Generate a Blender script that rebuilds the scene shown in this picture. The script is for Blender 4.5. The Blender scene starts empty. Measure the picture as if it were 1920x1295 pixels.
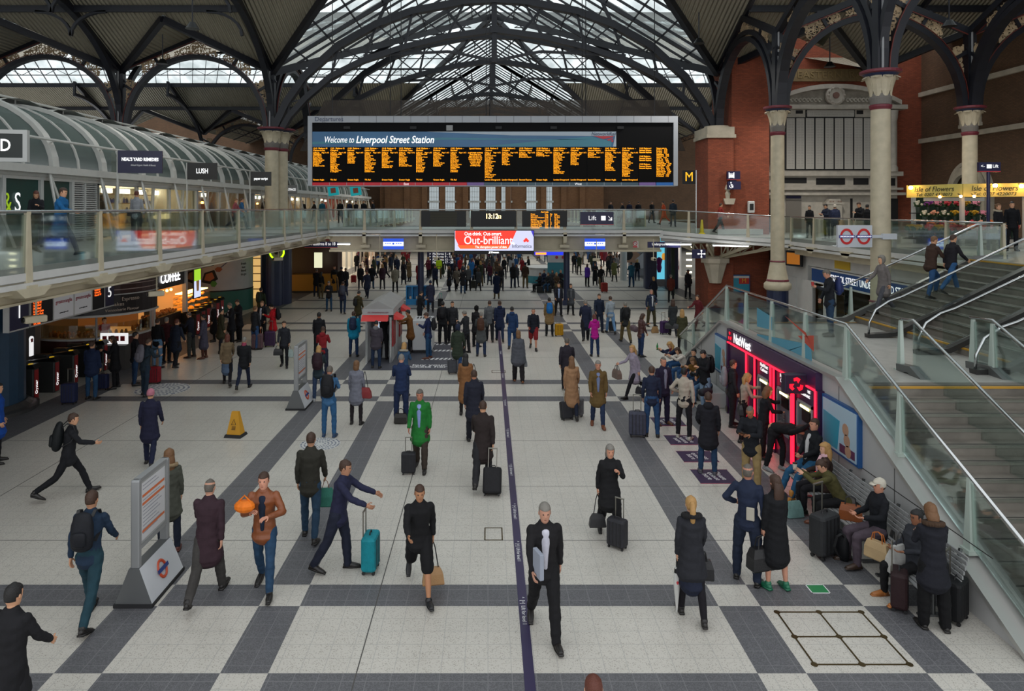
EXPO = 0.55
import bpy, math, random
import numpy as np
from mathutils import Vector, Matrix, noise
R = math.radians
SC = bpy.context.scene
COL = SC.collection
CX, HY, F, HC = 915.0, 390.0, 1330.0, 5.9      # camera at (0,0,5.9) looking along +Y
def gp(px, py, z=0.0):
 Y = F*(HC-z)/(py-HY)
 return Vector(((px-CX)*Y/F, Y, z))
def at(px, py, Y):
 return Vector(((px-CX)*Y/F, Y, HC-(py-HY)*Y/F))
MATS = {}
def _new(name):
 m = bpy.data.materials.new(name); m.use_nodes = True
 nt = m.node_tree
 return m, nt, nt.nodes['Principled BSDF']
def mat(name, col, rough=.6, metal=0.0, bump=0.0, bscale=60, var=0.0, vscale=4, coat=0.0, spec=.5, emit=None, es=0.0):
 if name in MATS: return MATS[name]
 m, nt, b = _new(name)
 b.inputs['Base Color'].default_value = (*col, 1)
 b.inputs['Roughness'].default_value = rough
 b.inputs['Metallic'].default_value = metal
 b.inputs['Specular IOR Level'].default_value = spec
 if coat: b.inputs['Coat Weight'].default_value = coat
 if emit:
  b.inputs['Emission Color'].default_value = (*emit, 1); b.inputs['Emission Strength'].default_value = es
 if bump or var:
  tc = nt.nodes.new('ShaderNodeTexCoord')
 if bump:
  n = nt.nodes.new('ShaderNodeTexNoise'); n.inputs['Scale'].default_value = bscale; n.inputs['Detail'].default_value = 4
  bp = nt.nodes.new('ShaderNodeBump'); bp.inputs['Strength'].default_value = bump; bp.inputs['Distance'].default_value = .02
  nt.links.new(tc.outputs['Object'], n.inputs['Vector']); nt.links.new(n.outputs['Fac'], bp.inputs['Height'])
  nt.links.new(bp.outputs['Normal'], b.inputs['Normal'])
 if var:
  n = nt.nodes.new('ShaderNodeTexNoise'); n.inputs['Scale'].default_value = vscale; n.inputs['Detail'].default_value = 5
  r = nt.nodes.new('ShaderNodeValToRGB')
  r.color_ramp.elements[0].position = .3; r.color_ramp.elements[1].position = .7
  r.color_ramp.elements[0].color = (*[max(0, c*(1-var)) for c in col], 1)
  r.color_ramp.elements[1].color = (*[min(1, c*(1+var)) for c in col], 1)
  nt.links.new(tc.outputs['Object'], n.inputs['Vector']); nt.links.new(n.outputs['Fac'], r.inputs['Fac'])
  nt.links.new(r.outputs['Color'], b.inputs['Base Color'])
 MATS[name] = m
 return m
def srgb(h):
 h = h.lstrip('#'); out = []
 for i in (0, 2, 4):
  c = int(h[i:i+2], 16)/255
  out.append(c/12.92 if c <= .04045 else ((c+.055)/1.055)**2.4)
 return tuple(out)
def cloth(h, rough=.85):
 k = 'fabric_%s_%d' % (h, int(rough*100))
 return mat(k, srgb(h), rough, bump=.25, bscale=38, var=.16, vscale=9, spec=.25)
def leather(h): return mat('leather_'+h, srgb(h), .42, bump=.2, bscale=50, var=.1)
def paint(h, rough=.5): return mat('paint_%s_%d' % (h, int(rough*100)), srgb(h), rough, var=.05, vscale=2)
def metalm(h, rough=.3): return mat('metal_%s' % h, srgb(h), rough, metal=1.0, var=.05, vscale=3)
def glow(h, s): return mat('glow_%s_%g' % (h, s), srgb(h), .5, emit=srgb(h), es=s)
def glassm(name, tint, alpha=.12, rough=.04):
 if name in MATS: return MATS[name]
 m = bpy.data.materials.new(name); m.use_nodes = True; nt = m.node_tree; nt.nodes.clear()
 o = nt.nodes.new('ShaderNodeOutputMaterial'); t = nt.nodes.new('ShaderNodeBsdfTransparent'); t.inputs[0].default_value = (*tint, 1)
 g = nt.nodes.new('ShaderNodeBsdfGlossy'); g.inputs['Roughness'].default_value = rough; g.inputs[0].default_value = (.9, .95, .95, 1)
 lw = nt.nodes.new('ShaderNodeLayerWeight'); lw.inputs['Blend'].default_value = .25
 mx = nt.nodes.new('ShaderNodeMixShader'); ml = nt.nodes.new('ShaderNodeMath'); ml.operation = 'MULTIPLY_ADD'
 ml.inputs[1].default_value = .6; ml.inputs[2].default_value = alpha*.4; ml.use_clamp = True
 nt.links.new(lw.outputs['Fresnel'], ml.inputs[0]); nt.links.new(ml.outputs[0], mx.inputs[0])
 nt.links.new(t.outputs[0], mx.inputs[1]); nt.links.new(g.outputs[0], mx.inputs[2])
 nt.links.new(mx.outputs[0], o.inputs[0]); MATS[name] = m
 return m
def gauze(name, col, cover):
 if name in MATS: return MATS[name]
 m = bpy.data.materials.new(name); m.use_nodes = True; nt = m.node_tree; nt.nodes.clear()
 o = nt.nodes.new('ShaderNodeOutputMaterial'); t = nt.nodes.new('ShaderNodeBsdfTransparent'); d = nt.nodes.new('ShaderNodeBsdfDiffuse')
 d.inputs[0].default_value = (*col, 1); mx = nt.nodes.new('ShaderNodeMixShader'); mx.inputs[0].default_value = cover
 nt.links.new(t.outputs[0], mx.inputs[1]); nt.links.new(d.outputs[0], mx.inputs[2]); nt.links.new(mx.outputs[0], o.inputs[0])
 MATS[name] = m
 return m
def skyglass():
 if 'roof_glass' in MATS: return MATS['roof_glass']
 m = bpy.data.materials.new('roof_glass'); m.use_nodes = True; nt = m.node_tree; nt.nodes.clear()
 o = nt.nodes.new('ShaderNodeOutputMaterial'); t = nt.nodes.new('ShaderNodeBsdfTransparent')
 tl = nt.nodes.new('ShaderNodeBsdfTranslucent'); tl.inputs[0].default_value = (.55, .6, .58, 1)
 tc = nt.nodes.new('ShaderNodeTexCoord'); mp = nt.nodes.new('ShaderNodeMapping'); mp.inputs['Scale'].default_value = (.8, .5, .5)
 n = nt.nodes.new('ShaderNodeTexNoise'); n.inputs['Scale'].default_value = .9; n.inputs['Detail'].default_value = 5
 r = nt.nodes.new('ShaderNodeValToRGB'); r.color_ramp.elements[0].position = .35; r.color_ramp.elements[1].position = .68
 r.color_ramp.elements[0].color = (.42, .47, .47, 1); r.color_ramp.elements[1].color = (.95, 1, 1, 1)
 nt.links.new(tc.outputs['Object'], mp.inputs[0]); nt.links.new(mp.outputs[0], n.inputs['Vector'])
 nt.links.new(n.outputs['Fac'], r.inputs[0]); nt.links.new(r.outputs[0], t.inputs[0])
 mx = nt.nodes.new('ShaderNodeMixShader'); mx.inputs[0].default_value = .3
 nt.links.new(t.outputs[0], mx.inputs[1]); nt.links.new(tl.outputs[0], mx.inputs[2]); nt.links.new(mx.outputs[0], o.inputs[0])
 MATS['roof_glass'] = m
 return m
def brickm(name, c1, c2, mortar, scale=1.0, plane='XZ'):
 if name in MATS: return MATS[name]
 m, nt, b = _new(name)
 tc = nt.nodes.new('ShaderNodeTexCoord'); sp = nt.nodes.new('ShaderNodeSeparateXYZ'); cb = nt.nodes.new('ShaderNodeCombineXYZ')
 nt.links.new(tc.outputs['Object'], sp.inputs[0])
 ad = nt.nodes.new('ShaderNodeMath'); ad.operation = 'ADD'
 nt.links.new(sp.outputs[0], ad.inputs[0]); nt.links.new(sp.outputs[1], ad.inputs[1])
 nt.links.new(ad.outputs[0], cb.inputs[0]); nt.links.new(sp.outputs[2], cb.inputs[1])
 bt = nt.nodes.new('ShaderNodeTexBrick'); bt.inputs['Color1'].default_value = (*c1, 1); bt.inputs['Color2'].default_value = (*c2, 1)
 bt.inputs['Mortar'].default_value = (*mortar, 1); bt.inputs['Scale'].default_value = scale
 bt.inputs['Brick Width'].default_value = .23; bt.inputs['Row Height'].default_value = .075; bt.inputs['Mortar Size'].default_value = .008
 nt.links.new(cb.outputs[0], bt.inputs['Vector'])
 n = nt.nodes.new('ShaderNodeTexNoise'); n.inputs['Scale'].default_value = .7; n.inputs['Detail'].default_value = 6
 mr = nt.nodes.new('ShaderNodeMapRange'); mr.inputs['To Min'].default_value = .6; mr.inputs['To Max'].default_value = 1.3
 nt.links.new(tc.outputs['Object'], n.inputs['Vector']); nt.links.new(n.outputs['Fac'], mr.inputs[0])
 mx = nt.nodes.new('ShaderNodeVectorMath'); mx.operation = 'SCALE'
 nt.links.new(bt.outputs['Color'], mx.inputs[0]); nt.links.new(mr.outputs[0], mx.inputs['Scale'])
 nt.links.new(mx.outputs[0], b.inputs['Base Color']); b.inputs['Roughness'].default_value = .85
 MATS[name] = m
 return m
def tilem(name, col, speck, speckamt, tile, joint, rough=.35, contrast=1.0):
 """terrazzo / granite tiles with thin joints, in world metres"""
 if name in MATS: return MATS[name]
 m, nt, b = _new(name)
 tc = nt.nodes.new('ShaderNodeTexCoord')
 v = nt.nodes.new('ShaderNodeTexVoronoi'); v.inputs['Scale'].default_value = 95
 nt.links.new(tc.outputs['Object'], v.inputs['Vector'])
 r = nt.nodes.new('ShaderNodeValToRGB'); r.color_ramp.interpolation = 'CONSTANT'
 r.color_ramp.elements[0].color = (*speck, 1); r.color_ramp.elements[1].position = speckamt; r.color_ramp.elements[1].color = (*col, 1)
 sep = nt.nodes.new('ShaderNodeSeparateColor'); nt.links.new(v.outputs['Color'], sep.inputs[0]); nt.links.new(sep.outputs[0], r.inputs[0])
 bt = nt.nodes.new('ShaderNodeTexBrick'); bt.offset = 0; bt.inputs['Scale'].default_value = 1
 bt.inputs['Brick Width'].default_value = tile; bt.inputs['Row Height'].default_value = tile; bt.inputs['Mortar Size'].default_value = .006
 bt.inputs['Mortar Smooth'].default_value = .3
 nt.links.new(tc.outputs['Object'], bt.inputs['Vector'])
 mx = nt.nodes.new('ShaderNodeMix'); mx.data_type = 'RGBA'
 nt.links.new(bt.outputs['Fac'], mx.inputs[0]); nt.links.new(r.outputs[0], mx.inputs[6]); mx.inputs[7].default_value = (*joint, 1)
 n = nt.nodes.new('ShaderNodeTexNoise'); n.inputs['Scale'].default_value = .55; n.inputs['Detail'].default_value = 8; n.inputs['Roughness'].default_value = .65
 nt.links.new(tc.outputs['Object'], n.inputs['Vector'])
 mr = nt.nodes.new('ShaderNodeMapRange'); mr.inputs['To Min'].default_value = .82; mr.inputs['To Max'].default_value = 1.15
 nt.links.new(n.outputs['Fac'], mr.inputs[0])
 sc = nt.nodes.new('ShaderNodeVectorMath'); sc.operation = 'SCALE'
 nt.links.new(mx.outputs[2], sc.inputs[0]); nt.links.new(mr.outputs[0], sc.inputs['Scale'])
 nt.links.new(sc.outputs[0], b.inputs['Base Color'])
 mr2 = nt.nodes.new('ShaderNodeMapRange'); mr2.inputs['To Min'].default_value = rough-.08; mr2.inputs['To Max'].default_value = rough+.15
 nt.links.new(n.outputs['Fac'], mr2.inputs[0]); nt.links.new(mr2.outputs[0], b.inputs['Roughness'])
 MATS[name] = m
 return m
def corrugated(name, col):
 if name in MATS: return MATS[name]
 m, nt, b = _new(name); b.inputs['Roughness'].default_value = .6
 tc = nt.nodes.new('ShaderNodeTexCoord'); w = nt.nodes.new('ShaderNodeTexWave'); w.inputs['Scale'].default_value = 1.3
 w.bands_direction = 'X'; nt.links.new(tc.outputs['Object'], w.inputs['Vector'])
 bp = nt.nodes.new('ShaderNodeBump'); bp.inputs['Strength'].default_value = 1; bp.inputs['Distance'].default_value = .12
 nt.links.new(w.outputs['Fac'], bp.inputs['Height']); nt.links.new(bp.outputs[0], b.inputs['Normal'])
 n = nt.nodes.new('ShaderNodeTexNoise'); n.inputs['Scale'].default_value = .5; n.inputs['Detail'].default_value = 6
 r = nt.nodes.new('ShaderNodeValToRGB'); r.color_ramp.elements[0].color = (*[c*.7 for c in col], 1); r.color_ramp.elements[1].color = (*col, 1)
 nt.links.new(tc.outputs['Object'], n.inputs['Vector']); nt.links.new(n.outputs['Fac'], r.inputs[0]); nt.links.new(r.outputs[0], b.inputs['Base Color'])
 MATS[name] = m
 return m
class MB:
 def __init__(s): s.v = []; s.f = []; s.m = []; s.mi = 0
 def add(s, vs, fs):
  o = len(s.v); s.v += [tuple(p) for p in vs]
  for f in fs: s.f.append(tuple(i+o for i in f)); s.m.append(s.mi)
  return s
 def box(s, x0, x1, y0, y1, z0, z1):
  v = [(x0,y0,z0),(x1,y0,z0),(x1,y1,z0),(x0,y1,z0),(x0,y0,z1),(x1,y0,z1),(x1,y1,z1),(x0,y1,z1)]
  return s.add(v, [(0,3,2,1),(4,5,6,7),(0,1,5,4),(1,2,6,5),(2,3,7,6),(3,0,4,7)])
 def rbox(s, x0, x1, y0, y1, z0, z1, r=.02):
  """box with chamfered edges"""
  r = min(r, (x1-x0)*.49, (y1-y0)*.49, (z1-z0)*.49)
  rings = []
  for z, k in ((z0, r), (z0+r*.3, r*.3), (z0+r, 0), (z1-r, 0), (z1-r*.3, r*.3), (z1, r)):
   a, b, c, d = x0+k, x1-k, y0+k, y1-k; q = r
   rings.append([(a+q*.29+0,c+q*.29-0,z) if False else (a+q,c,z),(b-q,c,z),(b-q*.29,c+q*.29,z),(b,c+q,z),(b,d-q,z),(b-q*.29,d-q*.29,z),(b-q,d,z),(a+q,d,z),(a+q*.29,d-q*.29,z),(a,d-q,z),(a,c+q,z),(a+q*.29,c+q*.29,z)])
  return s.rings(rings)
 def rings(s, rings, cap=True, close=True):
  n = len(rings[0]); vs = [p for r in rings for p in r]; fs = []
  for i in range(len(rings)-1):
   for j in range(n if close else n-1):
    k = (j+1) % n
    fs.append((i*n+j, i*n+k, (i+1)*n+k, (i+1)*n+j))
  if cap: fs.append(tuple(range(n-1, -1, -1))); fs.append(tuple((len(rings)-1)*n+j for j in range(n)))
  return s.add(vs, fs)
 def tube(s, pts, r, n=8, cap=True):
  pts = [Vector(p) for p in pts]; rs = r if isinstance(r, (list, tuple)) else [r]*len(pts)
  rings = []; u = None
  for i, p in enumerate(pts):
   t = (pts[min(i+1, len(pts)-1)]-pts[max(i-1, 0)])
   t = t.normalized() if t.length > 1e-9 else Vector((0,0,1))
   if u is None: u = t.orthogonal().normalized()
   else:
    u = u-t*u.dot(t); u = u.normalized() if u.length > 1e-6 else t.orthogonal().normalized()
   w = t.cross(u)
   rings.append([p+(u*math.cos(a)+w*math.sin(a))*rs[i] for a in [2*math.pi*j/n for j in range(n)]])
  return s.rings(rings, cap)
 def bar(s, p, q, w, h, up=(0,0,1)):
  """rectangular bar from p to q, w sideways, h along up"""
  p, q = Vector(p), Vector(q); t = (q-p).normalized(); up = Vector(up)
  sd = t.cross(up)
  if sd.length < 1e-4: sd = t.cross(Vector((0,1,0)))
  sd.normalize(); u = sd.cross(t).normalized()
  c = [(-w/2,-h/2),(w/2,-h/2),(w/2,h/2),(-w/2,h/2)]
  return s.rings([[e+sd*a+u*b for a, b in c] for e in (p, q)])
 def path(s, pts, w, h, up=(0,0,1)):
  """rectangular section swept along a polyline"""
  pts = [Vector(p) for p in pts]; up = Vector(up); rings = []
  for i, p in enumerate(pts):
   t = (pts[min(i+1, len(pts)-1)]-pts[max(i-1, 0)]).normalized()
   sd = t.cross(up)
   if sd.length < 1e-4: sd = Vector((1,0,0))
   sd.normalize(); u = sd.cross(t).normalized()
   rings.append([p+sd*a+u*b for a, b in ((-w/2,-h/2),(w/2,-h/2),(w/2,h/2),(-w/2,h/2))])
  return s.rings(rings)
 def lathe(s, prof, c=(0,0,0), n=20, axis='Z', sx=1, sy=1):
  rings = []
  for r, z in prof:
   if axis == 'Z': rings.append([(c[0]+sx*r*math.cos(2*math.pi*j/n), c[1]+sy*r*math.sin(2*math.pi*j/n), c[2]+z) for j in range(n)])
   elif axis == 'Y': rings.append([(c[0]+r*math.cos(2*math.pi*j/n), c[1]+z, c[2]+r*math.sin(2*math.pi*j/n)) for j in range(n)])
   else: rings.append([(c[0]+z, c[1]+r*math.cos(2*math.pi*j/n), c[2]+r*math.sin(2*math.pi*j/n)) for j in range(n)])
  return s.rings(rings)
 def prism(s, poly, d0, d1, plane='XZ'):
  """poly 2D extruded from d0 to d1 along the missing axis"""
  def P(a, b, d): return (a, d, b) if plane == 'XZ' else (d, a, b) if plane == 'YZ' else (a, b, d)
  n = len(poly); vs = [P(a, b, d0) for a, b in poly]+[P(a, b, d1) for a, b in poly]
  fs = [tuple(range(n-1, -1, -1)), tuple(range(n, 2*n))]+[(i, (i+1) % n, (i+1) % n+n, i+n) for i in range(n)]
  return s.add(vs, fs)
 def ball(s, c, r, n=10, sx=1, sy=1, sz=1):
  rings = []
  for i in range(1, n//2+1):
   a = math.pi*i/(n//2+1)
   rings.append([(c[0]+sx*r*math.sin(a)*math.cos(2*math.pi*j/n), c[1]+sy*r*math.sin(a)*math.sin(2*math.pi*j/n), c[2]+sz*r*math.cos(a)) for j in range(n)])
  return s.rings(rings)
 def quad(s, a, b, c, d): return s.add([a, b, c, d], [(0,1,2,3)])
 def mesh(s, name, mats, smooth=False):
  me = bpy.data.meshes.new(name); me.from_pydata(s.v, [], s.f)
  for m in (mats if isinstance(mats, (list, tuple)) else [mats]): me.materials.append(m)
  if any(s.m): me.polygons.foreach_set('material_index', s.m)
  if smooth: me.polygons.foreach_set('use_smooth', [True]*len(me.polygons))
  me.update()
  return me
 def build(s, name, mats, parent=None, loc=None, rot=None, smooth=False, **tags):
  return mkobj(name, s.mesh(name, mats, smooth), parent, loc, rot, **tags)
 def fixn(s): return s
def mkobj(name, me, parent=None, loc=None, rot=None, **tags):
 o = bpy.data.objects.new(name, me); COL.objects.link(o)
 if parent is not None: o.parent = parent
 if loc is not None: o.location = loc
 if rot is not None: o.rotation_euler = rot
 for k, v in tags.items(): o[k] = v
 return o
def recalc(me):
 import bmesh
 bm = bmesh.new(); bm.from_mesh(me); bmesh.ops.recalc_face_normals(bm, faces=bm.faces); bm.to_mesh(me); bm.free()
def smooth_angle(o, ang=40):
 me = o.data; me.polygons.foreach_set('use_smooth', [True]*len(me.polygons))
 try: me.set_sharp_from_angle(angle=R(ang))
 except Exception: pass
 return o
def thing(name, label, cat, loc=(0,0,0), rz=0, group=None, kind=None, sc=None):
 o = bpy.data.objects.new(name, None); COL.objects.link(o); o.empty_display_size = .1
 o.location = loc; o.rotation_euler = (0, 0, rz)
 if sc: o.scale = (sc, sc, sc)
 o['label'] = label; o['category'] = cat
 if group: o['group'] = group
 if kind: o['kind'] = kind
 return o
def struct(name, mb, mats, parent=None, smooth=False):
 o = mb.build(name, mats, parent, smooth=smooth)
 if parent is None: o['kind'] = 'structure'
 return o
def dup(root, loc, rz=None, label=None, group=None, recolor=None):
 r = root.copy(); COL.objects.link(r); r.location = loc
 if rz is not None: r.rotation_euler = (0, 0, rz)
 if label: r['label'] = label
 if group: r['group'] = group
 for ch in root.children:
  c = ch.copy(); COL.objects.link(c); c.parent = r
  if recolor and ch.name.split('.')[0] in recolor:
   c.material_slots[0].link = 'OBJECT'; c.material_slots[0].material = recolor[ch.name.split('.')[0]]
  for g in ch.children:
   d = g.copy(); COL.objects.link(d); d.parent = c
 return r
def text(body, size, m, loc, rot=(math.pi/2, 0, 0), parent=None, name='lettering', align='CENTER', ext=.004, sx=1.0, shear=0, ls=1.0, bold=0, valign='CENTER', fit=None, sp=1.0):
 c = bpy.data.curves.new(name, 'FONT'); c.body = body; c.size = size; c.align_x = align; c.align_y = valign
 c.extrude = ext; c.shear = shear; c.space_line = ls; c.offset = bold; c.space_character = sp; c.resolution_u = 3
 c.materials.append(m)
 t = bpy.data.objects.new(name, c)
 me = bpy.data.meshes.new_from_object(t); me.name = name
 bpy.data.objects.remove(t); bpy.data.curves.remove(c)
 if not me.materials: me.materials.append(m)
 return mkobj(name, me, parent, loc, rot) if sx == 1 else _sc(mkobj(name, me, parent, loc, rot), sx)
def _sc(o, sx): o.scale = (sx, 1, 1); return o
FACE = (math.pi/2, 0, 0)                  # readable from -Y
FACE_L = (math.pi/2, 0, -math.pi/2)       # on a plane facing -X (read from the left side)
FACE_R = (math.pi/2, 0, math.pi/2)        # on a plane facing +X
# ================================================================= FLOOR
XC = .4                                   # nave axis
NL, NR = -13.2, 14.0                      # column rows either side of the nave
AL, AR = -22.4, 23.3
Y1, Y2, YE = 43.3, 79.0, 92.0
floor_white = tilem('terrazzo_white', srgb('#c0bcb3'), srgb('#9c978e'), .12, .3, srgb('#a9a7a1'), .36)
floor_dark = tilem('granite_dark', srgb('#525255'), srgb('#646467'), .45, .305, srgb('#727274'), .5)
def floor_mesh():
 bx = [(-22.0,-21.4),(-13.5,-12.25),(-5.51,-4.9),(-3.4,-2.79),(3.42,4.04),(5.57,6.18),(12.9,14.1)]
 by = [(8.39,9.0),(10.52,11.12),(21.68,22.24),(23.79,24.37),(33.95,34.5),(36.1,36.65),(41.4,41.95),(45.1,45.65),(50.5,51.1),(52.6,53.2),(60.5,61.1),(66,66.6),(74,74.6),(82,82.6)]
 xs = sorted({-45.0, 45.0}|{v for b in bx for v in b}); ys = sorted({-2.0, YE+26}|{v for b in by for v in b})
 mb = MB()
 for i in range(len(xs)-1):
  for j in range(len(ys)-1):
   cx, cy = (xs[i]+xs[i+1])/2, (ys[j]+ys[j+1])/2
   dx = any(a < cx < b for a, b in bx); dy = any(a < cy < b for a, b in by) and -13.5 < cx < 14.1
   edge = any(a < cx < b for a, b in ((-22.0,-21.4),(-13.5,-12.25),(12.9,14.1)))
   mb.mi = 1 if ((dx != dy) or (edge)) else 0
   mb.quad((xs[i],ys[j],0),(xs[i+1],ys[j],0),(xs[i+1],ys[j+1],0),(xs[i],ys[j+1],0))
 o = struct('floor', mb, [floor_white, floor_dark])
 jm = paint('4e4c49', .8); j = MB()
 for x in (-10.0, -1.67, 9.6): j.box(x-.008, x+.008, 5, YE, -.01, .0015)
 j.box(-10, 6.9, 15.05, 15.06, -.01, .0015); j.box(-13, 7, 18.0, 18.008, -.01, .0015)
 j.box(-13, 12.4, 12.6, 12.61, -.01, .0015); j.box(-13, 12.4, 28.0, 28.01, -.01, .0015)
 j.build('floor_joint', jm, o)
floor_mesh()
a = MB(); x0, x1, ya, yb = 4.22, 5.45, 9.17, 10.36
for x in (x0, (x0+x1)/2, x1): a.box(x-.012, x+.012, ya, yb, .001, .006)
for y in (ya, (ya+yb)/2, yb): a.box(x0, x1, y-.012, y+.012, .001, .006)
for x in (x0, (x0+x1)/2, x1):
 for y in (ya, (ya+yb)/2, yb):
  a.lathe([(.045,0),(.045,.007)], (x, y, .001), 10)
o = a.build('access_cover', metalm('5f5138', .5)); o['label'] = 'square four-panel brass framed access cover in the pale floor near the stair foot'; o['category'] = 'floor cover'
a = MB()
for x, y, w, d in ((.1, 12.85, .33, .5), (.38, 24.0+1.6, .5, .4)):
 for q in (0, 1): a.box(x-w/2 if q == 0 else x+w/2-.02, x-w/2+.02 if q == 0 else x+w/2, y-d/2, y+d/2, .001, .006)
 a.box(x-w/2, x+w/2, y-d/2, y-d/2+.02, .001, .006); a.box(x-w/2, x+w/2, y+d/2-.02, y+d/2, .001, .006)
 o = a.build('floor_box', metalm('5f5138', .5)); o['label'] = 'small brass framed floor box beside the purple tape, %s' % ('near the man with a white shirt' if y < 20 else 'farther up the concourse'); o['category'] = 'floor cover'; a = MB()
a = MB(); a.box(.46, .58, 5.0, 34.0, .001, .004); a.box(.452,.46,5,34,.001,.0035); a.box(.58,.588,5,34,.001,.0035)
tape = a.build('floor_tape', [mat('tape_purple', srgb('#2d2547'), .45)])
tape['label'] = 'long narrow dark purple wayfinding tape running down the middle of the floor'; tape['category'] = 'floor tape'
wht = mat('print_white', (.75,.75,.75), .5)
for y in (8.0, 10.4, 12.2, 13.8, 16.0, 18.6, 21.5, 25, 29):
 text('^  [+]  Lift for level 1', .085, wht, (.52, y, .0055), (0, 0, -math.pi/2), tape, 'tape_lettering', ext=.0004)
def mosaic(x, y, r, label):
 rng = random.Random(int(x*10)); ms = [mat('mosaic_pale', srgb('#c9c9c6'), .5), mat('mosaic_blue', srgb('#3a4a68'), .5)]
 m = MB()
 m.lathe([(r,0),(r,.003)], (x, y, 0), 32)
 m.mi = 1
 for k in range(5):
  rr = r*(.25+.17*k); n = int(10+k*9)
  for q in range(n):
   t = 2*math.pi*(q+.5*(k % 2))/n+rng.uniform(-.05,.05); s = r*.03
   cx, cy = x+rr*math.cos(t), y+rr*math.sin(t)
   m.box(cx-s*1.3, cx+s*1.3, cy-s, cy+s, .003, .005)
 o = m.build('floor_mosaic', ms); o['label'] = label; o['category'] = 'floor mosaic'
mosaic(-4.2, 17.75, .5, 'round blue speckled mosaic in the floor under the man with a denim shirt')
mosaic(-10.6, 23.1, .85, 'wide round blue speckled mosaic in the floor near the ticket gates')
mp = mat('mat_purple', srgb('#342444'), .7); mr_ = mat('mat_red', srgb('#a03050'), .6)
for i, (y, d) in enumerate(((15.6,.8),(16.85,.72),(18.05,.72),(19.6,.75))):
 m = MB(); m.box(4.56, 5.38, y-d/2, y+d/2, .001, .006); m.mi = 1
 m.box(4.55,5.39,y-d/2-.012,y-d/2,.001,.0065); m.box(4.55,5.39,y+d/2,y+d/2+.012,.001,.0065)
 o = m.build('queue_mat', [mp, mr_]); o['category'] = 'floor mat'; o['group'] = 'purple queue mats'
 o['label'] = ['purple please queue here mat under the man in the dark hooded jacket', 'empty purple queue mat, second from the nearest one', 'purple queue mat under the white trainers of the man in a cream jumper', 'purple queue mat farthest from the camera in the row of four'][i]
 text('Please\nqueue\nhere', .19, wht, (4.97, y, .0085), (0, 0, -R(80)), o, 'mat_lettering', ext=.0005, ls=.8)
m = MB(); m.box(4.98,5.24,10.88,11.1,.001,.004); m.mi = 1; m.box(4.965,4.98,10.865,11.115,.001,.0045); m.box(5.24,5.255,10.865,11.115,.001,.0045); m.box(4.965,5.255,10.865,10.88,.001,.0045); m.box(4.965,5.255,11.1,11.115,.001,.0045)
o = m.build('floor_sign', [mat('sign_green', srgb('#1f7a44'), .5), wht]); o['label'] = 'small green and white rectangular sign stuck on the dark floor band'; o['category'] = 'floor sign'
m = MB(); m.box(-4.6,-1.0,25.8,31.2,.001,.005)
o = m.build('floor_graphic', [mat('graphic_grey', srgb('#4a4b53'), .6)]); o['label'] = 'large dark grey buy your tickets here floor sticker around the ticket kiosk'; o['category'] = 'floor sticker'
text('buy your\ntickets here', .36, wht, (-2.2, 26.5, .0065), (0,0,0), o, 'floor_lettering', ext=.0005, ls=.8, bold=.008)
for k, y in enumerate((27.6, 29.2, 30.6)):
 s = MB()
 for q in range(9): s.prism([(-2.6+q*.17, y),(-2.5+q*.17, y),(-2.42+q*.17, y+.32),(-2.52+q*.17, y+.32)], .005, .0062, 'XY')
 s.build('floor_stripe', wht, o)
# ================================================================= ROOF
iron = mat('iron_navy', srgb('#14161f'), .45, var=.15, vscale=2)
iron_black = mat('iron_black', srgb('#101116'), .5)
redline = mat('iron_red', srgb('#5e221c'), .5)
cream = mat('cream_iron', srgb('#b9ae95'), .55, var=.12, vscale=3)
lace = mat('lattice_cream', srgb('#b59d7c'), .6, var=.25, vscale=1.5)
corr = corrugated('corrugated_cream', srgb('#a39c88'))
RZ, EZ, HUB, SPR = 22.7, 14.4, 14.4, 10.8
def blend(p, q, t): return tuple(a+(b-a)*t for a, b in zip(p, q))
roofs = []
class Roof:
 def __init__(s): s.g = MB(); s.c = MB(); s.b = MB()
 def facet(s, eave, ridge, opaque=.0, nb=None, npur=None, thick=.09):
  """eave and ridge: two points each (a triangle repeats one). opaque = share of the slope that is sheeted"""
  e0, e1 = map(Vector, eave); r0, r1 = map(Vector, ridge)
  m0, m1 = e0.lerp(r0, opaque), e1.lerp(r1, opaque)
  if opaque > 0: s.c.quad(e0, e1, m1, m0)
  if opaque < 1: s.g.quad(m0, m1, r1, r0)
  L = max((e1-e0).length, (r1-r0).length); S = ((e0+e1)/2-(r0+r1)/2).length
  nb = nb or max(2, int(L/1.35)); npur = npur or max(2, int(S/2.2))
  for i in range(nb+1):
   t = i/nb; p, q = e0.lerp(e1, t), r0.lerp(r1, t)
   if (p-q).length > .3: s.b.bar(p-Vector((0,0,.06)), q-Vector((0,0,.06)), .05, .11)
  for i in range(1, npur+1):
   t = i/npur; p, q = e0.lerp(r0, t), e1.lerp(r1, t)
   if (p-q).length > .3:
    s.b.bar(p-Vector((0,0,.16)), q-Vector((0,0,.16)), .1, .16)
    if i < npur and (p-q).length > 4:            # light lattice girder under the purlin
     d = Vector((0,0,-.75)); s.b.bar(p+d, q+d, .06, .07)
     n = int((p-q).length/1.1)
     for k in range(n):
      a_, b_ = p.lerp(q, k/n), p.lerp(q, (k+1)/n)
      if k % 2: s.b.bar(a_-Vector((0,0,.2)), b_+d, .04, .04)
      else: s.b.bar(a_+d, b_-Vector((0,0,.2)), .04, .04)
XL, XRR = -60.0, 52.0
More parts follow.
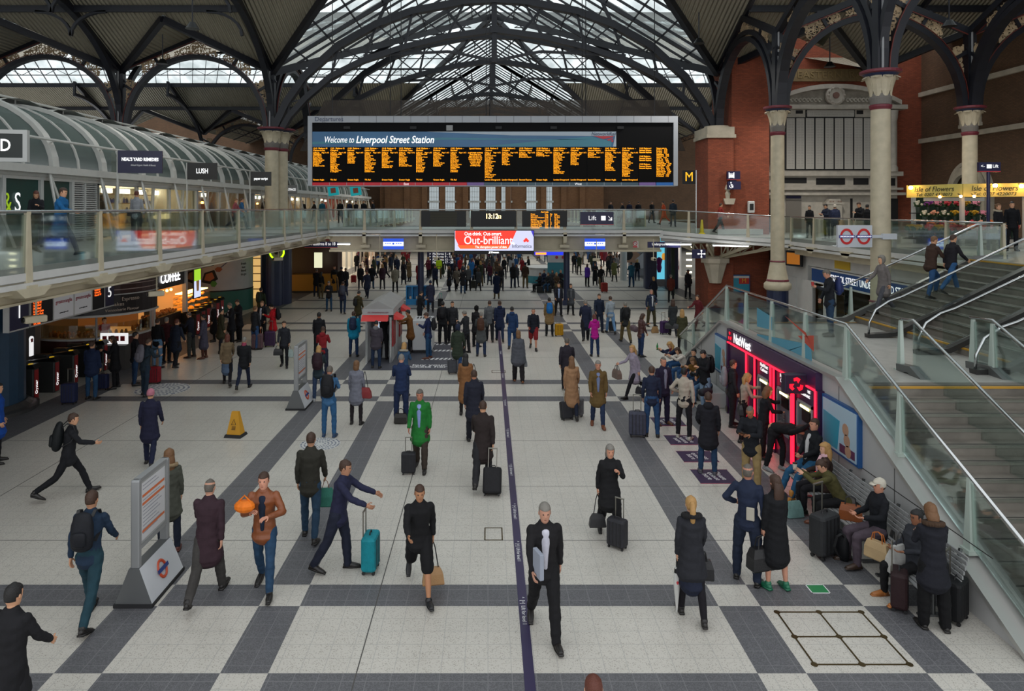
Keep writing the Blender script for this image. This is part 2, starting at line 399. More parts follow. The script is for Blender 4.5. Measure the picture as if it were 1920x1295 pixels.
def block(y0, y1, yr, near_only_far=False):
 r = Roof(); k0 = .5
 A = lambda x, y, z: (x, y, z)
 for xa in (NL, NR):
  if not near_only_far: r.facet([A(xa,y0,EZ), A(xa,y0,EZ)], [A(XC,y0,RZ), A(XC,yr,RZ)]) if False else None
  n = 12
  for (ya, s_) in ((y0, 1), (y1, -1)):
   if near_only_far and ya == y0: continue
   e, p, q = Vector((xa,ya,EZ)), Vector((XC,ya,RZ)), Vector((XC,yr,RZ))
   r.g.add([e, p, q], [(0,1,2)])
   for i in range(n+1):
    t = i/n; hi = p.lerp(q, t); lo = e.lerp(q, t)
    if (hi-lo).length > .2: r.b.bar(lo-Vector((0,0,.08)), hi-Vector((0,0,.08)), .07, .14)
   for i in range(1, 8):
    t = i/8; a_ = e.lerp(p, t); b_ = e.lerp(q, t); r.b.bar(a_-Vector((0,0,.1)), b_-Vector((0,0,.1)), .06, .1)
   r.b.bar(e-Vector((0,0,.25)), q-Vector((0,0,.25)), .28, .45)
 rowsL = [NL]+[NL-9.2*k for k in range(1, 6)]; rowsR = [NR, AR, 32.6, 41.9, 51.2]
 for rows, xin in ((rowsL, NL), (rowsR, NR)):
  xe = rows[-1]
  for ya, sg in ((y0, 1), (y1, -1)):
   if near_only_far and ya == y0: continue
   sl = (RZ-EZ)/abs(yr-ya); zz = lambda d: EZ+sl*d
   D = 8.46
   for i in range(len(rows)):
    x = rows[i]; prev = (rows[i-1]+x)/2 if i else x; nxt = (rows[i+1]+x)/2 if i < len(rows)-1 else x
    r.c.add([(x,ya,EZ),(prev,ya+sg*4.5,zz(4.5)),(nxt,ya+sg*4.5,zz(4.5))],[(0,1,2)])
    if i < len(rows)-1:
     xa_ = x if i else x; xb_ = rows[i+1]
     r.c.quad((xa_,ya+sg*4.5,zz(4.5)),(xb_,ya+sg*4.5,zz(4.5)),(xb_,ya+sg*D,zz(D)),(xa_,ya+sg*D,zz(D)))
     if i == 0:   # inner end follows the nave valley
      k = abs(XC-xin)/abs(yr-ya); s_ = 1 if XC > xin else -1
      r.c.add([(xin,ya,EZ),(xin+s_*k*D,ya+sg*D,zz(D)),(xin,ya+sg*D,zz(D))],[(0,1,2)])
    r.b.bar((x,ya,EZ-.15),(x,ya+sg*D,zz(D)-.15),.16,.3)
   k = abs(XC-xin)/abs(yr-ya); s_ = 1 if XC > xin else -1
   r.facet([(xin+s_*k*D,ya+sg*D,zz(D)),(xe,ya+sg*D,zz(D))], [(XC,yr,RZ),(xe,yr,RZ)], npur=4)
   for d in ((5.2, 6.9, 8.4) if ya == Y1 else (4.6, 8.4)): r.b.bar((xin,ya+sg*d,zz(d)-.2),(xe,ya+sg*d,zz(d)-.2),.16,.34)
 r.b.bar((XL,yr,RZ-.2),(XRR,yr,RZ-.2), .25, .5)
 return r
def finish_roof(r, name):
 g = struct(name, r.g, skyglass());
 if r.c.v: r.c.build('ceiling_panel', corr, g)
 r.b.build('roof_frame', iron, g)
 return g
finish_roof(block(Y1, Y2, (Y1+Y2)/2), 'ceiling_transept_middle')
finish_roof(block(Y1-36, Y1, Y1-18), 'ceiling_transept_front')
r = Roof()
for xa in (NL, NR): r.facet([(xa,Y2,EZ),(xa,YE+30,EZ)], [(XC,Y2,RZ),(XC,YE+30,RZ)], nb=30, npur=6)
r.b.bar((XC,Y2,RZ-.2),(XC,YE+30,RZ-.2),.2,.4)
for yy in (Y2, Y2+9, Y2+18, Y2+27):
 for xa in (NL, NR):
  r.b.bar((xa,yy,EZ),(XC,yy,RZ-.2),.2,.35); r.b.bar((xa,yy,EZ),(XC,yy,17.4),.14,.22)
  for t in (.3,.55,.8):
   xx = xa+(XC-xa)*t; r.b.bar((xx,yy,EZ+(17.4-EZ)*t),(xx,yy,EZ+(RZ-EZ)*t),.08,.1)
finish_roof(r, 'ceiling_nave_far')
r = Roof()
for a_, b_ in ((-31.6,AL),(AL,NL),(NR,AR),(AR,32.6)):
 c_ = (a_+b_)/2
 for q in (a_, b_): r.facet([(q,Y2,EZ),(q,YE+14,EZ)], [(c_,Y2,16.4),(c_,YE+14,16.4)], opaque=.8, nb=6, npur=2)
finish_roof(r, 'ceiling_aisle_far')
def valley_gable(xa, xb, y0, sgn, r):
 c = (xa+xb)/2; top = Vector((c, y0+sgn*4.5, 16.42));
 for q in (xa, xb):
  e = Vector((q, y0, EZ)); p = Vector((c, y0, 16.4))
  r.c.add([e, p, top], [(0,1,2)])
  r.b.bar(e-Vector((0,0,.2)), top-Vector((0,0,.2)), .3, .36)
  r.g.quad(p.lerp(top,.15)+(e-p)*.12-Vector((0,0,.04)), p.lerp(top,.7)+(e-p)*.06-Vector((0,0,.04)), p.lerp(top,.62)+(e-p)*.22-Vector((0,0,.04)), p.lerp(top,.1)+(e-p)*.34-Vector((0,0,.04))) if q == xb else None
r = Roof()
for a_, b_ in ((-50,-40.8),(-40.8,-31.6),(-31.6,AL),(AL,NL),(NR,AR),(AR,32.6)): valley_gable(a_, b_, Y1, -1, r); valley_gable(a_, b_, Y2, -1, r)
finish_roof(r, 'ceiling_gable_row')
r = MB()
cols_l = [NL-9.2*k for k in range(5)]; cols_r = [NR, AR, 32.6]
def rib_pts(x, y, sgn, a=9.0, b=6.3, t1=1.0, n=14):
 return [(x, y+sgn*(a-a*math.cos(t1*math.pi/2*i/n)), SPR+b*math.sin(t1*math.pi/2*i/n)) for i in range(n+1)]
for x in cols_l:
 r.path(rib_pts(x, Y1, -1), .3, .34, (1,0,0)); r.path([(p[0],p[1],p[2]) for p in rib_pts(x, Y1, 1)], .3, .3, (1,0,0))
 r.bar((x,Y1,HUB),(x,Y1-9,18.3),.26,.34)
 r.path(rib_pts(x, Y2, -1), .3, .3, (1,0,0)); r.bar((x,Y2,HUB),(x,Y2-9,18.2),.26,.34); r.bar((x,Y1,HUB),(x,Y1+9,18.2),.26,.34); r.bar((x,Y2-9,17.1),(x,Y2-9,18.4),.2,.2,(0,1,0))
 for y in (38.1, 36.4):
  z = EZ+.461*(Y1-y)-.35
  for s_ in ((-1, 1) if x != NL else (-1,)):
   r.path([(x+s_*(.1+1.6*math.sin(k*math.pi/12)), y, z-1.7*(1-math.sin(math.pi/2*k/6))) if False else (x+s_*1.9*(1-math.cos(math.pi/2*k/6)), y, z-1.3+1.3*math.sin(math.pi/2*k/6)) for k in range(7)], .14, .16, (0,1,0))
for x, y in ((NR,34.3),(NR,25.3),(AR,34.3),(NR,43.3)):
 for s_ in ((-1, 1) if x == NR else (-1,)): r.path(rib_pts(x, y, s_, 4.5, 4.6), .26, .3, (1,0,0))
struct('trim_roof_beams', r, iron)
def lattice_panel(poly, y, mb, r0=.34, seed=1, th=.032):
 """rings and scrolls packed inside a 2D polygon in the XZ plane"""
 rng = random.Random(seed)
 def inside(px, pz):
  c = False; n = len(poly)
  for i in range(n):
   x1, z1 = poly[i]; x2, z2 = poly[(i+1) % n]
   if (z1 > pz) != (z2 > pz) and px < (x2-x1)*(pz-z1)/(z2-z1)+x1: c = not c
  return c
 def dist(px, pz):
  d = 9e9; n = len(poly)
  for i in range(n):
   a_ = Vector(poly[i]); b_ = Vector(poly[(i+1) % n]); ab = b_-a_; p = Vector((px, pz))
   t = max(0, min(1, (p-a_).dot(ab)/max(ab.length_squared, 1e-9))); d = min(d, (p-a_-ab*t).length)
  return d
 xs = [p[0] for p in poly]; zs = [p[1] for p in poly]; placed = []
 c_ = .075; X_ = min(xs)
 while X_ < max(xs):
  Z_ = min(zs)
  while Z_ < max(zs):
   a_, b_ = X_+c_/2, Z_+c_/2
   if inside(a_, b_) and math.sin(15*a_+2.2*math.sin(10*b_+seed))*math.sin(15*b_+2.2*math.sin(10*a_)) > .02:
    for d_ in (.012, -.012): mb.quad((X_,y+d_,Z_),(X_+c_,y+d_,Z_),(X_+c_,y+d_,Z_+c_),(X_,y+d_,Z_+c_))
   Z_ += c_
  X_ += c_
 for rad in (r0, r0*.7, r0*.5, r0*.32, r0*.2):
  for _ in range(420):
   px, pz = rng.uniform(min(xs), max(xs)), rng.uniform(min(zs), max(zs))
   if not inside(px, pz) or dist(px, pz) < rad*.85: continue
   if any((px-a_)**2+(pz-b_)**2 < (rad+c_)**2*.97 for a_, b_, c_ in placed): continue
   placed.append((px, pz, rad))
   n = 12 if rad > .15 else 8
   mb.tube([(px+rad*math.cos(2*math.pi*k/n), y, pz+rad*math.sin(2*math.pi*k/n)) for k in range(n+1)], th, 3)
   if rad > r0*.5:
    for k in range(5):
     t = 2*math.pi*k/5; q = rad*.5
     mb.tube([(px+q*math.cos(t)+q*.5*math.cos(u), y, pz+q*math.sin(t)+q*.5*math.sin(u)) for u in [2*math.pi*w/6 for w in range(7)]], th*.8, 3)
def arc_pts(x0, x1, z, rise, n=20, y=0, t0=0, t1=1):
 c = (x0+x1)/2; a_ = (x1-x0)/2
 return [(c-a_*math.cos(math.pi*(t0+(t1-t0)*i/n)), y, z+rise*math.sin(math.pi*(t0+(t1-t0)*i/n))) for i in range(n+1)]
LACE_MESH = {}
def arch_frame(xa, xb, y, label, depth=.45, gable=16.3, group=None, lac=True):
 w = xb-xa; o = thing('aisle_arch', label, 'arch', (0,0,0), group=group, kind='thing')
 a_, b_ = xa+.32, xb-.32; c = (xa+xb)/2; rise = min(4.35, (b_-a_)/2+.1)
 m = MB(); m.path(arc_pts(a_, b_, SPR, rise, 24, y), depth, .26, (0,1,0));
 m = MB()
 ins = arc_pts(a_+.16, b_-.16, SPR, rise-.16, 24); out = arc_pts(a_-.1, b_+.1, SPR, rise+.1, 24)
 rings = []
 for p, q in zip(ins, out):
  rings.append([(p[0],y-depth/2,p[2]),(q[0],y-depth/2,q[2]),(q[0],y+depth/2,q[2]),(p[0],y+depth/2,p[2])])
 m.rings(rings); m.build('arch_rib', iron, o)
 m = MB()
 m.bar((xa,y,HUB),(c,y,gable),.3,.3); m.bar((xb,y,HUB),(c,y,gable),.3,.3)
 for t in (.34, .66):
  for s_ in (-1, 1):
   ang = math.pi/2*t; px = c+s_*(rise)*math.cos(ang); pz = SPR+rise*math.sin(ang)
   zt = gable-(gable-HUB)*abs(px-c)/(w/2)
   m.bar((px,y,pz),(c+s_*(rise+1.6-.9*t)*math.cos(ang), y, min(zt+.1, SPR+(rise+1.6-.9*t)*math.sin(ang))),.2,.16)
 m.build('gable_bar', iron, o)
 if lac:
  L = MB(); k = 0
  for s_ in (-1, 1):
   def A(u, extra=.12): return (c+s_*(rise+extra)*math.cos(u), SPR+(rise+extra)*math.sin(u))
   ch = lambda px: gable-.22-(gable-HUB)*abs(px-c)/(w/2)
   p1 = [A(.12), A(.3), A(.5), A(.66)]
   poly = [(xa+.3 if s_ < 0 else xb-.3, SPR+.9)]+p1+[(xa+.32 if s_ < 0 else xb-.32, HUB-.6)]
   lattice_panel(poly, y, L, .3, 3+k); k += 1; L.build('lattice', lace, o); L = MB()
   us = [.76, .9, 1.05, 1.2]
   poly = [A(u) for u in us]+[(A(1.2)[0], ch(A(1.2)[0])), (A(.76)[0]-s_*-.15, ch(A(.76)[0]))]
   lattice_panel(poly, y, L, .3, 7+k); L.build('lattice', lace, o); L = MB()
  poly = [(c-1.3, SPR+rise-.02), (c, SPR+rise+.13), (c+1.3, SPR+rise-.02), (c+1.35, gable-.9), (c, gable-.25), (c-1.35, gable-.9)]
  lattice_panel(poly, y, L, .4, 11)
  L.build('lattice', lace, o)
  m = MB()
  for s_ in (-1, 1):
   m.bar((c+s_*w/2,y-.17,HUB-.22),(c,y-.17,gable-.22),.03,.05)
  m.path([(p[0],y-depth/2-.01,p[2]) for p in arc_pts(a_-.13, b_+.13, SPR, rise+.13, 24)], .03, .05, (0,1,0))
  m.build('red_line', redline, o)
 return o
arch_frame(-31.6, AL, Y1, 'wide iron arch with cream scroll lattice at the far left edge of the roof')
arch_frame(AL, NL, Y1, 'iron arch with cream scroll lattice left of the twin cream column')
arch_frame(-40.8, -31.6, Y1, 'iron arch mostly cut off by the left frame edge', lac=False)
for k, (xa, xb) in enumerate(((-31.6,AL),(AL,NL))):
 arch_frame(xa, xb, Y2, ['small distant iron arch low behind the glass shop roof, second from the twin column', 'small distant iron arch low behind the glass shop roof, nearest the twin column'][k])
arch_frame(NR, AR, 34.3, 'iron arch with cream ring lattice over the white marble memorial')
arch_frame(AR, 32.6, 34.3, 'dark iron arch right of the rear right column')
arch_frame(NR, AR, 25.3, 'nearest right iron arch cut off by the top of the picture')
def long_arch(x, ya, yb, label):
 o = arch_frame(ya, yb, 0, label)
 o.rotation_euler = (0, 0, math.pi/2); o.location = (x, 0, 0)
 return o
long_arch(NR, 25.3, 34.3, 'iron arch running lengthwise between the two cream columns on the right')
long_arch(NR, 34.3, 43.3, 'lengthwise iron arch between the slim cream column and the red brick pier')
long_arch(AR, 25.3, 34.3, 'lengthwise iron arch towards the camera from the rear right column')
long_arch(NL, 43.3, 52.3, 'lengthwise iron arch behind the twin cream column')
def nave_truss(y, label, scale=1.0):
 o = thing('nave_arch', label, 'arch', (0,0,0), kind='thing')
 outer = [(0,18.6),(1.8,18.5),(5,17.9),(7.2,17.1),(9.5,15.8),(11.6,13.9),(12.7,12.3),(13.4,10.8)]
 inner = [(0,16.75),(2.9,16.35),(5.5,15.7),(8,14.9),(10,13.9),(11.5,12.6),(12.5,11.5),(12.9,10.8)]
 for nm, pts, w in (('outer_rib', outer, .42), ('inner_rib', inner, .34)):
  m = MB(); full = [(XC-a_, y, b_) for a_, b_ in reversed(pts)]+[(XC+a_, y, b_) for a_, b_ in pts[1:]]
  rings = []
  for i, p in enumerate(full):
   p = Vector(p); t = (Vector(full[min(i+1,len(full)-1)])-Vector(full[max(i-1,0)])).normalized(); nn = Vector((-t.z,0,t.x))
   rings.append([p+nn*a_+Vector((0,b_,0)) for a_, b_ in ((-w/2,-.25),(w/2,-.25),(w/2,.25),(-w/2,.25))])
  m.rings(rings); m.build(nm, iron, o)
 m = MB()
 for s_ in (-1, 1):
  for i in range(len(outer)):
   m.bar((XC+s_*outer[i][0],y,outer[i][1]),(XC+s_*inner[i][0],y,inner[i][1]),.1,.14)
   if i: m.bar((XC+s_*outer[i][0],y,outer[i][1]),(XC+s_*inner[i-1][0],y,inner[i-1][1]),.06,.08)
  m.bar((XC+s_*8,y,15.2),(XC+s_*2.8,y,15.45),.12,.16); m.bar((XC+s_*2.8,y,15.45),(XC,y,14.9),.12,.16)
  for a_, b_ in ((2.9,2.0),(5.2,4.2),(7,6.2)): m.bar((XC+s_*a_,y,16.3-a_*.12),(XC+s_*b_,y,15.35),.08,.09)
  m.bar((XC+s_*1.8,y,18.5),(XC+s_*3.5,y,RZ-2.2),.16,.2); m.bar((XC+s_*7.2,y,17.1),(XC+s_*6.5,y,RZ-4.1),.14,.18)
  m.bar((XC+s_*.1,y,RZ-.3),(XC+s_*13.6,y,EZ),.2,.3)
 m.build('web_bar', iron, o)
 m = MB(); m.bar((XC,y,14.8),(XC,y,RZ),.3,.3,(0,1,0)); m.build('king_post', iron, o)
 return o
nave_truss(Y1, 'big arched iron truss spanning the nave above the departure board')
nave_truss(Y2, 'distant arched iron truss spanning the far nave')
nave_truss(52.3, 'middle arched iron truss of the nave roof')
m = MB()
for x in (-8.6,-5.4,-4.8,-.1,.1,5.2,5.4,9.2): m.tube([(x,39.2,10.8),(x,39.2,17.9)], .025, 5)
struct('trim_hanging_rods', m, iron_black)
# ================================================================= COLUMNS
navy = mat('navy_gloss', srgb('#1c2644'), .4, var=.1)
capred = mat('cap_red', srgb('#6a2430'), .5); capgrey = mat('cap_grey', srgb('#6d6862'), .7)
def acanthus(mb, c, r0, r1, z0, z1, n=8):
 for k in range(n):
  t = 2*math.pi*k/n; d = Vector((math.cos(t), math.sin(t), 0)); s_ = Vector((-d.y, d.x, 0)); c = Vector(c)
  pts = []
  for u in range(7):
   v = u/6; rr = r0+(r1-r0)*v**2.2; zz = z0+(z1-z0)*min(1, v*1.12)-(.18*(z1-z0) if u == 6 else 0); w = (.5+.9*math.sin(v*math.pi*.8))*r0*.42
   if u == 6: rr += .05; w *= .5
   p = c+d*rr+Vector((0,0,zz))
   pts.append([p-s_*w, p+d*.035+Vector((0,0,.01)), p+s_*w, p-d*.03])
  mb.rings(pts)
def column(x, y, r, label, zb=0.0, flare=None, base_z=1.0, twin=None):
 o = thing('iron_column', label, 'column', (x, y, 0), kind='thing')
 cs = [(0,0)]+([twin] if twin else [])
 m = MB()
 for a_, b_ in cs: m.lathe([(r*1.02,zb),(r,zb+1),(r*.96,SPR-1.35)], (a_,b_,0), 28)
 smooth_angle(m.build('shaft', cream, o), 50)
 m = MB()
 for a_, b_ in cs:
  m.lathe([(r*1.0,SPR-1.4),(r*1.12,SPR-1.3),(r*1.12,SPR-1.24),(r*.98,SPR-1.22)], (a_,b_,0), 24);
  m.lathe([(r*1.75,SPR-.14),(r*2.05,SPR-.1),(r*2.05,SPR-.02),(r*1.9,SPR)], (a_,b_,0), 24)
 m.build('red_ring', capred, o)
 m = MB()
 for a_, b_ in cs: m.lathe([(r*1.0,SPR-1.22),(r*1.1,SPR-1.0),(r*1.04,SPR-.85)], (a_,b_,0), 24);
 m.build('collar', capgrey, o)
 m = MB()
 for a_, b_ in cs:
  m.lathe([(r*.95,SPR-1.0),(r*1.0,SPR-.5),(r*1.5,SPR-.2)], (a_,b_,0), 16)
  acanthus(m, (a_,b_,0), r*1.02, r*1.75, SPR-.95, SPR-.18, 8)
 m.build('capital', cream, o)
 m = MB()
 for a_, b_ in cs: m.lathe([(r*1.35,SPR-.3),(r*1.8,SPR-.13),(r*1.85,SPR-.1)], (a_,b_,0), 24)
 m.build('abacus', navy, o)
 m = MB(); m.box(-.2,.2,-.2,.2,SPR,HUB+.2)
 m.build('iron_post', iron, o)
 m = MB(); m.tube([(-.05,-.24,SPR),(-.05,-.24,HUB)],.045,8); m.build('downpipe', mat('pipe_grey', srgb('#8a8b8d'), .4), o)
 if flare:
  z = flare; m = MB()
  m.lathe([(r*1.02,z),(r*1.1,z-.15),(r*1.55,z-.95),(r*1.62,z-1.0),(r*1.95,z-1.1),(r*1.98,z-1.3),(r*1.7,z-1.4)], n=28)
  smooth_angle(m.build('base_flare', cream, o), 50)
  m = MB(); m.lathe([(r*1.04,z+.02),(r*1.14,z-.02),(r*1.04,z-.06)], n=24); m.lathe([(r*1.52,z-.88),(r*1.64,z-.94),(r*1.58,z-1.0)], n=24); m.build('base_ring', capred, o)
 if base_z:
  m = MB()
  for a_, b_ in cs: m.lathe([(r*1.55,0),(r*1.55,base_z),(r*1.3,base_z+.05)], (a_,b_,0), 24)
  m.build('base', navy, o)
 return o
column(NL, Y1, .42, 'twin cream column with leafy capitals standing in front of the glass shop roof', base_z=3.4, twin=(.35,.75))
column(NR, 34.3, .32, 'slim cream column with a blue base, left of the marble memorial', flare=3.35, base_z=2.0)
column(NR, 25.3, .33, 'nearest and thickest cream column, carrying the two underground signs', flare=2.6, base_z=1.2)
column(AR, 34.3, .33, 'cream column behind the yellow flower stall banners', zb=4.3, base_z=0)
column(AL, Y1, .55, 'dark iron column rising behind the glass shop roof on the left', base_z=0)
for x in (-4.1, 4.8):
 m = MB(); m.lathe([(.19,0),(.19,3.6)], (x, Y1, 0), 18); m.box(x-.26,x+.26,Y1-.26,Y1+.26,0,.3)
 o = m.build('bridge_column', navy, smooth=False); o['kind'] = 'thing'; o['category'] = 'column'
 o['label'] = 'slim navy column under the footbridge %s' % ('beside the blue crate display' if x < 0 else 'behind the man in a light blue shirt')
# ================================================================= WALLS
brick_red = brickm('brick_red', srgb('#7e3d26'), srgb('#93492f'), srgb('#63392a'))
brick_brown = brickm('brick_brown', srgb('#5d4632'), srgb('#6b5039'), srgb('#4a3b2f'))
brick_far = brickm('brick_far', srgb('#765236'), srgb('#84603f'), srgb('#5d4534'))
stone = mat('stone_pale', srgb('#b3aa98'), .8, var=.18, vscale=1.5, bump=.2, bscale=12)
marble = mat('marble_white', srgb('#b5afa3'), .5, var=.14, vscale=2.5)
ZR = 4.33
m = MB(); m.box(15.6, 28.1, 46.0, 46.6, 0, 19); struct('wall_memorial', m, brick_red)
m = MB(); m.box(28.1, 28.7, 8, 46.6, ZR-4.3, 19); struct('wall_right', m, brick_brown)
m = MB()
for z in (10.2, 13.2): m.box(27.9, 28.15, 8, 46, z-.12, z+.16)
m.box(22, 28.1, 45.85, 46.05, 18.2, 18.5)
struct('trim_stone_bands', m, stone)
for k, yc in enumerate((41.2, 33.6, 26)):
 m = MB()
 for rr, d in ((1.75,.16),(1.45,.28),(1.2,.4)):
  pts = [(28.12-d, yc-rr*math.cos(math.pi*i/18), 6.7+rr*1.05*math.sin(math.pi*i/18)) for i in range(19)]
  pts = [(28.12-d, yc-rr, ZR)]+pts+[(28.12-d, yc+rr, ZR)]
  m.path(pts, .22, .26, (1,0,0))
 w = struct('window_%d' % (k+1), m, stone)
 g = MB(); poly = [(yc-1.05, ZR)]+[(yc-1.05*math.cos(math.pi*i/18), 6.7+1.1*math.sin(math.pi*i/18)) for i in range(19)]+[(yc+1.05, ZR)]
 g.prism(poly, 27.98, 28.05, 'YZ'); g.build('window_pane', mat('pane_grey', srgb('#5d666b'), .15), w)
 m = MB(); m.box(27.9, 28.1, yc-.9, yc+.9, 10.6, 10.8); m.box(27.92,28.08,yc-.85,yc-.68,10.8,13.1); m.box(27.92,28.08,yc+.68,yc+.85,10.8,13.1); m.box(27.9,28.1,yc-.05,yc+.05,10.8,13.1)
 w = struct('window_%d' % (k+5), m, stone)
 g = MB(); g.box(28.02, 28.12, yc-.7, yc+.7, 10.8, 13.1); g.build('window_pane', mat('pane_amber', srgb('#4f4632'), .2), w)
def pier(x0, x1, y0, y1, label):
 o = thing('brick_pier', label, 'pier', kind='thing')
 m = MB(); m.box(x0, x1, y0, y1, 0, SPR-.75); m.build('pier_shaft', brick_red, o)
 m = MB(); m.box(x0-.12,x1+.12,y0-.12,y1,SPR-.75,SPR-.55); m.lathe([(.5,0),(.6,.3),(.72,.5),(.72,.6)],((x0+x1)/2,y0+.75,SPR-.6),16); m.box(x0-.05,x1+.05,y0-.05,y1,SPR-.55,SPR-.1)
 m.build('pier_capital', stone, o)
 return o
pier(13.0, 14.5, 41.9, 44.5, 'broad red brick pier under the nave arch, behind the bridge end on the right')
m = MB(); m.box(14.52, 16.75, 42.25, 45.95, 0, 19); struct('wall_pier_side', m, brick_red)
m = MB(); m.box(-14, 15, YE, YE+.5, 3.6, 19.0); fw = struct('wall_far_end', m, brick_far)
wfr = mat('frame_white', srgb('#b8bcbb'), .5); wgl = mat('window_far_glass', srgb('#9aa3a6'), .3, emit=srgb('#b9c4c9'), es=.35)
for k, px in enumerate((814, 844, 890, 920, 949, 996, 1026)):
 x = (px-CX)*YE/F
 m = MB(); m.box(x-.62, x+.62, YE-.18, YE-.1, 4.6, 12.8)
 for q in range(1, 4): m.box(x-.62+q*.31-.02, x-.62+q*.31+.02, YE-.22, YE-.18, 4.6, 12.8)
 for q in range(1, 12): m.box(x-.62, x+.62, YE-.22, YE-.18, 4.6+q*.68-.02, 4.6+q*.68+.02)
 m.box(x-.8, x+.8, YE-.3, YE-.05, 6.6, 6.85)
 w = struct('window_%d' % (k+10), m, wfr)
 g = MB(); g.box(x-.6, x+.6, YE-.19, YE-.17, 4.6, 12.8); g.build('window_pane', wgl, w)
m = MB()
for x in (-13, -10.5, -8.2, -5.9, -2.9, 2.6, 7.2, 9.8, 12.2): m.box(x-.35, x+.35, YE-.35, YE, 3.6, 19)
struct('trim_far_pilasters', m, brick_far)
m = MB(); m.box(-60, -14, YE+2, YE+2.4, 3, 19); m.box(15, 52, YE+2, YE+2.4, 3, 19); struct('wall_far_sides', m, brick_brown)
m = MB(); m.box(-60.4, -60, 5, YE+2, 0, 19); struct('wall_left', m, brick_brown)
net = gauze('netting_grey', srgb('#5d5650'), .62)
m = MB(); m.quad((-12.2,44.4,10.2),(12.8,44.4,10.2),(11.4,44.4,13.0),(-10.4,44.4,13.0))
m = MB(); m.prism([(-12.2,9.6),(12.8,9.6),(11.6,12.9),(-10.6,12.9)], 46.0, 46.02, 'XZ')
struct('trim_netting_screen', m, net)
# ================================================================= DECKS AND BALUSTRADES
steel = metalm('b9bcbc', .22); cream2 = mat('cream_paint', srgb('#b8af97'), .5, var=.08, vscale=3)
white_p = mat('white_panel', srgb('#c4c4c1'), .5, var=.06, vscale=2); greyp = mat('grey_panel', srgb('#8e8f8f'), .5, var=.06)
deckm = mat('deck_grey', srgb('#9c9c98'), .35, var=.12, vscale=1.2)
clear = glassm('clear_glass', (.90,.95,.93), .08); blk = mat('black_gloss', srgb('#0d0e10'), .35, spec=.3); dark = mat('dark_matt', srgb('#1a1a1c'), .7)
warm = glow('ffb050', 9); whiteglow = glow('fff2dc', 7)
orange = glow('ffa010', 1.5); XDL = -9.25
def deck(name, poly, z0, z1, m=None):
 mb = MB(); mb.prism(poly, z0, z1, 'XY'); return struct(name, mb, m or [deckm])
ZL = 4.72
deck('floor_gallery_left', [(XDL,4),(XDL,41.1),(XDL,90),(-40,90),(-40,4)], 4.42, ZL)
deck('floor_footbridge', [(XDL,41.1),(10.1,41.1),(10.1,45.6),(XDL,45.6)], 4.40, ZL-.02)
deck('floor_gallery_far_right', [(10.1,41.1),(10.1,90),(17,90),(17,46.6),(15.9,46),(15.9,41)], 4.36, ZL-.05)
edge_r = [(10.0,41.1),(11.3,39.9),(12.6,38.9),(14.0,38.2),(15.9,37.2)]
deck('floor_gallery_right', edge_r+[(15.9,22.0),(28.1,22.0),(28.1,46),(15.9,46),(15.9,41.1)], 3.98, ZR)
deck('floor_gallery_right_near', [(15.1,8),(28.1,8),(28.1,22.0),(15.1,22.0)], 3.98, ZR)
def post_mesh():
 m = MB()   # tapered fin, wide at the foot, local origin at rail height
 m.rings([[(-.05,-.10,-1.5),(.05,-.10,-1.5),(.05,.10,-1.5),(-.05,.10,-1.5)],[(-.05,-.09,-1.2),(.05,-.09,-1.2),(.05,.09,-1.2),(-.05,.09,-1.2)],[(-.03,-.05,-.03),(.03,-.05,-.03),(.03,.05,-.03),(-.03,.05,-.03)]])
 m.box(-.12,.12,-.14,.14,-1.56,-1.48); m.box(-.035,.035,-.06,.06,-.06,-.0)
 return m.mesh('balustrade_post', cream2)
POST = None
def balustrade(label, pts, posts, z, ang=None, glass_h=1.28, fascia=True, group=None):
 """pts: plan polyline of the edge, posts: points on it"""
 global POST
 POST = POST or post_mesh()
 o = thing('glass_balustrade', label, 'railing', (0,0,0), kind='thing', group=group)
 zf = z if callable(z) else (lambda p: z)
 m = MB(); m.tube([(p[0],p[1],zf(p)) for p in pts], .035, 8); m.build('handrail', steel, o, smooth=True)
 for q in posts:
  best = min(range(len(pts)-1), key=lambda i: abs((Vector(pts[i]).lerp(Vector(pts[i+1]),.5)-Vector(q)).length))
  d = Vector(pts[best+1])-Vector(pts[best]); a_ = math.atan2(d.y, d.x)
  c = mkobj('post', POST, o, (q[0],q[1],zf(q)), (0,0,a_+math.pi/2))
 for i in range(len(pts)-1):
  p, q = Vector(pts[i]), Vector(pts[i+1]); d = (q-p).normalized(); n = Vector((-d.y,d.x))*.012
  m = MB(); za, zb = zf(p)-.06, zf(q)-.06
  m.rings([[(p.x-n.x,p.y-n.y,za-glass_h),(p.x+n.x,p.y+n.y,za-glass_h),(p.x+n.x,p.y+n.y,za),(p.x-n.x,p.y-n.y,za)],[(q.x-n.x,q.y-n.y,zb-glass_h),(q.x+n.x,q.y+n.y,zb-glass_h),(q.x+n.x,q.y+n.y,zb),(q.x-n.x,q.y-n.y,zb)]])
  m.build('glass_panel', clear, o)
 return o
lp = [14.25-3*k for k in (3,2,1)]+[14.25,16.9,19.95,22.95,26.3,29.3,32.2,35.1,38.2,41.1]
balustrade('long glass balustrade with cream posts along the left upper gallery', [(XDL,a_) for a_ in lp], [(XDL,a_) for a_ in lp], 5.83)
bx_ = [XDL,-6.5,-3.9,-1.1+.2,.9+.9+.0,4.45,7.87,9.7]
bx_ = [XDL, -7.15, -3.9, -.95, 1.62, 4.45, 7.87, 10.0]
balustrade('glass balustrade on the front of the footbridge', [(x,41.1) for x in bx_], [(x,41.1) for x in bx_[1:-1]], 5.80)
zfun = lambda p: 5.80-.37*min(1, max(0, (p[0]-10.0)/5.9))
balustrade('curved glass balustrade between footbridge and marble memorial', edge_r, [edge_r[1],edge_r[3]], zfun)
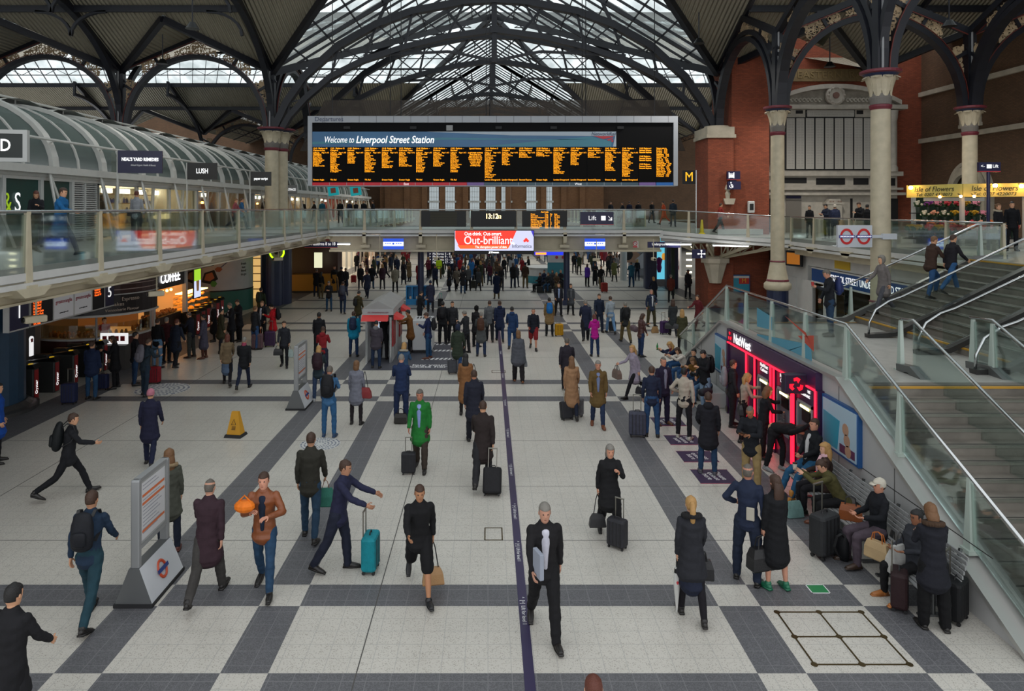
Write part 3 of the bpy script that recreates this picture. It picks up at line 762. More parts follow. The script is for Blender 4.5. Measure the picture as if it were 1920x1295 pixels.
rp = [37.2,34.6,31.2,28.1,24.6,21.9]
balustrade('glass balustrade of the right gallery in front of the memorial', [(15.9,a_) for a_ in rp], [(15.9,a_) for a_ in rp], 5.43)
fl = [45.6+3.4*k for k in range(13)]
balustrade('distant left gallery balustrade seen through the footbridge glass', [(XDL,a_) for a_ in fl], [(XDL,a_) for a_ in fl], 5.83)
balustrade('distant right gallery balustrade seen beyond the footbridge', [(10.1,a_) for a_ in fl], [(10.1,a_) for a_ in fl], 5.80)
balustrade('back balustrade of the footbridge', [(XDL,45.5),(0,45.5),(10.1,45.5)], [(-6,45.5),(0,45.5),(6,45.5)], 5.80)
m = MB()
m.box(XDL-.02,XDL+.03,4,41.2,4.44,4.60); m.box(XDL-.02,XDL+.07,4,41.2,4.30,4.40)
m.box(XDL,10.1,41.0,41.12,4.45,4.62); m.box(XDL,10.1,40.9,41.1,4.28,4.38)
m.path([(p[0],p[1]-.02,zfun(p)-1.32) for p in edge_r],.1,.2); m.path([(p[0]-.05,p[1]-.1,zfun(p)-1.55) for p in edge_r],.2,.12)
m.box(15.82,15.95,8,37.2,3.95,4.15); m.box(15.7,15.9,22,37.2,3.8,3.9)
struct('trim_gallery_fascia', m, white_p)
m = MB()
m.box(XDL-.5,XDL-.25,4,41.2,4.0,4.3); m.box(XDL-.62,XDL-.15,4,41.2,3.95,4.0); m.box(XDL-.3,XDL-.02,4,41.2,4.2,4.42)
m.box(XDL,10.1,41.6,41.9,3.45,4.3); m.box(XDL,10.1,41.3,42.2,3.35,3.47)
for y in lp: m.prism([(y-.55,4.3),(y+.55,4.3),(y+.3,4.12),(y-.3,4.12)], XDL-.5, XDL+.15, 'YZ'); m.bar((XDL+.1,y,4.25),(XDL-.6,y,4.05),.12,.16)
for x in bx_[1:-1]: m.box(x-.1,x+.1,40.9,41.7,3.9,4.5); m.bar((x,41.05,4.3),(x,41.5,3.75),.16,.3); m.box(x-.28,x+.28,41.2,41.7,3.6,3.78)
m.box(16.0,16.3,8,37,3.5,3.95)
for y in rp: m.prism([(y-.5,3.98),(y+.5,3.98),(y+.2,3.7),(y-.2,3.7)],15.7,16.2,'YZ')
struct('trim_gallery_beams', m, cream2)
o = thing('bridge_corbel', 'cream trussed bracket on a faceted corbel where the footbridge meets the red brick pier', 'bracket', kind='thing')
m = MB(); c_ = Vector((13.4,41.9,2.9))
for e in ((10.9,40.6),(12.2,39.5),(14.2,38.5),(15.7,37.9)):
 top = Vector((e[0],e[1],3.85)); m.bar(c_, top, .12, .16); m.bar((c_.x,c_.y,3.9), top, .1, .1)
 for k in range(1, 5): p = c_.lerp(top, k/5); q = Vector((c_.x,c_.y,3.9)).lerp(top, k/5); m.bar(p, q, .06, .08); q2 = Vector((c_.x,c_.y,3.9)).lerp(top, min(1,(k+1)/5)); m.bar(p, q2, .05, .06)
m.build('bracket_truss', cream2, o)
m = MB(); m.lathe([(.35,1.5),(.7,2.7),(.85,2.7),(.85,2.95),(.6,3.1)], (13.4,41.8,0), 8); m.build('corbel', stone, o)
# ================================================================= STAIRS AND NATWEST WALL
XW, ZLN = 7.05, 2.4; YA, YB = 21.4, 14.25
cladm = mat('clad_pale', srgb('#a9a9a8'), .45, var=.06, vscale=1.2); stepm = mat('step_grey', srgb('#706a62'), .55, var=.25, vscale=2.5)
riser = mat('riser_dark', srgb('#2d2a28'), .6); nosing = metalm('8b8880', .4); yellow = mat('nosing_yellow', srgb('#b5872a'), .5)
lnd = MB(); lnd.box(XW+.18,11.3,YB,YA,2.2,ZLN); lnd.box(11.3,15.1,13.5,22.3,2.2,2.4)
lndo = struct('floor_landing', lnd, [mat('landing_pale', srgb('#a3a19b'), .35, var=.1)])
poly = [(9.2,0),(YB,2.47),(YA,2.47),(26.4,0)]
m = MB(); m.prism(poly, XW, XW+.18, 'YZ'); m.mi = 1
for y in (10.6,12.3,14.25,21.9,23.4,24.9):
 zt = 2.47 if YB <= y <= YA else (2.47*(y-9.2)/(YB-9.2) if y < YB else 2.47*(26.4-y)/(26.4-YA))
 m.box(XW-.004, XW, y-.008, y+.008, 0, zt)
m.box(XW-.004, XW, 9.9, 14.9, 1.0, 1.015)
m.box(XW-.004, XW, 20.6, 25.3, 1.2, 1.215)
wall = struct('wall_stair', m, [cladm, mat('joint_dark', srgb('#33322f'), .7)])
m = MB(); m.path([(XW+.09,8.9,-.0),(XW+.09,9.2,.05),(XW+.09,YB,2.48),(XW+.09,YA,2.48),(XW+.09,26.4,.03)],.34,.07); m.build('wall_coping', mat('coping_steel', srgb('#b5b4b0'), .35, metal=.6), wall)
m = MB(); m.path([(XW+.3,9.0,.05),(XW+.3,YB,2.55)],.12,.16); m.build('stair_stringer', mat('stringer', srgb('#8d8c88'), .35, metal=.5), wall)
def flight(name, x0, x1, yb, yt, zb, zt, n, axis='Y'):
 """steps rising from b to t"""
 a_ = MB(); rise = (zt-zb)/n; run = (yt-yb)/n
 for i in range(n):
  y0_, y1_ = yb+run*i, yt
  lo, hi = min(y0_, y1_), max(y0_, y1_)
  if axis == 'Y': a_.mi = 0; a_.box(x0,x1,lo,hi,zb+rise*i-.0,zb+rise*(i+1)-.0)
  else: a_.mi = 0; a_.box(lo,hi,x0,x1,zb+rise*i,zb+rise*(i+1))
  nb = y0_; s_ = 1 if run > 0 else -1
  for mi, d0, d1, za_, zc in ((1,-.012,.05,-.035,.004),(3,.09,.12,-.01,.003)):
   a_.mi = (2 if i in (0, n-1) and mi == 1 else mi)
   p, q = sorted((nb+s_*d0, nb+s_*d1))
   z = zb+rise*(i+1)
   if axis == 'Y': a_.box(x0,x1,p,q,z+za_,z+zc)
   else: a_.box(p,q,x0,x1,z+za_,z+zc)
 return struct(name, a_, [stepm, nosing, yellow, riser])
flight('floor_stair_near', XW+.3, 15.1, 9.3, YB, 0, ZLN, 14)
flight('floor_stair_far', XW+.2, 11.3, 26.3, YA, 0, ZLN, 14)
flight('floor_stair_upper', 14.0, 21.9, 11.3, 15.1, ZLN, ZR, 11, 'X')
m = MB(); m.box(15.1,15.3,8,22.3,0,3.98); m.box(11.3,15.2,22.1,22.35,0,2.4)
m.prism([(11.3,2.2),(15.2,4.1),(15.2,0),(11.3,0)],22.0,22.15,'XZ')
struct('wall_stair_back', m, cladm)
gpm = mat('post_green', srgb('#a9b5ac'), .4)
def stair_rail(label, pts, posts, gh=.95, tube=.028, kerb=None):
 """pts: 3D points of the handrail"""
 o = thing('stair_balustrade', label, 'railing', kind='thing')
 m = MB(); m.tube(pts, tube, 8); m.build('handrail', steel, o, smooth=True)
 for p in posts:
  m = MB(); p = Vector(p); m.rings([[(p.x-a_,p.y-b_,p.z-1.1),(p.x+a_,p.y-b_,p.z-1.1),(p.x+a_,p.y+b_,p.z-1.1),(p.x-a_,p.y+b_,p.z-1.1)] if k == 0 else [(p.x-.03,p.y-.03,p.z-.03),(p.x+.03,p.y-.03,p.z-.03),(p.x+.03,p.y+.03,p.z-.03),(p.x-.03,p.y+.03,p.z-.03)] for k, (a_, b_) in enumerate(((.05,.08),(.03,.03)))])
  m.box(p.x-.09,p.x+.09,p.y-.11,p.y+.11,p.z-1.14,p.z-1.08); m.build('post', gpm, o)
 for i in range(len(pts)-1):
  p, q = Vector(pts[i]), Vector(pts[i+1])
  if (p-q).length < .5: continue
  d = Vector((q.x-p.x,q.y-p.y,0)).normalized(); n = Vector((-d.y,d.x,0))*.008
  m = MB(); m.rings([[e-n-Vector((0,0,gh+.06)), e+n-Vector((0,0,gh+.06)), e+n-Vector((0,0,.08)), e-n-Vector((0,0,.08))] for e in (p, q)]); m.build('glass_panel', clear, o)
 if kerb:
  m = MB(); m.path([Vector(p)-Vector((0,0,1.04)) for p in pts if True], kerb, .16); m.build('kerb', mat('kerb_steel', srgb('#6f706f'), .35, metal=.6), o)
 return o
ZN = 3.57
stair_rail('steel handrail and glass on top of the cash machine wall', [(7.2,26.6,1.15),(7.2,YA,ZN),(7.2,YB,ZN),(7.2,8.9,1.12)],
 [(7.2,24.9,1.87),(7.2,23.3,2.66),(7.2,YA,ZN),(7.2,19.8,ZN),(7.2,18.0,ZN),(7.2,16.1,ZN),(7.2,YB,ZN),(7.2,12.4,2.72),(7.2,10.6,1.9)])
stair_rail('left of two glass dividers on the near stair flight', [(8.93,15.35,3.5),(8.93,14.9,3.55),(8.93,9.1,.95)], [(8.93,15.35,3.5)], kerb=.2)
stair_rail('right glass divider on the near stair flight', [(10.6,15.6,3.5),(10.6,14.9,3.55),(10.6,9.1,.95)], [(10.6,15.5,3.5),(10.6,14.9,3.5)], kerb=.2)
stair_rail('glass balustrade on the far side of the upper stair flight', [(10.2,21.9,3.45),(11.0,21.9,3.5),(15.1,21.9,5.4),(16.0,21.9,5.42)], [(11.2,21.9,3.5),(15.2,21.9,5.4)], kerb=.16)
for y, lb in ((19.2,'upper stair divider rail nearest the blurred walkers'),(17.0,'middle divider rail of the upper stair flight'),(15.0,'nearest divider rail of the upper stair flight')):
 o = thing('stair_divider', lb, 'railing', kind='thing')
 m = MB(); m.path([(10.25,y,2.44),(11.0,y,2.5),(15.1,y,4.5),(15.8,y,4.5)],.22,.12); m.build('kerb', mat('kerb_dark', srgb('#3e3d3c'), .35, metal=.5), o)
 m = MB(); m.tube([(10.3,y,2.45),(10.32,y,2.8),(10.5,y,3.15),(10.85,y,3.38),(11.2,y,3.5),(15.1,y,5.35),(15.9,y,5.4)],.03,8); m.build('handrail', steel, o, smooth=True)
 m = MB(); m.rings([[(a_,y-.006,z0),(a_,y+.006,z0),(a_,y+.006,z1),(a_,y-.006,z1)] for a_, z0, z1 in ((10.9,2.55,3.3),(15.1,4.55,5.25),(15.8,4.55,5.3))]); m.build('glass_panel', clear, o)
stk = mat('sticker_blue', srgb('#4f8fa5'), .5); stk2 = mat('sticker_red', srgb('#b04a3a'), .5)
o = thing('window_sticker', 'blue and red fan-shaped logo sticker on the landing glass behind the cash machines', 'sticker', kind='thing')
def gl(y, z): return (7.17, y, z)
m = MB()
for a_ in ([(18.9,3.25),(17.9,3.15),(17.9,2.82),(18.9,2.75)], [(18.9,2.55),(15.9,2.85),(16.9,2.5),(18.9,2.5)][0:4], [(16.9,2.52),(15.75,2.9),(15.7,2.52)]):
 m.prism(a_, 7.165, 7.17, 'YZ')
m.build('sticker_blue', stk, o)
m = MB(); m.prism([(17.1,3.3),(16.0,3.1),(15.7,2.85),(15.9,3.0)],7.16,7.166,'YZ'); m.prism([(16.4,2.95),(15.6,3.1),(15.6,2.75)],7.16,7.166,'YZ'); m.build('sticker_red', stk2, o)
pur = mat('natwest_purple', srgb('#3b2346'), .35, var=.08); purd = mat('natwest_dark', srgb('#241530'), .4); redg = glow('ff1830', 2.2)
nw = thing('cash_machine_surround', 'purple bank fascia with red light lines set into the stair wall', 'cash machine surround', kind='thing')
m = MB(); m.box(6.9,XW,14.95,20.5,2.06,2.43); m.box(6.88,XW,20.38,20.5,0,2.1); m.box(6.93,XW,18.9,20.4,0,2.06); m.box(6.9,XW,18.35,18.95,0,2.06); m.box(6.9,XW,17.1,17.3,0,2.06); m.box(6.9,XW,16.0,16.1,0,2.06); m.box(6.9,XW,14.85,14.98,0,2.06)
m.build('fascia', pur, nw)
m = MB(); m.box(6.87,6.9,14.95,20.4,2.04,2.075)
for y in (18.93,18.33,17.3,17.1,16.1,16.0,14.93): m.box(6.87,6.9,y-.022,y+.022,.1,2.05)
m.build('red_light', redg, nw)
m = MB(); m.box(6.86,6.9,20.38,20.5,.55,.7); m.box(6.86,6.9,20.38,20.5,.05,.2); m.build('steel_plate', nosing, nw)
wt = mat('letter_white', (.8,.8,.8), .4, emit=(1,1,1), es=.5)
text('NatWest', .36, wt, (6.885,19.25,2.25), FACE_L, nw, 'lettering', bold=.008, sx=.95)
def knot(mb, y, z, r, x):
 for k in range(3):
  t = 2*math.pi*k/3+math.pi/2
  pts = [(r*.35,-.3),(r,-.28),(r*1.05,.25),(r*.85,.5),(r*.5,.35)]
  mb.prism([(y-(a_*math.cos(t+b_*1.3)), z+a_*math.sin(t+b_*1.3)) for a_, b_ in pts], x-.012, x, 'YZ')
rl = mat('logo_red', srgb('#e0142c'), .4, emit=srgb('#e0142c'), es=.8)
m = MB(); knot(m, 20.2, 2.25, .13, 6.89); m.build('logo', rl, nw)
for i, yc in enumerate((17.82, 16.6, 15.5)):
 a_ = thing('cash_machine', ['cash machine used by the woman with long wavy blonde hair', 'middle cash machine with a white and red screen, used by the curly-haired woman', 'nearest cash machine beside the projecting logo sign'][i], 'cash machine', (0,yc,0))
 m = MB(); m.box(6.94,XW-.01,-.5,.5,.02,2.02); m.build('body', pur, a_)
 m = MB(); m.rings([[(6.93,-.36,.62),(6.93,.36,.62),(6.93,.36,1.62),(6.93,-.36,1.62)],[(6.97,-.3,.68),(6.97,.3,.68),(6.97,.3,1.56),(6.97,-.3,1.56)]]); m.build('bezel', mat('bezel_grey', srgb('#5d6068'), .35), a_)
 m = MB(); m.box(6.90,6.93,-.38,.38,1.6,1.66); m.box(6.9,6.93,-.38,.38,.6,.66); m.box(6.9,6.93,-.38,-.34,.6,1.66); m.box(6.9,6.93,.34,.38,.6,1.66); m.build('frame', mat('bezel_light', srgb('#8c8f95'), .3), a_)
 m = MB(); m.box(6.90,6.925,-.28,.1,1.25,1.5); m.build('screen', blk, a_)
 m = MB(); m.box(6.885,6.9,-.26,.16,1.53,1.58); m.build('light_strip', glow('fff0a0', 3), a_)
 m = MB()
 for p in range(4):
  for q in range(3): m.box(6.88,6.9,-.1+q*.07,-.05+q*.07,.9+p*.06,.94+p*.06)
 m.box(6.88,6.93,-.2,.2,.82,.88); m.build('keypad', mat('key_silver', srgb('#a5a7aa'), .3, metal=.8), a_)
 text('NatWest\nCashout', .13, wt, (6.93,0,1.88), FACE_L, a_, 'lettering', ls=.85)
o = thing('projecting_sign', 'purple projecting sign with a red three-part knot logo above the nearest cash machine', 'sign', kind='thing')
m = MB(); m.rbox(6.42,6.92,15.35,15.55,1.88,2.3,.02); m.box(6.9,XW,15.4,15.5,2.0,2.2); m.build('sign_box', purd, o)
m = MB()
for k in range(3):
 t = 2*math.pi*k/3+math.pi/2
 pts = [(.05,-.9),(.15,-.62),(.165,-.1),(.15,.42),(.09,.6),(.09,-.1)]
 m.prism([(6.67+a_*math.cos(t+b_), 2.08+a_*math.sin(t+b_)) for a_, b_ in pts], 15.335, 15.35, 'XZ')
m.build('logo', rl, o)
def poster(label, y0, y1, z0, z1, seed):
 o = thing('poster', label, 'poster', kind='thing')
 m = MB(); m.box(6.97,XW,y0,y1,z0,z1); m.build('frame', mat('poster_frame_blue', srgb('#1d4f86'), .4), o)
 m = MB(); m.box(6.955,6.97,y0+.06,y1-.06,z0+.05,z1-.05); m.build('sheet', mat('poster_pale', srgb('#9fb6c4'), .4), o)
 m = MB(); m.prism([(y1-.1,z0+.1),(y1-.1,z1-.3),((y0+y1)/2-.05,z1-.35),((y0+y1)/2+.05,z0+.1)],6.945,6.955,'YZ'); m.build('blue_area', mat('poster_teal', srgb('#2a88a0'), .4), o)
 m = MB()
 for k in range(3): m.lathe([(.12,0),(.12,.006)], (6.947, (y0+y1)/2-.28-.05*k, z1-.45-.2*k), 10, 'X')
 m.build('portrait', mat('poster_skin', srgb('#a8846c'), .5), o)
 m = MB(); m.box(6.948,6.955,y0+.1,(y0+y1)/2-.05,z0+.1,z0+.26); m.build('caption_band', mat('poster_plum', srgb('#5a2f4a'), .5), o)
 return o
poster('large blue framed poster right of the cash machines', 13.35, 14.8, 1.0, 2.04, 1)
poster('small blue framed poster left of the purple bank fascia', 20.65, 21.8, .95, 2.07, 2)
def bench(y0, label):
 o = thing('steel_bench', label, 'bench', (6.45,y0,0), group='slatted steel benches along the stair wall')
 m = MB()
 for k in range(7): m.box(-.28+k*.075,-.225+k*.075,.02,1.55,.43,.45)
 m.build('seat', greyp, o)
 m = MB()
 for k in range(6): z = .56+k*.065; m.box(.26+.02*k,.28+.02*k,.02,1.55,z,z+.05)
 m.build('backrest', greyp, o)
 m = MB(); m.box(-.25,.25,.2,.26,.38,.43); m.box(-.25,.25,1.3,1.36,.38,.43)
 for y in (.23,1.33): m.bar((.27,y,.4),(.4,y,.97),.04,.04,(0,1,0))
 m.build('frame', metalm('7d7f80', .4), o)
 for y in (.23,1.33):
  m = MB(); m.tube([(0,y,.4),(0,y,.03)],.03,8); m.box(-.22,.22,y-.04,y+.04,.0,.03); m.build('leg', metalm('7d7f80', .4), o)
 return o
bench(10.05,'nearest slatted steel bench beside the woman in a black parka'); bench(11.6,'middle slatted steel bench behind the man in a white cap'); bench(13.15,'farther slatted steel bench behind the woman with curly hair')
m = MB(); m.rbox(6.5,7.03,20.9,25.3,.0,.45,.02); struct('trim_ledge', m, cladm)
# ================================================================= DEPARTURE BOARD
YBD = 39.0
def bx(px): return (px-CX)*YBD/F
def bz(py): return HC-(py-HY)*YBD/F
bd = thing('departure_board', 'huge hanging departures board with twenty-one columns of orange text', 'departure board', (0,0,0))
m = MB(); m.box(bx(586),bx(1262),YBD,YBD+.9,bz(347),bz(226)); m.build('housing', mat('board_black', srgb('#0b0b0d'), .7, spec=.15), bd)
m = MB(); m.box(bx(578),bx(1270),YBD-.12,YBD+.95,bz(230),bz(218)); m.box(bx(578),bx(586),YBD-.12,YBD+.9,bz(348),bz(230)); m.box(bx(1262),bx(1270),YBD-.12,YBD+.9,bz(348),bz(230)); m.box(bx(578),bx(1270),YBD-.05,YBD+.9,bz(349),bz(347.4))
m.mi = 1
for k in range(1, 22): m.box(bx(578+k*32.1)-.012, bx(578+k*32.1)+.012, YBD-.124, YBD-.12, bz(230), bz(218))
m.build('frame', [mat('board_frame', srgb('#a3a7ad'), .45), mat('board_joint', srgb('#5b5e62'), .6)], bd)
text('Departures', .34, mat('board_text_dark', srgb('#3b4560'), .6), (bx(591),YBD-.13,bz(224)), FACE, bd, 'lettering', 'LEFT')
m = MB(); m.box(bx(586),bx(1155),YBD-.06,YBD,bz(275.5),bz(247)); ban = m.build('banner', mat('banner_blue', srgb('#2c5273'), .4, var=.25, vscale=.35, emit=srgb('#2c5273'), es=.25), bd)
m = MB(); m.prism([(bx(800),bz(247)),(bx(1155),bz(247)),(bx(1155),bz(275)),(bx(1149),bz(275)),(bx(1153),bz(255)),(bx(1105),bz(255)),(bx(960),bz(254))],YBD-.075,YBD-.06); m.build('white_sweep', mat('banner_white', srgb('#a9b6c2'), .4), ban)
m = MB(); m.prism([(bx(586),bz(266)),(bx(830),bz(258)),(bx(1105),bz(262)),(bx(830),bz(262)),(bx(586),bz(271))],YBD-.068,YBD-.06); m.prism([(bx(900),bz(275)),(bx(1106),bz(256)),(bx(1147),bz(265)),(bx(1145),bz(275))],YBD-.068,YBD-.06); m.build('light_streak', mat('banner_teal', srgb('#3f8194'), .4), ban)
m = MB()
for a_, b_, c_, d_ in ((1113,256,1140,260),): pass
m.prism([(bx(1112),bz(255)),(bx(1150),bz(255)),(bx(1149),bz(257)),(bx(1131),bz(261))],YBD-.085,YBD-.07); m.prism([(bx(1137),bz(262)),(bx(1149),bz(258.5)),(bx(1149),bz(260.5)),(bx(1141),bz(264))],YBD-.085,YBD-.07); m.prism([(bx(1144),bz(264.5)),(bx(1150),bz(262)),(bx(1149),bz(267))],YBD-.085,YBD-.07)
m.build('red_mark', mat('nr_red', srgb('#b8303a'), .4), ban)
text('NetworkRail', .26, mat('nr_dark', srgb('#2f3f60'), .5), (bx(1131),YBD-.09,bz(251.4)), FACE, ban, 'lettering', shear=.25)
text('Welcome to', .50, wt, (bx(608),YBD-.09,bz(262.5)), FACE, ban, 'lettering', 'LEFT', shear=.25, sx=.64)
text('Liverpool Street Station', .56, wt, (bx(667.5),YBD-.09,bz(262.5)), FACE, ban, 'lettering', 'LEFT', shear=.25, bold=.008, sx=.79)
m = MB()
for px in (651,775,935,1038,1163): m.box(bx(px-6),bx(px+6),YBD-.1,YBD,bz(242),bz(237));
m.build('ventilation_box', dark, bd)
m = MB(); m.box(bx(837),bx(849),YBD-.1,YBD,bz(245),bz(235)); m.build('light_box', greyp, bd)
cols = [("13:15  Platform 10","Clacton-on-Sea",10,"Greater Anglia"),("13:21  Platform 15","Chingford",14,"TFL Rail"),("13:20  Platform  -","Norwich",8,"Greater Anglia"),("13:30  Platform  -","Enfield Town",14,"TFL Rail"),("13:18  Platform 16","Southend Vic",11,"Greater Anglia"),("13:32  Platform  -","Colchester Town",10,"Greater Anglia"),("13:40  Platform  -","Shenfield",14,"TFL Rail"),("13:38  Platform  -","Braintree",10,"Greater Anglia"),("13:50  Platform  -","Shenfield",14,"TFL Rail"),None,
 ("13:15  Platform 3","Cheshunt",18,"London Overground"),("13:18  Platform 2","Chingford",9,"London Overground"),("13:25  Platform 4","Stansted Airport",4,"Stansted Express"),("13:28  Platform  -","Cambridge North",3,"Greater Anglia"),("13:30  Platform  -","Enfield Town",15,"London Overground"),("13:33  Platform  -","Chingford",9,"London Overground"),("13:40  Platform  -","Stansted Airport",4,"Stansted Express"),("13:42  Platform  -","Hertford East",13,"Greater Anglia"),("13:45  Platform  -","Cheshunt",17,"London Overground"),None,None]
stops = "Calling at:|Stratford|Romford|Shenfield|Ingatestone|Chelmsford|Witham|Marks Tey|Colchester|Manningtree|Hackney Downs|Rectory Road|Seven Sisters|Bruce Grove|White Hart Lane|Edmonton Green|Harlow Town|Broxbourne|& Cheshunt".split('|')
rb = random.Random(5)
for k in range(21):
 x0 = bx(587.5+k*32.15)
 m = MB(); m.box(x0-.02,x0+.86,YBD-.03,YBD-.005,bz(345),bz(275.5)); pn = m.build('display_panel', mat('panel_led', srgb('#121110'), .8, spec=.1), bd)
 c_ = cols[k]
 if c_:
  st = [stops[0]+"     Page 1 of 2"]+rb.sample(stops[1:-1], min(c_[2]-2, 17))+["& "+c_[1]]
  body = "\n".join(st); text(c_[0]+"\n"+c_[1], .118, orange, (x0,YBD-.04,bz(276.3)), FACE, pn, 'led_lettering', 'LEFT', ls=.95, valign='TOP', ext=.002, sx=.88)
  text(body, .1, orange, (x0,YBD-.04,bz(284.6)), FACE, pn, 'led_lettering', 'LEFT', ls=.80, valign='TOP', ext=.002, sx=.88)
  text(c_[3], .115, orange, (x0,YBD-.04,bz(337)), FACE, pn, 'led_lettering', 'LEFT', ext=.002, sx=.88)
 elif k == 9:
  text("Special Notices", .118, orange, (x0+.42,YBD-.04,bz(276.5)), FACE, pn, 'led_lettering', valign='TOP', ext=.002, sx=.9)
  text("CUSTOMER NOTICE\nPlease keep your\nbags with you at all\ntimes and report any\nunattended items to\na member of staff\nor police officer\nThank you for\ntravelling today", .105, orange, (x0+.42,YBD-.04,bz(285)), FACE, pn, 'led_lettering', ls=.82, valign='TOP', ext=.002, sx=.85)
 elif k == 19:
  text("\n\n".join("13:%s Platform %s\nStansted Airport\nStansted Express" % q for q in (('25','4'),('40','-'),('55','-'))), .115, orange, (x0,YBD-.04,bz(276.3)), FACE, pn, 'led_lettering', 'LEFT', ls=.95, valign='TOP', ext=.002, sx=.85)
 else:
  text("Fastest trains to\n"+"\n".join("%s    13:%d" % (q[:12], rb.randint(14,58)) for q in stops[1:19]), .1, orange, (x0,YBD-.04,bz(276.3)), FACE, pn, 'led_lettering', 'LEFT', ls=.85, valign='TOP', ext=.002, sx=.85)
strips = [('d0142c',0,9),('7a5fa0',9,10),('3e5766',10,19),('7a5fa0',19,20),('1668b8',20,21)]
for h, a_, b_ in strips:
 m = MB(); m.box(bx(586+a_*32.15),bx(586+b_*32.2),YBD-.06,YBD,bz(347.5),bz(342)); m.mi = 1
 for k in range(a_+1, b_): m.box(bx(586+k*32.15)-.012,bx(586+k*32.15)+.012,YBD-.064,YBD-.06,bz(347.5),bz(342))
 sb = m.build('colour_strip', [paint(h, .4), mat('board_frame', srgb('#a3a7ad'), .45)], bd)
 if a_ == 0: text('East', .17, wt, (bx(762),YBD-.07,bz(344.8)), FACE, sb)
 if a_ == 10: text('West', .17, wt, (bx(1084),YBD-.07,bz(344.8)), FACE, sb)
# ================================================================= FOOTBRIDGE SIGNS
YS = 41.05
def sx_(px, Y=YS): return (px-CX)*Y/F
def sz_(py, Y=YS): return HC-(py-HY)*Y/F
def panel(name, label, cat, px0, px1, py0, py1, col, Y=YS, d=.1, frame=None, **kw):
 o = thing(name, label, cat, (0,0,0), kind='thing')
 m = MB(); m.box(sx_(px0,Y),sx_(px1,Y),Y-d,Y,sz_(py1,Y),sz_(py0,Y)); m.build('panel', col, o)
 if frame:
  m = MB(); a_, b_, c_, e_ = sx_(px0,Y), sx_(px1,Y), sz_(py1,Y), sz_(py0,Y); t = .04
  m.box(a_-t,a_,Y-d-.02,Y,c_-t,e_+t); m.box(b_,b_+t,Y-d-.02,Y,c_-t,e_+t); m.box(a_,b_,Y-d-.02,Y,c_-t,c_); m.box(a_,b_,Y-d-.02,Y,e_,e_+t); m.build('frame', frame, o)
 return o
nvy = mat('sign_navy', srgb('#1a1a44'), .4)
o = panel('display_screen', 'switched off dark display screen on the left of the footbridge front', 'display', 790, 874, 395, 425, blk)
m = MB();
for k in range(14): m.box(sx_(807),sx_(857),YS-.108,YS-.1,sz_(423-k*1.9),sz_(422.1-k*1.9))
m.build('led_rows', mat('led_off', srgb('#3a3618'), .6), o)
o = panel('display_screen', 'black display showing the time 13:12 in pale digits', 'clock display', 883, 968, 395, 425, blk); text('13:12', .40, glow('ffe09a', 2.2), (sx_(922),YS-.11,sz_(405.5)), FACE, o, 'digits', bold=.008, sx=.85); text('12', .24, glow('ffe09a', 2.2), (sx_(936.5),YS-.11,sz_(406.6)), FACE, o, 'digits', bold=.006, sx=.85)
o = panel('display_screen', 'black display with an orange arrivals table on the footbridge front', 'display', 979, 1063, 395, 425, blk)
text('Arrivals', .14, orange, (sx_(1021),YS-.11,sz_(397.3)), FACE, o, 'led_lettering', ext=.002)
text('From\nNorwich\nStansted Airport\nIpswich\nCambridge North\nClacton-on-Sea\nSouthend Vic\nHertford East\nColchester', .115, orange, (sx_(995),YS-.11,sz_(399.5)), FACE, o, 'led_lettering', 'LEFT', ls=.85, valign='TOP', ext=.002)
for px, tx in ((1021,'Time\n13:05\n13:08\n13:12\n13:13\n13:15\n13:18\n13:21\n13:24'),(1031,'Plat\n10\n5\n8\n3\n12\n15\n2\n11'),(1039,'Expt\nOn time\nOn time\n13:16\nOn time\nOn time\n13:20\nOn time\nOn time')):
 text(tx, .115, orange, (sx_(px),YS-.11,sz_(399.5)), FACE, o, 'led_lettering', 'LEFT', ls=.85, valign='TOP', ext=.002, sx=.8)
o = panel('lift_sign', 'navy Lift sign with white letters on the footbridge glass', 'sign', 1088, 1150, 397, 421, nvy); text('Lift', .36, wt, (sx_(1110),YS-.11,sz_(409)), FACE, o)
m = MB(); m.box(sx_(1126.5),sx_(1135),YS-.112,YS-.1,sz_(413),sz_(404.5)); m.mi=0; m.bar((sx_(1140),YS-.106,sz_(405)),(sx_(1146),YS-.106,sz_(412)),.02,.05,(0,1,0)); m.box(sx_(1140.5),sx_(1147),YS-.112,YS-.1,sz_(413),sz_(411.6)); m.box(sx_(1145.6),sx_(1147),YS-.112,YS-.1,sz_(413),sz_(407)); m.build('pictogram', wt, o)
m = MB(); m.box(sx_(1088),sx_(1150),YS-.112,YS-.1,sz_(421.2),sz_(420.2)); m.build('red_edge', mat('nr_red', srgb('#b8303a')), o)
o = thing('advertising_screen', 'wide red and white out-brilliant advertising screen hanging under the footbridge', 'screen', kind='thing')
YA2 = 40.6; ax = lambda p: sx_(p,YA2); az = lambda p: sz_(p,YA2)
m = MB(); m.box(ax(852),ax(1001),YA2-.25,YA2,az(476),az(431)); m.build('housing', blk, o)
m = MB(); [m.box(ax(p)-.05,ax(p)+.05,YA2-.02,41.1,4.1,4.45) for p in (870,980)]; m.build('hanger', cream2, o)
m = MB(); m.box(ax(853),ax(1000),YA2-.28,YA2-.25,az(469),az(432)); scn = m.build('white_area', mat('ad_white', srgb('#c9cbe6'), .3, emit=srgb('#c9cbe6'), es=.55), o)
m = MB(); m.prism([(ax(854),az(432)),(ax(968),az(432)),(ax(956),az(459)),(ax(860),az(459)),(ax(854),az(446))],YA2-.29,YA2-.28); m.build('red_area', mat('ad_red', srgb('#e0301c'), .3, emit=srgb('#e0301c'), es=.6), o)
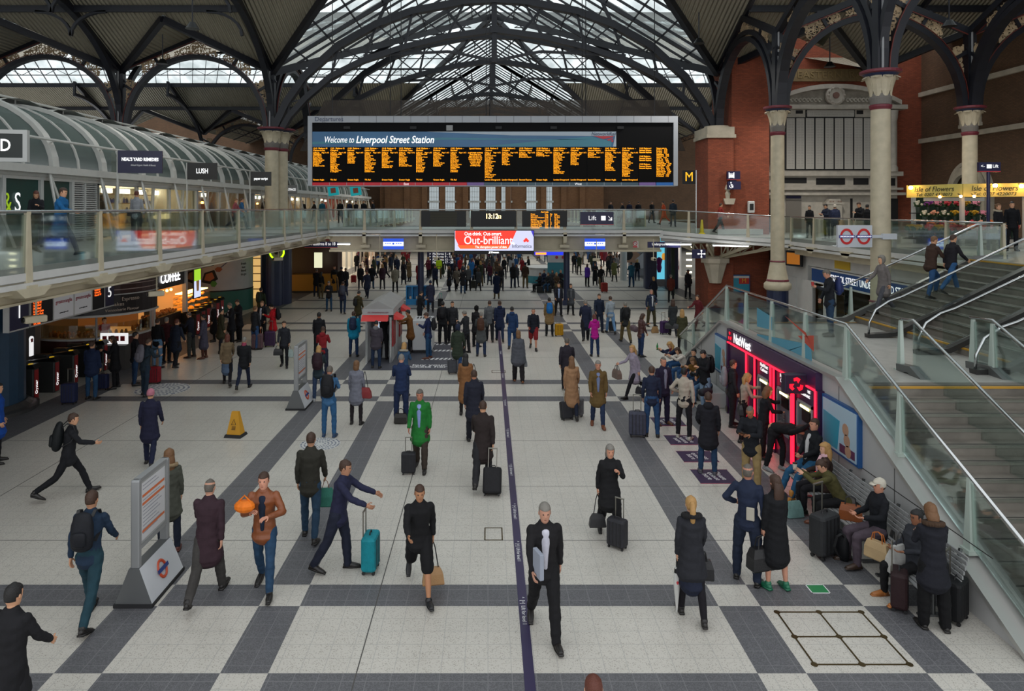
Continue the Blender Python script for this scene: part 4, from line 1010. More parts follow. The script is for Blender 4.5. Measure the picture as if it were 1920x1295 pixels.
m = MB(); m.prism([(ax(858),az(459)),(ax(956),az(459)),(ax(952),az(465.5)),(ax(863),az(465.5))],YA2-.295,YA2-.28); m.build('orange_area', mat('ad_orange', srgb('#e8601f'), .3, emit=srgb('#e8601f'), es=.6), o)
m = MB(); m.prism([(ax(995),az(432)),(ax(1000),az(432)),(ax(1000),az(444))],YA2-.29,YA2-.28); m.build('violet_corner', mat('ad_violet', srgb('#3a2fc0'), .3, emit=srgb('#3a2fc0'), es=.5), o)
wg = glow('ffffff', .9)
text('Out-think. Out-smart.', .29, wg, (ax(871),YA2-.3,az(438)), FACE, o, 'lettering', 'LEFT', sx=.82); text('Out-brilliant.', .66, wg, (ax(870),YA2-.3,az(450.5)), FACE, o, 'lettering', 'LEFT', sx=.84); text('The disruptive power of data', .19, wg, (ax(891),YA2-.3,az(462.5)), FACE, o, 'lettering', 'LEFT', sx=.8)
text('Informatica', .29, mat('ad_grey', srgb('#4a4a55')), (ax(978),YA2-.3,az(461)), FACE, o, 'lettering', sx=.85)
m = MB()
for dx_, dz_ in ((-3,0),(3,0),(0,3)): m.prism([(ax(986+dx_*.9),az(451-dz_-3)),(ax(986+dx_*.9+3),az(451-dz_)),(ax(986+dx_*.9),az(451-dz_+3)),(ax(986+dx_*.9-3),az(451-dz_))],YA2-.3-.002*abs(dx_),YA2-.28)
m.build('logo', mat('ad_red', srgb('#e0301c')), o); text('JCDecaux', .14, wg, (ax(926),YA2-.27,az(472.5)), FACE, o, 'lettering', bold=.005)
for px, lb in ((738, 'blue and white striped screen under the left of the footbridge'), (1115, 'blue and white striped screen under the right of the footbridge')):
 o = panel('hanging_screen', lb, 'screen', px-19, px+19, 447, 467, mat('scr_blue', srgb('#1840b0'), .3, emit=srgb('#1840b0'), es=.8), 40.5, .12)
 m = MB(); m.box(sx_(px-19,40.5),sx_(px+19,40.5),40.37,40.38,sz_(461,40.5),sz_(453,40.5)); m.build('white_stripe', glow('dfe6ff', .9), o)
 m = MB()
 for k in (-14,-10,-6,6,10,14): m.box(sx_(px+k-1.4,40.5),sx_(px+k+1.4,40.5),40.36,40.37,sz_(456.8,40.5),sz_(455.2,40.5))
 m.lathe([(.06,0),(.06,.01)],(sx_(px,40.5),40.36,sz_(456.5,40.5)),10,'Y'); m.build('emblem', mat('scr_blue', srgb('#1840b0')), o)
 m = MB(); m.tube([(sx_(px,40.5),40.44,sz_(448,40.5)),(sx_(px,40.5),40.6,4.1)],.03,6); m.build('bracket', cream2, o)
o = panel('direction_sign', 'navy hanging sign to platforms at the left end under the footbridge', 'sign', 572, 633, 453, 464, nvy, 39.8, .1); text('Platforms 8 to 18', .24, wt, (sx_(607,39.8),39.69,sz_(457,39.8)), FACE, o, sx=.8)
m = MB(); m.box(sx_(572,39.8),sx_(633,39.8),39.69,39.7,sz_(464.2,39.8),sz_(463.2,39.8)); m.build('red_edge', mat('nr_red', srgb('#b8303a')), o)
o = panel('direction_sign', 'navy hanging sign near the right end under the footbridge', 'sign', 1214, 1275, 453, 464, nvy, 39.8, .1); text('Underground  Lift  >', .2, wt, (sx_(1244,39.8),39.69,sz_(457.5,39.8)), FACE, o, sx=.8)
o = panel('no_smoking_sign', 'small round no smoking sign under the footbridge', 'sign', 1187, 1197, 452, 464, white_p, 41.25, .02)
m = MB(); m.tube([(sx_(1192)+.12*math.cos(t*.5236),41.22,sz_(456.5)+.12*math.sin(t*.5236)) for t in range(13)],.02,5); m.bar((sx_(1192)-.08,41.21,sz_(456.5)+.08),(sx_(1192)+.08,41.21,sz_(456.5)-.08),.02,.02,(0,1,0)); m.box(sx_(1188),sx_(1196),41.2,41.23,sz_(464),sz_(461.5)); m.build('red_ring', mat('nr_red', srgb('#b8303a')), o)
o = panel('direction_sign', 'small navy sign with white arrows beside the brick pier corbel', 'sign', 1297, 1322, 467, 484, nvy, 38.5, .1)
m = MB(); c_x, c_z = sx_(1314,38.5), sz_(475.5,38.5)
for a_ in ((-.17,.17,-.02,.02),(-.02,.02,-.17,.17)): m.box(c_x+a_[0],c_x+a_[1],38.38,38.4,c_z+a_[2],c_z+a_[3])
for q in ((.17,0),(-.17,0),(0,.17),(0,-.17)): m.box(c_x+q[0]-.04,c_x+q[0]+.04,38.38,38.4,c_z+q[1]-.04,c_z+q[1]+.04)
m.build('arrows', wt, o)
def cctv(x, y, z, label, top):
 o = thing('cctv_camera', label, 'security camera', (x,y,z), rz=R(random.Random(int(x*9)).uniform(-60,60)))
 m = MB(); m.rbox(-.1,.1,-.25,.2,-.08,.08,.03); m.build('body', cream2, o); m = MB(); m.lathe([(.06,0),(.06,-.03)],(0,-.25,0),12,'Y'); m.build('lens', blk, o)
 m = MB(); m.tube([(0,0,.06),(0,0,top-z)],.022,6); m.build('pole', cream2, o)
for a_ in ((-6.1,40.0,3.0,'security camera hanging under the footbridge left of the red screen',4.42),(-2.9,40.0,3.05,'cream security camera beside the left edge of the red screen',4.42),(6.1,39.9,3.0,'security camera on a pole beside the right striped screen',4.1),(9.1,39.0,3.1,'security camera on a pole near the no smoking sign',4.2),
           (-10.2,13.2,3.45,'security camera below the left gallery at the frame edge',3.9),(-10.0,15.7,3.45,'large cream security camera above the ticket gates',3.9),(-9.9,21.2,3.35,'security camera in front of the coffee lettering',3.9),(-9.9,33.5,3.5,'security camera near the curved advert pillar',3.9)): cctv(*a_)
# ================================================================= LEFT GALLERY SHOPS
XS = -14.5; tub = mat('tube_white', srgb('#b9b9b4'), .45, var=.05); vgl = gauze('vault_glass', srgb('#6d7a76'), .62)
def vp(t, d=0): # quarter vault profile, t 0 (gutter) .. 1 (crest)
 a_ = math.pi/2*t; return (-17.9+(3.4+d)*math.cos(a_), 7.2+(2.45+d)*math.sin(a_))
y0g, y1g = 8.0, 86.0
vr = thing('shop_canopy', 'long curved white-ribbed glass canopy roof over the left gallery shops', 'canopy', kind='thing')
m = MB(); N = 12; pr = [vp(k/N) for k in range(N+1)]
m.rings([[(x,y,z) for x, z in pr] for y in (y0g,y1g)], cap=False, close=False); m.build('vault_glass', vgl, vr, smooth=True)
pitch = 3.0
a_ = MB(); a_.path([(vp(t/10,.08)[0],0,vp(t/10,.08)[1]) for t in range(12)],.14,.34,(0,1,0)); a_ = a_.mesh('main_rib', tub)
b_ = MB(); b_.path([(vp(t/10,.03)[0],0,vp(t/10,.03)[1]) for t in range(11)],.05,.1,(0,1,0)); b_ = b_.mesh('glazing_rib', tub)
for k in range(26): mkobj('main_rib', a_, vr, (0,y0g+.6+k*pitch,0)); mkobj('glazing_rib', b_, vr, (0,y0g+.6+(k+.5)*pitch,0))
m = MB();
for t, d, r_ in ((.97,.35,.05),(.22,.35,.05),(-.05,.12,.09)): x, z = vp(t,d); m.tube([(x,y0g,z),(x,y1g,z)], r_, 6)
for k in range(26):
 y = y0g+.6+k*pitch
 for t in (.97,.22): m.tube([(vp(t)[0],y,vp(t)[1]),(vp(t,.36)[0],y,vp(t,.36)[1])],.03,5)
m.build('pipe_rail', tub, vr)
m = MB()
for k in range(26):
 y = y0g+.6+k*pitch; m.rings([[(vp(1,.1)[0]-dx,y+dy*pitch/2,vp(1,.05)[1]+.28*(1-dy*dy)) for dx in (-.5,.5,1.5)] for dy in (-1,-.6,-.2,.2,.6,1)], cap=False, close=False)
m.build('crest_cowl', tub, vr)
m = MB(); m.box(XS-.25,XS+.35,y0g,y1g,7.02,7.26); m.box(XS-.1,XS+.1,y0g,y1g,6.8,7.05); m.build('gutter', tub, vr)
m = MB(); m.box(-40,-17.2,y0g,y1g,9.3,9.5); m.build('flat_roof', greyp, vr)
POSTY = [10.5+3.05*k for k in range(25)]
for i, y in enumerate(POSTY):
 if y > 86: break
 o = thing('leaning_strut', 'white leaning V-shaped strut pair in front of the gallery shops', 'strut', (0,y,0), group='leaning white struts along the gallery shopfronts', kind='thing')
 m = MB(); m.tube([(XS+.9,0,ZL),(XS+.25,.35,7.05)],.045,6); m.build('strut', tub, o); m = MB(); m.tube([(XS+.5,1.35,ZL),(XS+.25,.35,7.05)],.045,6); m.build('strut', tub, o)
fr = mat('front_white', srgb('#b4b6b3'), .45); sgl = glassm('shop_glass', (.86,.9,.88), .12)
shopd = {  # y0, y1, kind
 0:(17.5,24.4,'mands'),1:(26.3,35.6,'neals'),2:(35.6,43.5,'lush'),3:(43.9,51,'paper'),4:(51,60,'fat'),5:(60,72,'red'),6:(72,86,'end')}
def shopfront(y0, y1, label, name='gallery_shop', wallc='b9b09c', shelf=None, lights=True, n=3, dep=6.0, goods=None):
 o = thing(name, label, 'shop', (0,0,0), kind='thing')
 m = MB(); n = max(2, round((y1-y0)/1.55))
 for k in range(n+1):
  y = y0+(y1-y0)*k/n; m.rings([[(XS-.06,y-.06,ZL),(XS+.06,y-.06,ZL),(XS+.06,y+.06,ZL),(XS-.06,y+.06,ZL)],[(XS-.06,y-.06+.0,6.85),(XS+.06,y-.06,6.85),(XS+.06,y+.06,6.85),(XS-.06,y+.06,6.85)]] if k % 2 == 0 else [[(XS-.05,y-.35,ZL),(XS+.05,y-.35,ZL),(XS+.05,y-.25,ZL),(XS-.05,y-.25,ZL)],[(XS-.05,y-.05,6.85),(XS+.05,y-.05,6.85),(XS+.05,y+.05,6.85),(XS-.05,y+.05,6.85)]])
 m.box(XS-.06,XS+.06,y0,y1,6.75,6.85); m.build('mullion', fr, o)
 m = MB(); m.box(XS-.008,XS+.008,y0,y1,ZL+.1,6.8); m.build('window_glass', sgl, o)
 m = MB(); m.box(XS-dep,XS-dep+.1,y0,y1,ZL,6.9); m.box(XS-dep,XS-.1,y0,y0+.08,ZL,6.9); m.box(XS-dep,XS-.1,y1-.08,y1,ZL,6.9); m.box(XS-dep,XS,y0,y1,6.9,7.0); m.build('interior_wall', paint(wallc, .7), o)
 if shelf:
  cols_ = shelf; rg = random.Random(int(y0*7));
  m = MB()
  for z in (5.2,5.65,6.1,6.5): m.box(XS-2.2,XS-1.8,y0+.6,y1-.6,z,z+.03)
  m.build('shelf', mat('shelf_wood', srgb('#8a6a48'), .6), o)
  for ci, h in enumerate(cols_):
   m = MB()
   for z in (5.23,5.68,6.13):
    y = y0+.7+ci*.13
    while y < y1-.8:
     hh = rg.uniform(.12,.28);
     if rg.random() < .75: m.lathe([(.05,0),(.055,hh*.7),(.02,hh*.8),(.02,hh)], (XS-1.95+rg.uniform(-.08,.08), y, z), 6)
     y += .16*len(cols_)
   m.build('jar_row', paint(h, .4), o, kind='stuff')
 if lights:
  m = MB(); k = y0+.8
  while k < y1-.5: m.box(XS-1.9,XS-1.8,k,k+.7,6.55,6.75); k += 1.5
  m.build('light_box', whiteglow, o)
  m = MB(); m.box(XS-3.6,XS-.8,y0+.4,y1-.4,6.86,6.89); m.build('ceiling_light', glow('ffe2b8' if wallc == 'cfc8b4' else 'ffc88a', 2.2), o)
 return o
o = shopfront(8.4,17.4,'nearest gallery shop front at the left frame edge', wallc='21302c', lights=False)
o = thing('gallery_shop', 'dark green food shop hoarding with thin white and lime letters', 'shop', kind='thing')
m = MB(); m.box(XS-.05,XS+.02,17.5,24.6,ZL,6.9); m.build('hoarding', mat('mands_green', srgb('#0c3a35'), .4), o)
m = MB()
for y in (17.5,19.3,21.1,22.9,24.6): m.box(XS-.04,XS+.12,y-.07,y+.07,ZL,6.9)
m.build('mullion', fr, o)
text('M', .85, wt, (XS+.06,20.75,6.05), FACE_R, o, 'lettering', sx=.8); text('&', .85, mat('lime', srgb('#9fc21c'), .4, emit=srgb('#9fc21c'), es=.3), (XS+.06,21.3,6.05), FACE_R, o, 'lettering', sx=.8); text('S', .85, wt, (XS+.06,21.78,6.05), FACE_R, o, 'lettering', sx=.8)
def louvre(y0, y1, label):
 o = thing('louvre_panel', label, 'louvre', kind='thing')
 m = MB();
 for q in range(2):
  a_, b_ = y0+(y1-y0)*q/2+.06, y0+(y1-y0)*(q+1)/2-.06
  for k in range(26): z = ZL+.1+k*.078; m.bar((XS+.02,a_,z),(XS+.02,b_,z),.05,.035)
 m.build('blades', fr, o); m = MB()
 for y in (y0,(y0+y1)/2,y1): m.box(XS-.05,XS+.06,y-.05,y+.05,ZL,6.9)
 m.build('frame', fr, o); m = MB(); m.box(XS-.12,XS-.06,y0,y1,ZL,6.9); m.build('backing', greyp, o)
louvre(24.65,26.25,'white louvre panel beside the dark green shop hoarding'); louvre(42.5,43.8,'distant white louvre panel next to the soap shop')
shopfront(26.3,35.2,'brightly lit remedies shop with shelves of small blue bottles', shelf=['2a3a78','3a4a90','c8ccd8'], wallc='cfc8b4')
shopfront(35.3,42.4,'warm lit soap shop with coloured goods on dark wood', shelf=['b06a28','c8b040','6a8a3a'], wallc='5a4632')
shopfront(43.9,51.8,'stationery shop behind the twin column', shelf=['a03030','5060a0'], wallc='8a8072')
shopfront(51.9,61,'distant gallery shop with a white fascia', wallc='b8b4aa', shelf=['c0a070'])
shopfront(61.1,72,'distant gallery shop with a red interior', wallc='8a2028', shelf=['d8d0c0'])
shopfront(72.1,86,'farthest gallery shop by the end wall', wallc='7a7468', shelf=['a09070'])
rg = random.Random(3)
for i in range(7):
 y = 36.2+i*2.3; o = thing('pendant_lamp', 'small glowing pendant bulb inside the %s shop' % ('soap' if y < 42.4 else 'stationery'), 'lamp', (XS-1.0,y,6.2), group='pendant bulbs in the gallery shops')
 m = MB(); m.ball((0,0,0),.07,8); m.build('bulb', glow('ffb050', 25), o); m = MB(); m.tube([(0,0,.07),(0,0,.7)],.01,4); m.build('cord', blk, o)
def hang_sign(y, body, label, w, h, bg, fs, sub=None, x=XS+.9, z=7.45, sxx=.8, frame=None, a=0):
 o = thing('shop_sign', label, 'sign', (x,y,z), rz=R(a))
 m = MB(); m.box(-w/2,w/2,-.05,.05,-h/2,h/2); m.build('board', bg, o)
 if frame:
  m = MB(); t = .1; m.box(-w/2-t,-w/2,-.08,.08,-h/2-t,h/2+t); m.box(w/2,w/2+t,-.08,.08,-h/2-t,h/2+t); m.box(-w/2,w/2,-.08,.08,-h/2-t,-h/2); m.box(-w/2,w/2,-.08,.08,h/2,h/2+t); m.build('frame', frame, o)
 text(body, fs, wt, (0,-.055,.08 if sub else 0), FACE, o, 'lettering', sx=sxx, bold=.006)
 if sub: text(sub, fs*.55, mat('print_white', (.75,.75,.75), .5), (.1,-.055,-fs*.75), FACE, o, 'small_lettering', sx=sxx, shear=.2)
 m = MB(); m.tube([(-w/2-.04,.06,h/2),(-w/2-.04,.06,-2.6)],.035,6); m.build('pole', tub, o)
 return o
hang_sign(17.6,'FOOD','dark food hall sign cut by the left frame edge',1.5,.6,mat('sign_darkgreen', srgb('#101c18'), .4),.42,z=7.45,x=-12.35,frame=fr,a=12)
hang_sign(24.6,'NEAL\'S YARD REMEDIES','navy remedies shop sign standing on the left gallery canopy',1.42,.78,mat('sign_navy2', srgb('#14163a'), .4),.155,'Ethical Organic Health & Beauty',x=-12.05,z=7.5,sxx=.72,a=12)
hang_sign(30.8,'LUSH','black soap shop sign standing on the left gallery canopy',1.22,.72,mat('sign_black', srgb('#16140f'), .4),.3,x=-12.4,z=7.5,sxx=.7,a=10)
hang_sign(37.5,'paper script','small black stationery sign just left of the twin column',1.05,.75,mat('sign_black', srgb('#16140f'), .4),.18,x=-12.0,z=7.45,sxx=.8,a=8)
hang_sign(50,'FATFACE','grey sign just right of the twin column',.9,.65,greyp,.22,x=-13.9,z=7.2)
for px, py, tx in ((597,352,''),(625,357,'teal'),(667,357,'teal')):
 if tx:
  o = thing('hanging_shop_sign', 'small tilted turquoise shop sign, %s of two under the departures board' % ('left' if px < 640 else 'right'), 'sign', at(px,py,56))
  m = MB(); m.box(-.42,.42,-.05,.05,-.4,.4); m.build('board', mat('teal_sign', srgb('#17a0a8'), .4, emit=srgb('#17a0a8'), es=.3), o); m = MB(); m.box(-.2,.2,-.06,-.05,-.2,.2); m.build('emblem', mat('coral', srgb('#b0604a'), .5), o); o.rotation_euler = (0,R(-8),0)
# ================================================================= LOWER LEFT: GATES, COFFEE, PILLAR
deck('ceiling_under_gallery', [(-40,8),(-13.2,8),(-13.2,41.6),(-40,41.6)], 3.62, 3.7, mat('soffit_pale', srgb('#8d8a82'), .6))
GX = -14.3; gate_m = mat('gate_grey', srgb('#3a3b3a'), .35, metal=.3); gred = mat('gate_red', srgb('#8e1a1e'), .4)
def gate(name='ticket_gate'):
 g = thing(name, 'ticket gate', 'ticket gate', (0,0,0))
 m = MB(); m.rbox(-.9,.45,-.14,.14,0,1.0,.04); m.build('body', gate_m, g)
 m = MB(); m.box(.452,.46,-.1,.1,.05,.95); rp_ = m.build('end_panel', gred, g)
 text('Oyster', .15, wt, (.465,0,.42), (math.pi/2,-math.pi/2,math.pi/2), rp_, 'lettering')
 m = MB(); m.rings([[(-.35,-.15,1.0),(.5,-.15,1.0),(.5,.15,1.0),(-.35,.15,1.0)],[(-.35,-.15,1.02),(.42,-.15,1.13),(.42,.15,1.13),(-.35,.15,1.02)]]); m.build('top', blk, g)
 m = MB(); m.lathe([(.07,0),(.07,.03)],(.28,0,1.1),12); m.build('card_reader', mat('reader_yellow', srgb('#c8a020'), .4, emit=srgb('#c8a020'), es=.4), g)
 m = MB(); m.box(-.02,.02,.14,.42,.45,1.15); m.build('paddle', mat('paddle_dark', srgb('#26282a'), .3), g)
 m = MB(); m.box(-.02,.0,.2,.36,.85,1.0); m.build('notice', wt, g)
 return g
g0 = gate()
gy = [20.7,21.75,22.8,23.85,24.9,25.7]
nm = ['nearest ticket gate with a red end panel','second nearest ticket gate','third ticket gate from the near end','ticket gate behind the upright navy suitcase','ticket gate behind the man in a blue quilted coat','innermost ticket gate beside the gate office window']
for i, y in enumerate(gy):
 g = g0 if i == 0 else dup(g0, (GX,y,0), 0)
 g.location = (GX,y,0); g['label'] = nm[i]; g['group'] = 'ticket gates on the left'
for i in range(6):
 g = dup(g0, (-13.9-.15*i, 33.2+1.0*i, 0), R(-25)); g['group'] = 'farther ticket gates by the curved pillar'
 g['label'] = ['farther ticket gate nearest the pasty shop','farther ticket gate, second from the pasty shop','farther ticket gate with the scarf wearer in front','farther ticket gate behind the two men in suits','farther ticket gate just left of the green pillar base','farthest ticket gate at the white pillar'][i]
for i, y in enumerate((21.2,22.25,23.3)):
 o = thing('gate_sign', ['white round-topped notice above the nearest ticket gates','white round-topped notice above the middle gates','white round-topped notice above the farther gates of the first row'][i], 'sign', (GX-.7,y,0), group='round-topped gate notices')
 m = MB(); m.box(-.02,.02,-.09,.09,1.05,1.55); m.lathe([(.1,-.02),(.1,.02)],(0,0,1.6),12,'X'); m.build('notice_board', wt, o)
 m = MB(); m.box(.02,.025,-.06,.06,1.5,1.62); m.build('red_print', gred, o); m = MB(); m.tube([(0,0,1.0),(0,0,1.1)],.02,6); m.build('stem', gate_m, o)
def gsc(y0, y1, label, kind):
 o = thing('gate_screen', label, 'display', kind='thing', group='screens hung above the ticket gates')
 X0 = -13.5; m = MB(); m.box(X0-.15,X0,y0,y1,2.42,3.3); c_ = {'num':nvy,'led':blk,'ad':mat('ad_pale', srgb('#b9b9bb'), .4, emit=srgb('#b9b9bb'), es=.12)}[kind[0]]; m.build('panel', c_, o)
 m = MB(); m.box(X0-.16,X0+.01,y0-.03,y0,2.38,3.34); m.box(X0-.16,X0+.01,y0,y1,2.38,2.42); m.box(X0-.16,X0+.01,y0,y1,3.3,3.34); m.build('frame', white_p, o)
 yc = (y0+y1)/2
 if kind[0] == 'num': text(kind[1], .55, wt, (X0+.01,yc,2.9), FACE_R, o, 'lettering')
 elif kind[0] == 'led': text(kind[1], .10, glow('e0581a', 1.2), (X0+.01,y0+.1,3.22), FACE_R, o, 'led_lettering', 'LEFT', valign='TOP', ls=.9)
 else: text('greateranglia', .17, mat('ga_red', srgb('#a8404a')), (X0+.01,yc,2.95), FACE_R, o, 'lettering'); text('greateranglia.co.uk', .06, dark, (X0+.01,yc,2.6), FACE_R, o, 'small_lettering')
 return o
gsc(20.0,20.85,'navy panel with a big numeral one above the nearest ticket gate',('num','1'))
gsc(20.95,22.0,'dark departures screen with orange text above the ticket gates',('led','13:21   Shenfield\nCalling at:\nStratford\nMaryland\nForest Gate\nManor Park\n\n\nTFL Rail'))
gsc(22.05,23.1,'white rail advert panel next to the dark gate screen',('ad',)); gsc(23.15,24.15,'white rail advert panel, second along above the gates',('ad',))
gsc(24.2,24.95,'small dark screen with orange lines left of the numeral five',('led','\n Romford\n Gidea Pk\n Harold W'))
gsc(25.0,25.6,'navy panel with a white numeral five above the gates',('num','5'))
m = MB(); m.box(-19.5,-19.3,12,44,0,3.62); struct('wall_gates_back', m, paint('6f6d69', .7))
m = MB(); m.box(-17.4,-15.9,24.9,25.2,0,3.62); m.box(-17.3,-16.0,24.88,24.9,2.0,3.6); struct('wall_gate_office', m, paint('5d5a58', .6))
o = thing('blue_booth', 'tall blue clad booth with posters at the far left frame edge', 'booth', (-14.9,20.6,0), kind='thing')
m = MB(); m.lathe([(1.25,.25),(1.25,3.6)],(0,0,0),24); m.build('cladding', mat('booth_blue', srgb('#2a4258'), .4, var=.1), o)
m = MB(); m.lathe([(1.6,0),(1.6,.1),(1.45,.14),(1.3,.25)],(0,0,0),28); m.build('plinth', mat('plinth_dark', srgb('#3a3a3a'), .4), o)
m = MB()
for k, (z0_, z1_) in enumerate(((.9,1.9),(.9,1.9))):
 a0 = -2.2+k*.62; m.rings([[(1.27*math.cos(a0+t*.1),1.27*math.sin(a0+t*.1),z) for t in range(5)] for z in (z0_,z1_)], cap=False, close=False)
m.build('notice', mat('paper_grey', srgb('#9a9a96'), .6), o)
KX, KY = -15.45, 27.9
o = thing('coffee_kiosk', 'round fronted brown coffee and milkshake kiosk under the left gallery', 'kiosk', (KX,KY,0), kind='thing')
brn = mat('kiosk_brown', srgb('#3a1d18'), .4); brn2 = mat('kiosk_plum', srgb('#4a2522'), .4)
def arcwall(m, r, z0, z1, a0, a1, n=18, th=.06, r1=None):
 r1 = r1 or r; rings = []
 for k in range(n+1):
  t = a0+(a1-a0)*k/n; c_, s_ = math.cos(t), math.sin(t)
  rings.append([(r*c_,r*s_,z0),((r-th)*c_,(r-th)*s_,z0),((r1-th)*c_,(r1-th)*s_,z1),(r1*c_,r1*s_,z1)])
 m.rings(rings)
A0, A1 = R(-125), R(15)
m = MB(); arcwall(m, 2.05, 0, 1.05, A0, A1); m.build('counter_front', brn2, o)
m = MB(); arcwall(m, 2.12, 1.05, 1.12, A0, A1, th=.6); m.build('counter_top', white_p, o)
m = MB(); arcwall(m, 2.0, 1.12, 1.6, A0, A1, th=.02); m.build('display_glass', sgl, o)
m = MB(); arcwall(m, 2.25, 1.98, 2.68, A0, A1, th=.1); fs_ = m.build('lower_fascia', mat('kiosk_black', srgb('#1c1516'), .4), o)
m = MB(); arcwall(m, 2.3, 1.9, 1.98, A0, A1, th=.14); arcwall(m, 2.3, 2.67, 2.71, A0, A1, th=.14); m.build('white_rim', white_p, o)
m = MB(); arcwall(m, 2.25, 2.71, 3.62, A0, A1, th=.1); m.build('upper_fascia', brn, o)
m = MB(); [arcwall(m, 2.27, zz_, zz_+.03, A0, A1, th=.03) for zz_ in (2.85,3.05,3.25,3.45)]; m.build('cream_stripe', mat('stripe_cream', srgb('#b09a94')), o)
for tx, ang, z, sz in (('Espresso',-30,2.5,.2),('Fairtrade',-78,2.48,.15),('Real Milkshakes',-52,2.33,.19),('Viennoiserie Flavour',-38,2.12,.15),('Sandwiches',-86,2.1,.16)):
 t = R(ang); text(tx, sz, mat('kiosk_letters', srgb('#c8b6a6')), (2.27*math.cos(t),2.27*math.sin(t),z), (math.pi/2,0,t+math.pi/2), fs_, 'lettering')
m = MB(); t = R(-50); m.ball((2.3*math.cos(t),2.3*math.sin(t),3.05),.16,10,1,1,1.3); m.build('emblem', mat('kiosk_letters', srgb('#c8b6a6')), o)
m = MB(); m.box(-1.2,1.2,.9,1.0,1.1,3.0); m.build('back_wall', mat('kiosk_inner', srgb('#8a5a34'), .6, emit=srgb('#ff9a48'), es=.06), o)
m = MB()
for k in range(9): t = A0+(A1-A0)*(k+.5)/9; m.ball((1.5*math.cos(t),1.5*math.sin(t),1.95),.05,8)
m.build('downlights', warm, o, kind='stuff')
m = MB(); rg = random.Random(8)
for k in range(40): t = rg.uniform(A0,A1); r_ = rg.uniform(1.4,1.85); m.lathe([(.05,0),(.06,.1),(.03,.18)],(r_*math.cos(t),r_*math.sin(t),1.12),7)
m.build('pastries', mat('pastry', srgb('#a8703a'), .6), o, kind='stuff')
for t in (A0+.03, R(-60), A1-.05):
 m = MB(); m.tube([(2.02*math.cos(t),2.02*math.sin(t),1.1),(2.02*math.cos(t),2.02*math.sin(t),3.6)],.04,8); m.build('pillar', greyp, o)
o = thing('coffee_shop', 'dark coffee shop front with big white lit letters next to the round kiosk', 'shop', kind='thing')
X1 = -14.3
m = MB(); m.box(X1-.12,X1,30.3,33.4,2.35,3.6); m.build('fascia', mat('kiosk_black', srgb('#1c1516')), o)
text('AMT', .55, glow('ffffff', 2), (X1+.03,31.9,3.3), FACE_R, o, 'lettering', sx=1.15, bold=.01); text('COFFEE', .6, glow('ffffff', 2), (X1+.03,31.9,2.78), FACE_R, o, 'lettering', sx=.95, bold=.01)
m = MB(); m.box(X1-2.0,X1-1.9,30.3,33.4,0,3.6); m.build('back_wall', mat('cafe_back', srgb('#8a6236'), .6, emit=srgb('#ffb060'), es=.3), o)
m = MB(); m.rbox(X1-.7,X1-.1,30.5,33.3,0,1.1,.03); m.build('counter', mat('counter_wood', srgb('#3c2a20'), .5), o)
m = MB(); m.box(X1-.1,X1+.08,30.2,30.35,0,3.6); m.box(X1-.1,X1+.08,33.4,33.6,0,3.6); m.build('door_post', white_p, o)
m = MB();
for k in range(7): m.ball((X1-.5,30.6+k*.42,2.1),.07,8)
m.build('downlights', warm, o, kind='stuff')
m = MB()
for k in range(60): m.ball((X1-.2-rg.random()*.5,30.6+rg.random()*2.6,1.15+.05*rg.random()),.07,6)
m.build('pastries', mat('pastry', srgb('#a8703a'), .6), o, kind='stuff')
o = thing('pasty_shop', 'pasty shop front with orange baked goods glowing behind the queue', 'shop', kind='thing')
m = MB(); m.box(X1-.12,X1,33.8,37.0,2.9,3.6); m.build('fascia', mat('pasty_black', srgb('#15140f'), .4), o)
text('PASTY SHOP', .33, wt, (X1+.02,35.4,3.3), FACE_R, o, 'lettering', sx=1.1); text('Baked & local', .15, mat('pasty_gold', srgb('#c89020')), (X1+.02,36.0,3.03), FACE_R, o, 'lettering')
m = MB(); m.box(X1-1.5,X1-1.4,33.7,37,0,3.6); m.build('back_wall', mat('cafe_back', srgb('#8a6236')), o)
m = MB(); m.rbox(X1-.8,X1-.1,33.9,36.8,0,.95,.03); m.build('counter', mat('counter_grey', srgb('#6b5a4a'), .5), o)
m = MB(); m.box(X1-.75,X1-.12,33.9,36.8,.98,1.65); m.build('hot_cabinet', sgl, o)
m = MB()
for z in (1.0,1.3,1.55):
 for k in range(16): m.ball((X1-.45+rg.uniform(-.2,.2),34.0+k*.175,z),.09,7,1.2,.9,.6)
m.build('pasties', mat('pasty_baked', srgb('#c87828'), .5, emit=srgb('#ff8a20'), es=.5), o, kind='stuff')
m = MB(); m.box(X1-.7,X1-.2,34,36.7,1.75,1.8); m.build('heat_lamp', warm, o)
o = thing('digital_advert', 'tall bright lime and white digital advert screen with a milkshake picture', 'screen', (X1+.25,34.3,0), kind='thing')
m = MB(); m.box(-.06,0,-.42,.42,1.55,3.0); m.build('housing', blk, o)
m = MB(); m.box(0,.01,-.38,.38,1.6,2.4); m.build('lower_screen', mat('scr_lilac', srgb('#b9c2e6'), .3, emit=srgb('#b9c2e6'), es=.9), o)
m = MB(); m.box(0,.01,-.38,.38,2.4,2.95); m.build('upper_screen', mat('scr_lime', srgb('#8cba2a'), .3, emit=srgb('#8cba2a'), es=.9), o)
m = MB(); m.prism([(-.12,1.9),(.12,1.9),(.17,2.4),(-.17,2.4)],.012,.02,'YZ'); m.build('cup_picture', mat('scr_brown', srgb('#7a5a3a'), .4, emit=srgb('#7a5a3a'), es=.5), o)
o = thing('curved_pillar', 'broad curved white and green advert pillar with food pictures', 'pillar', (-16.0,41.8,0), kind='thing')
m = MB(); m.lathe([(2.05,1.25),(2.05,3.62)],(0,0,0),40); smooth_angle(m.build('white_band', paint('a9abaa', .5), o))
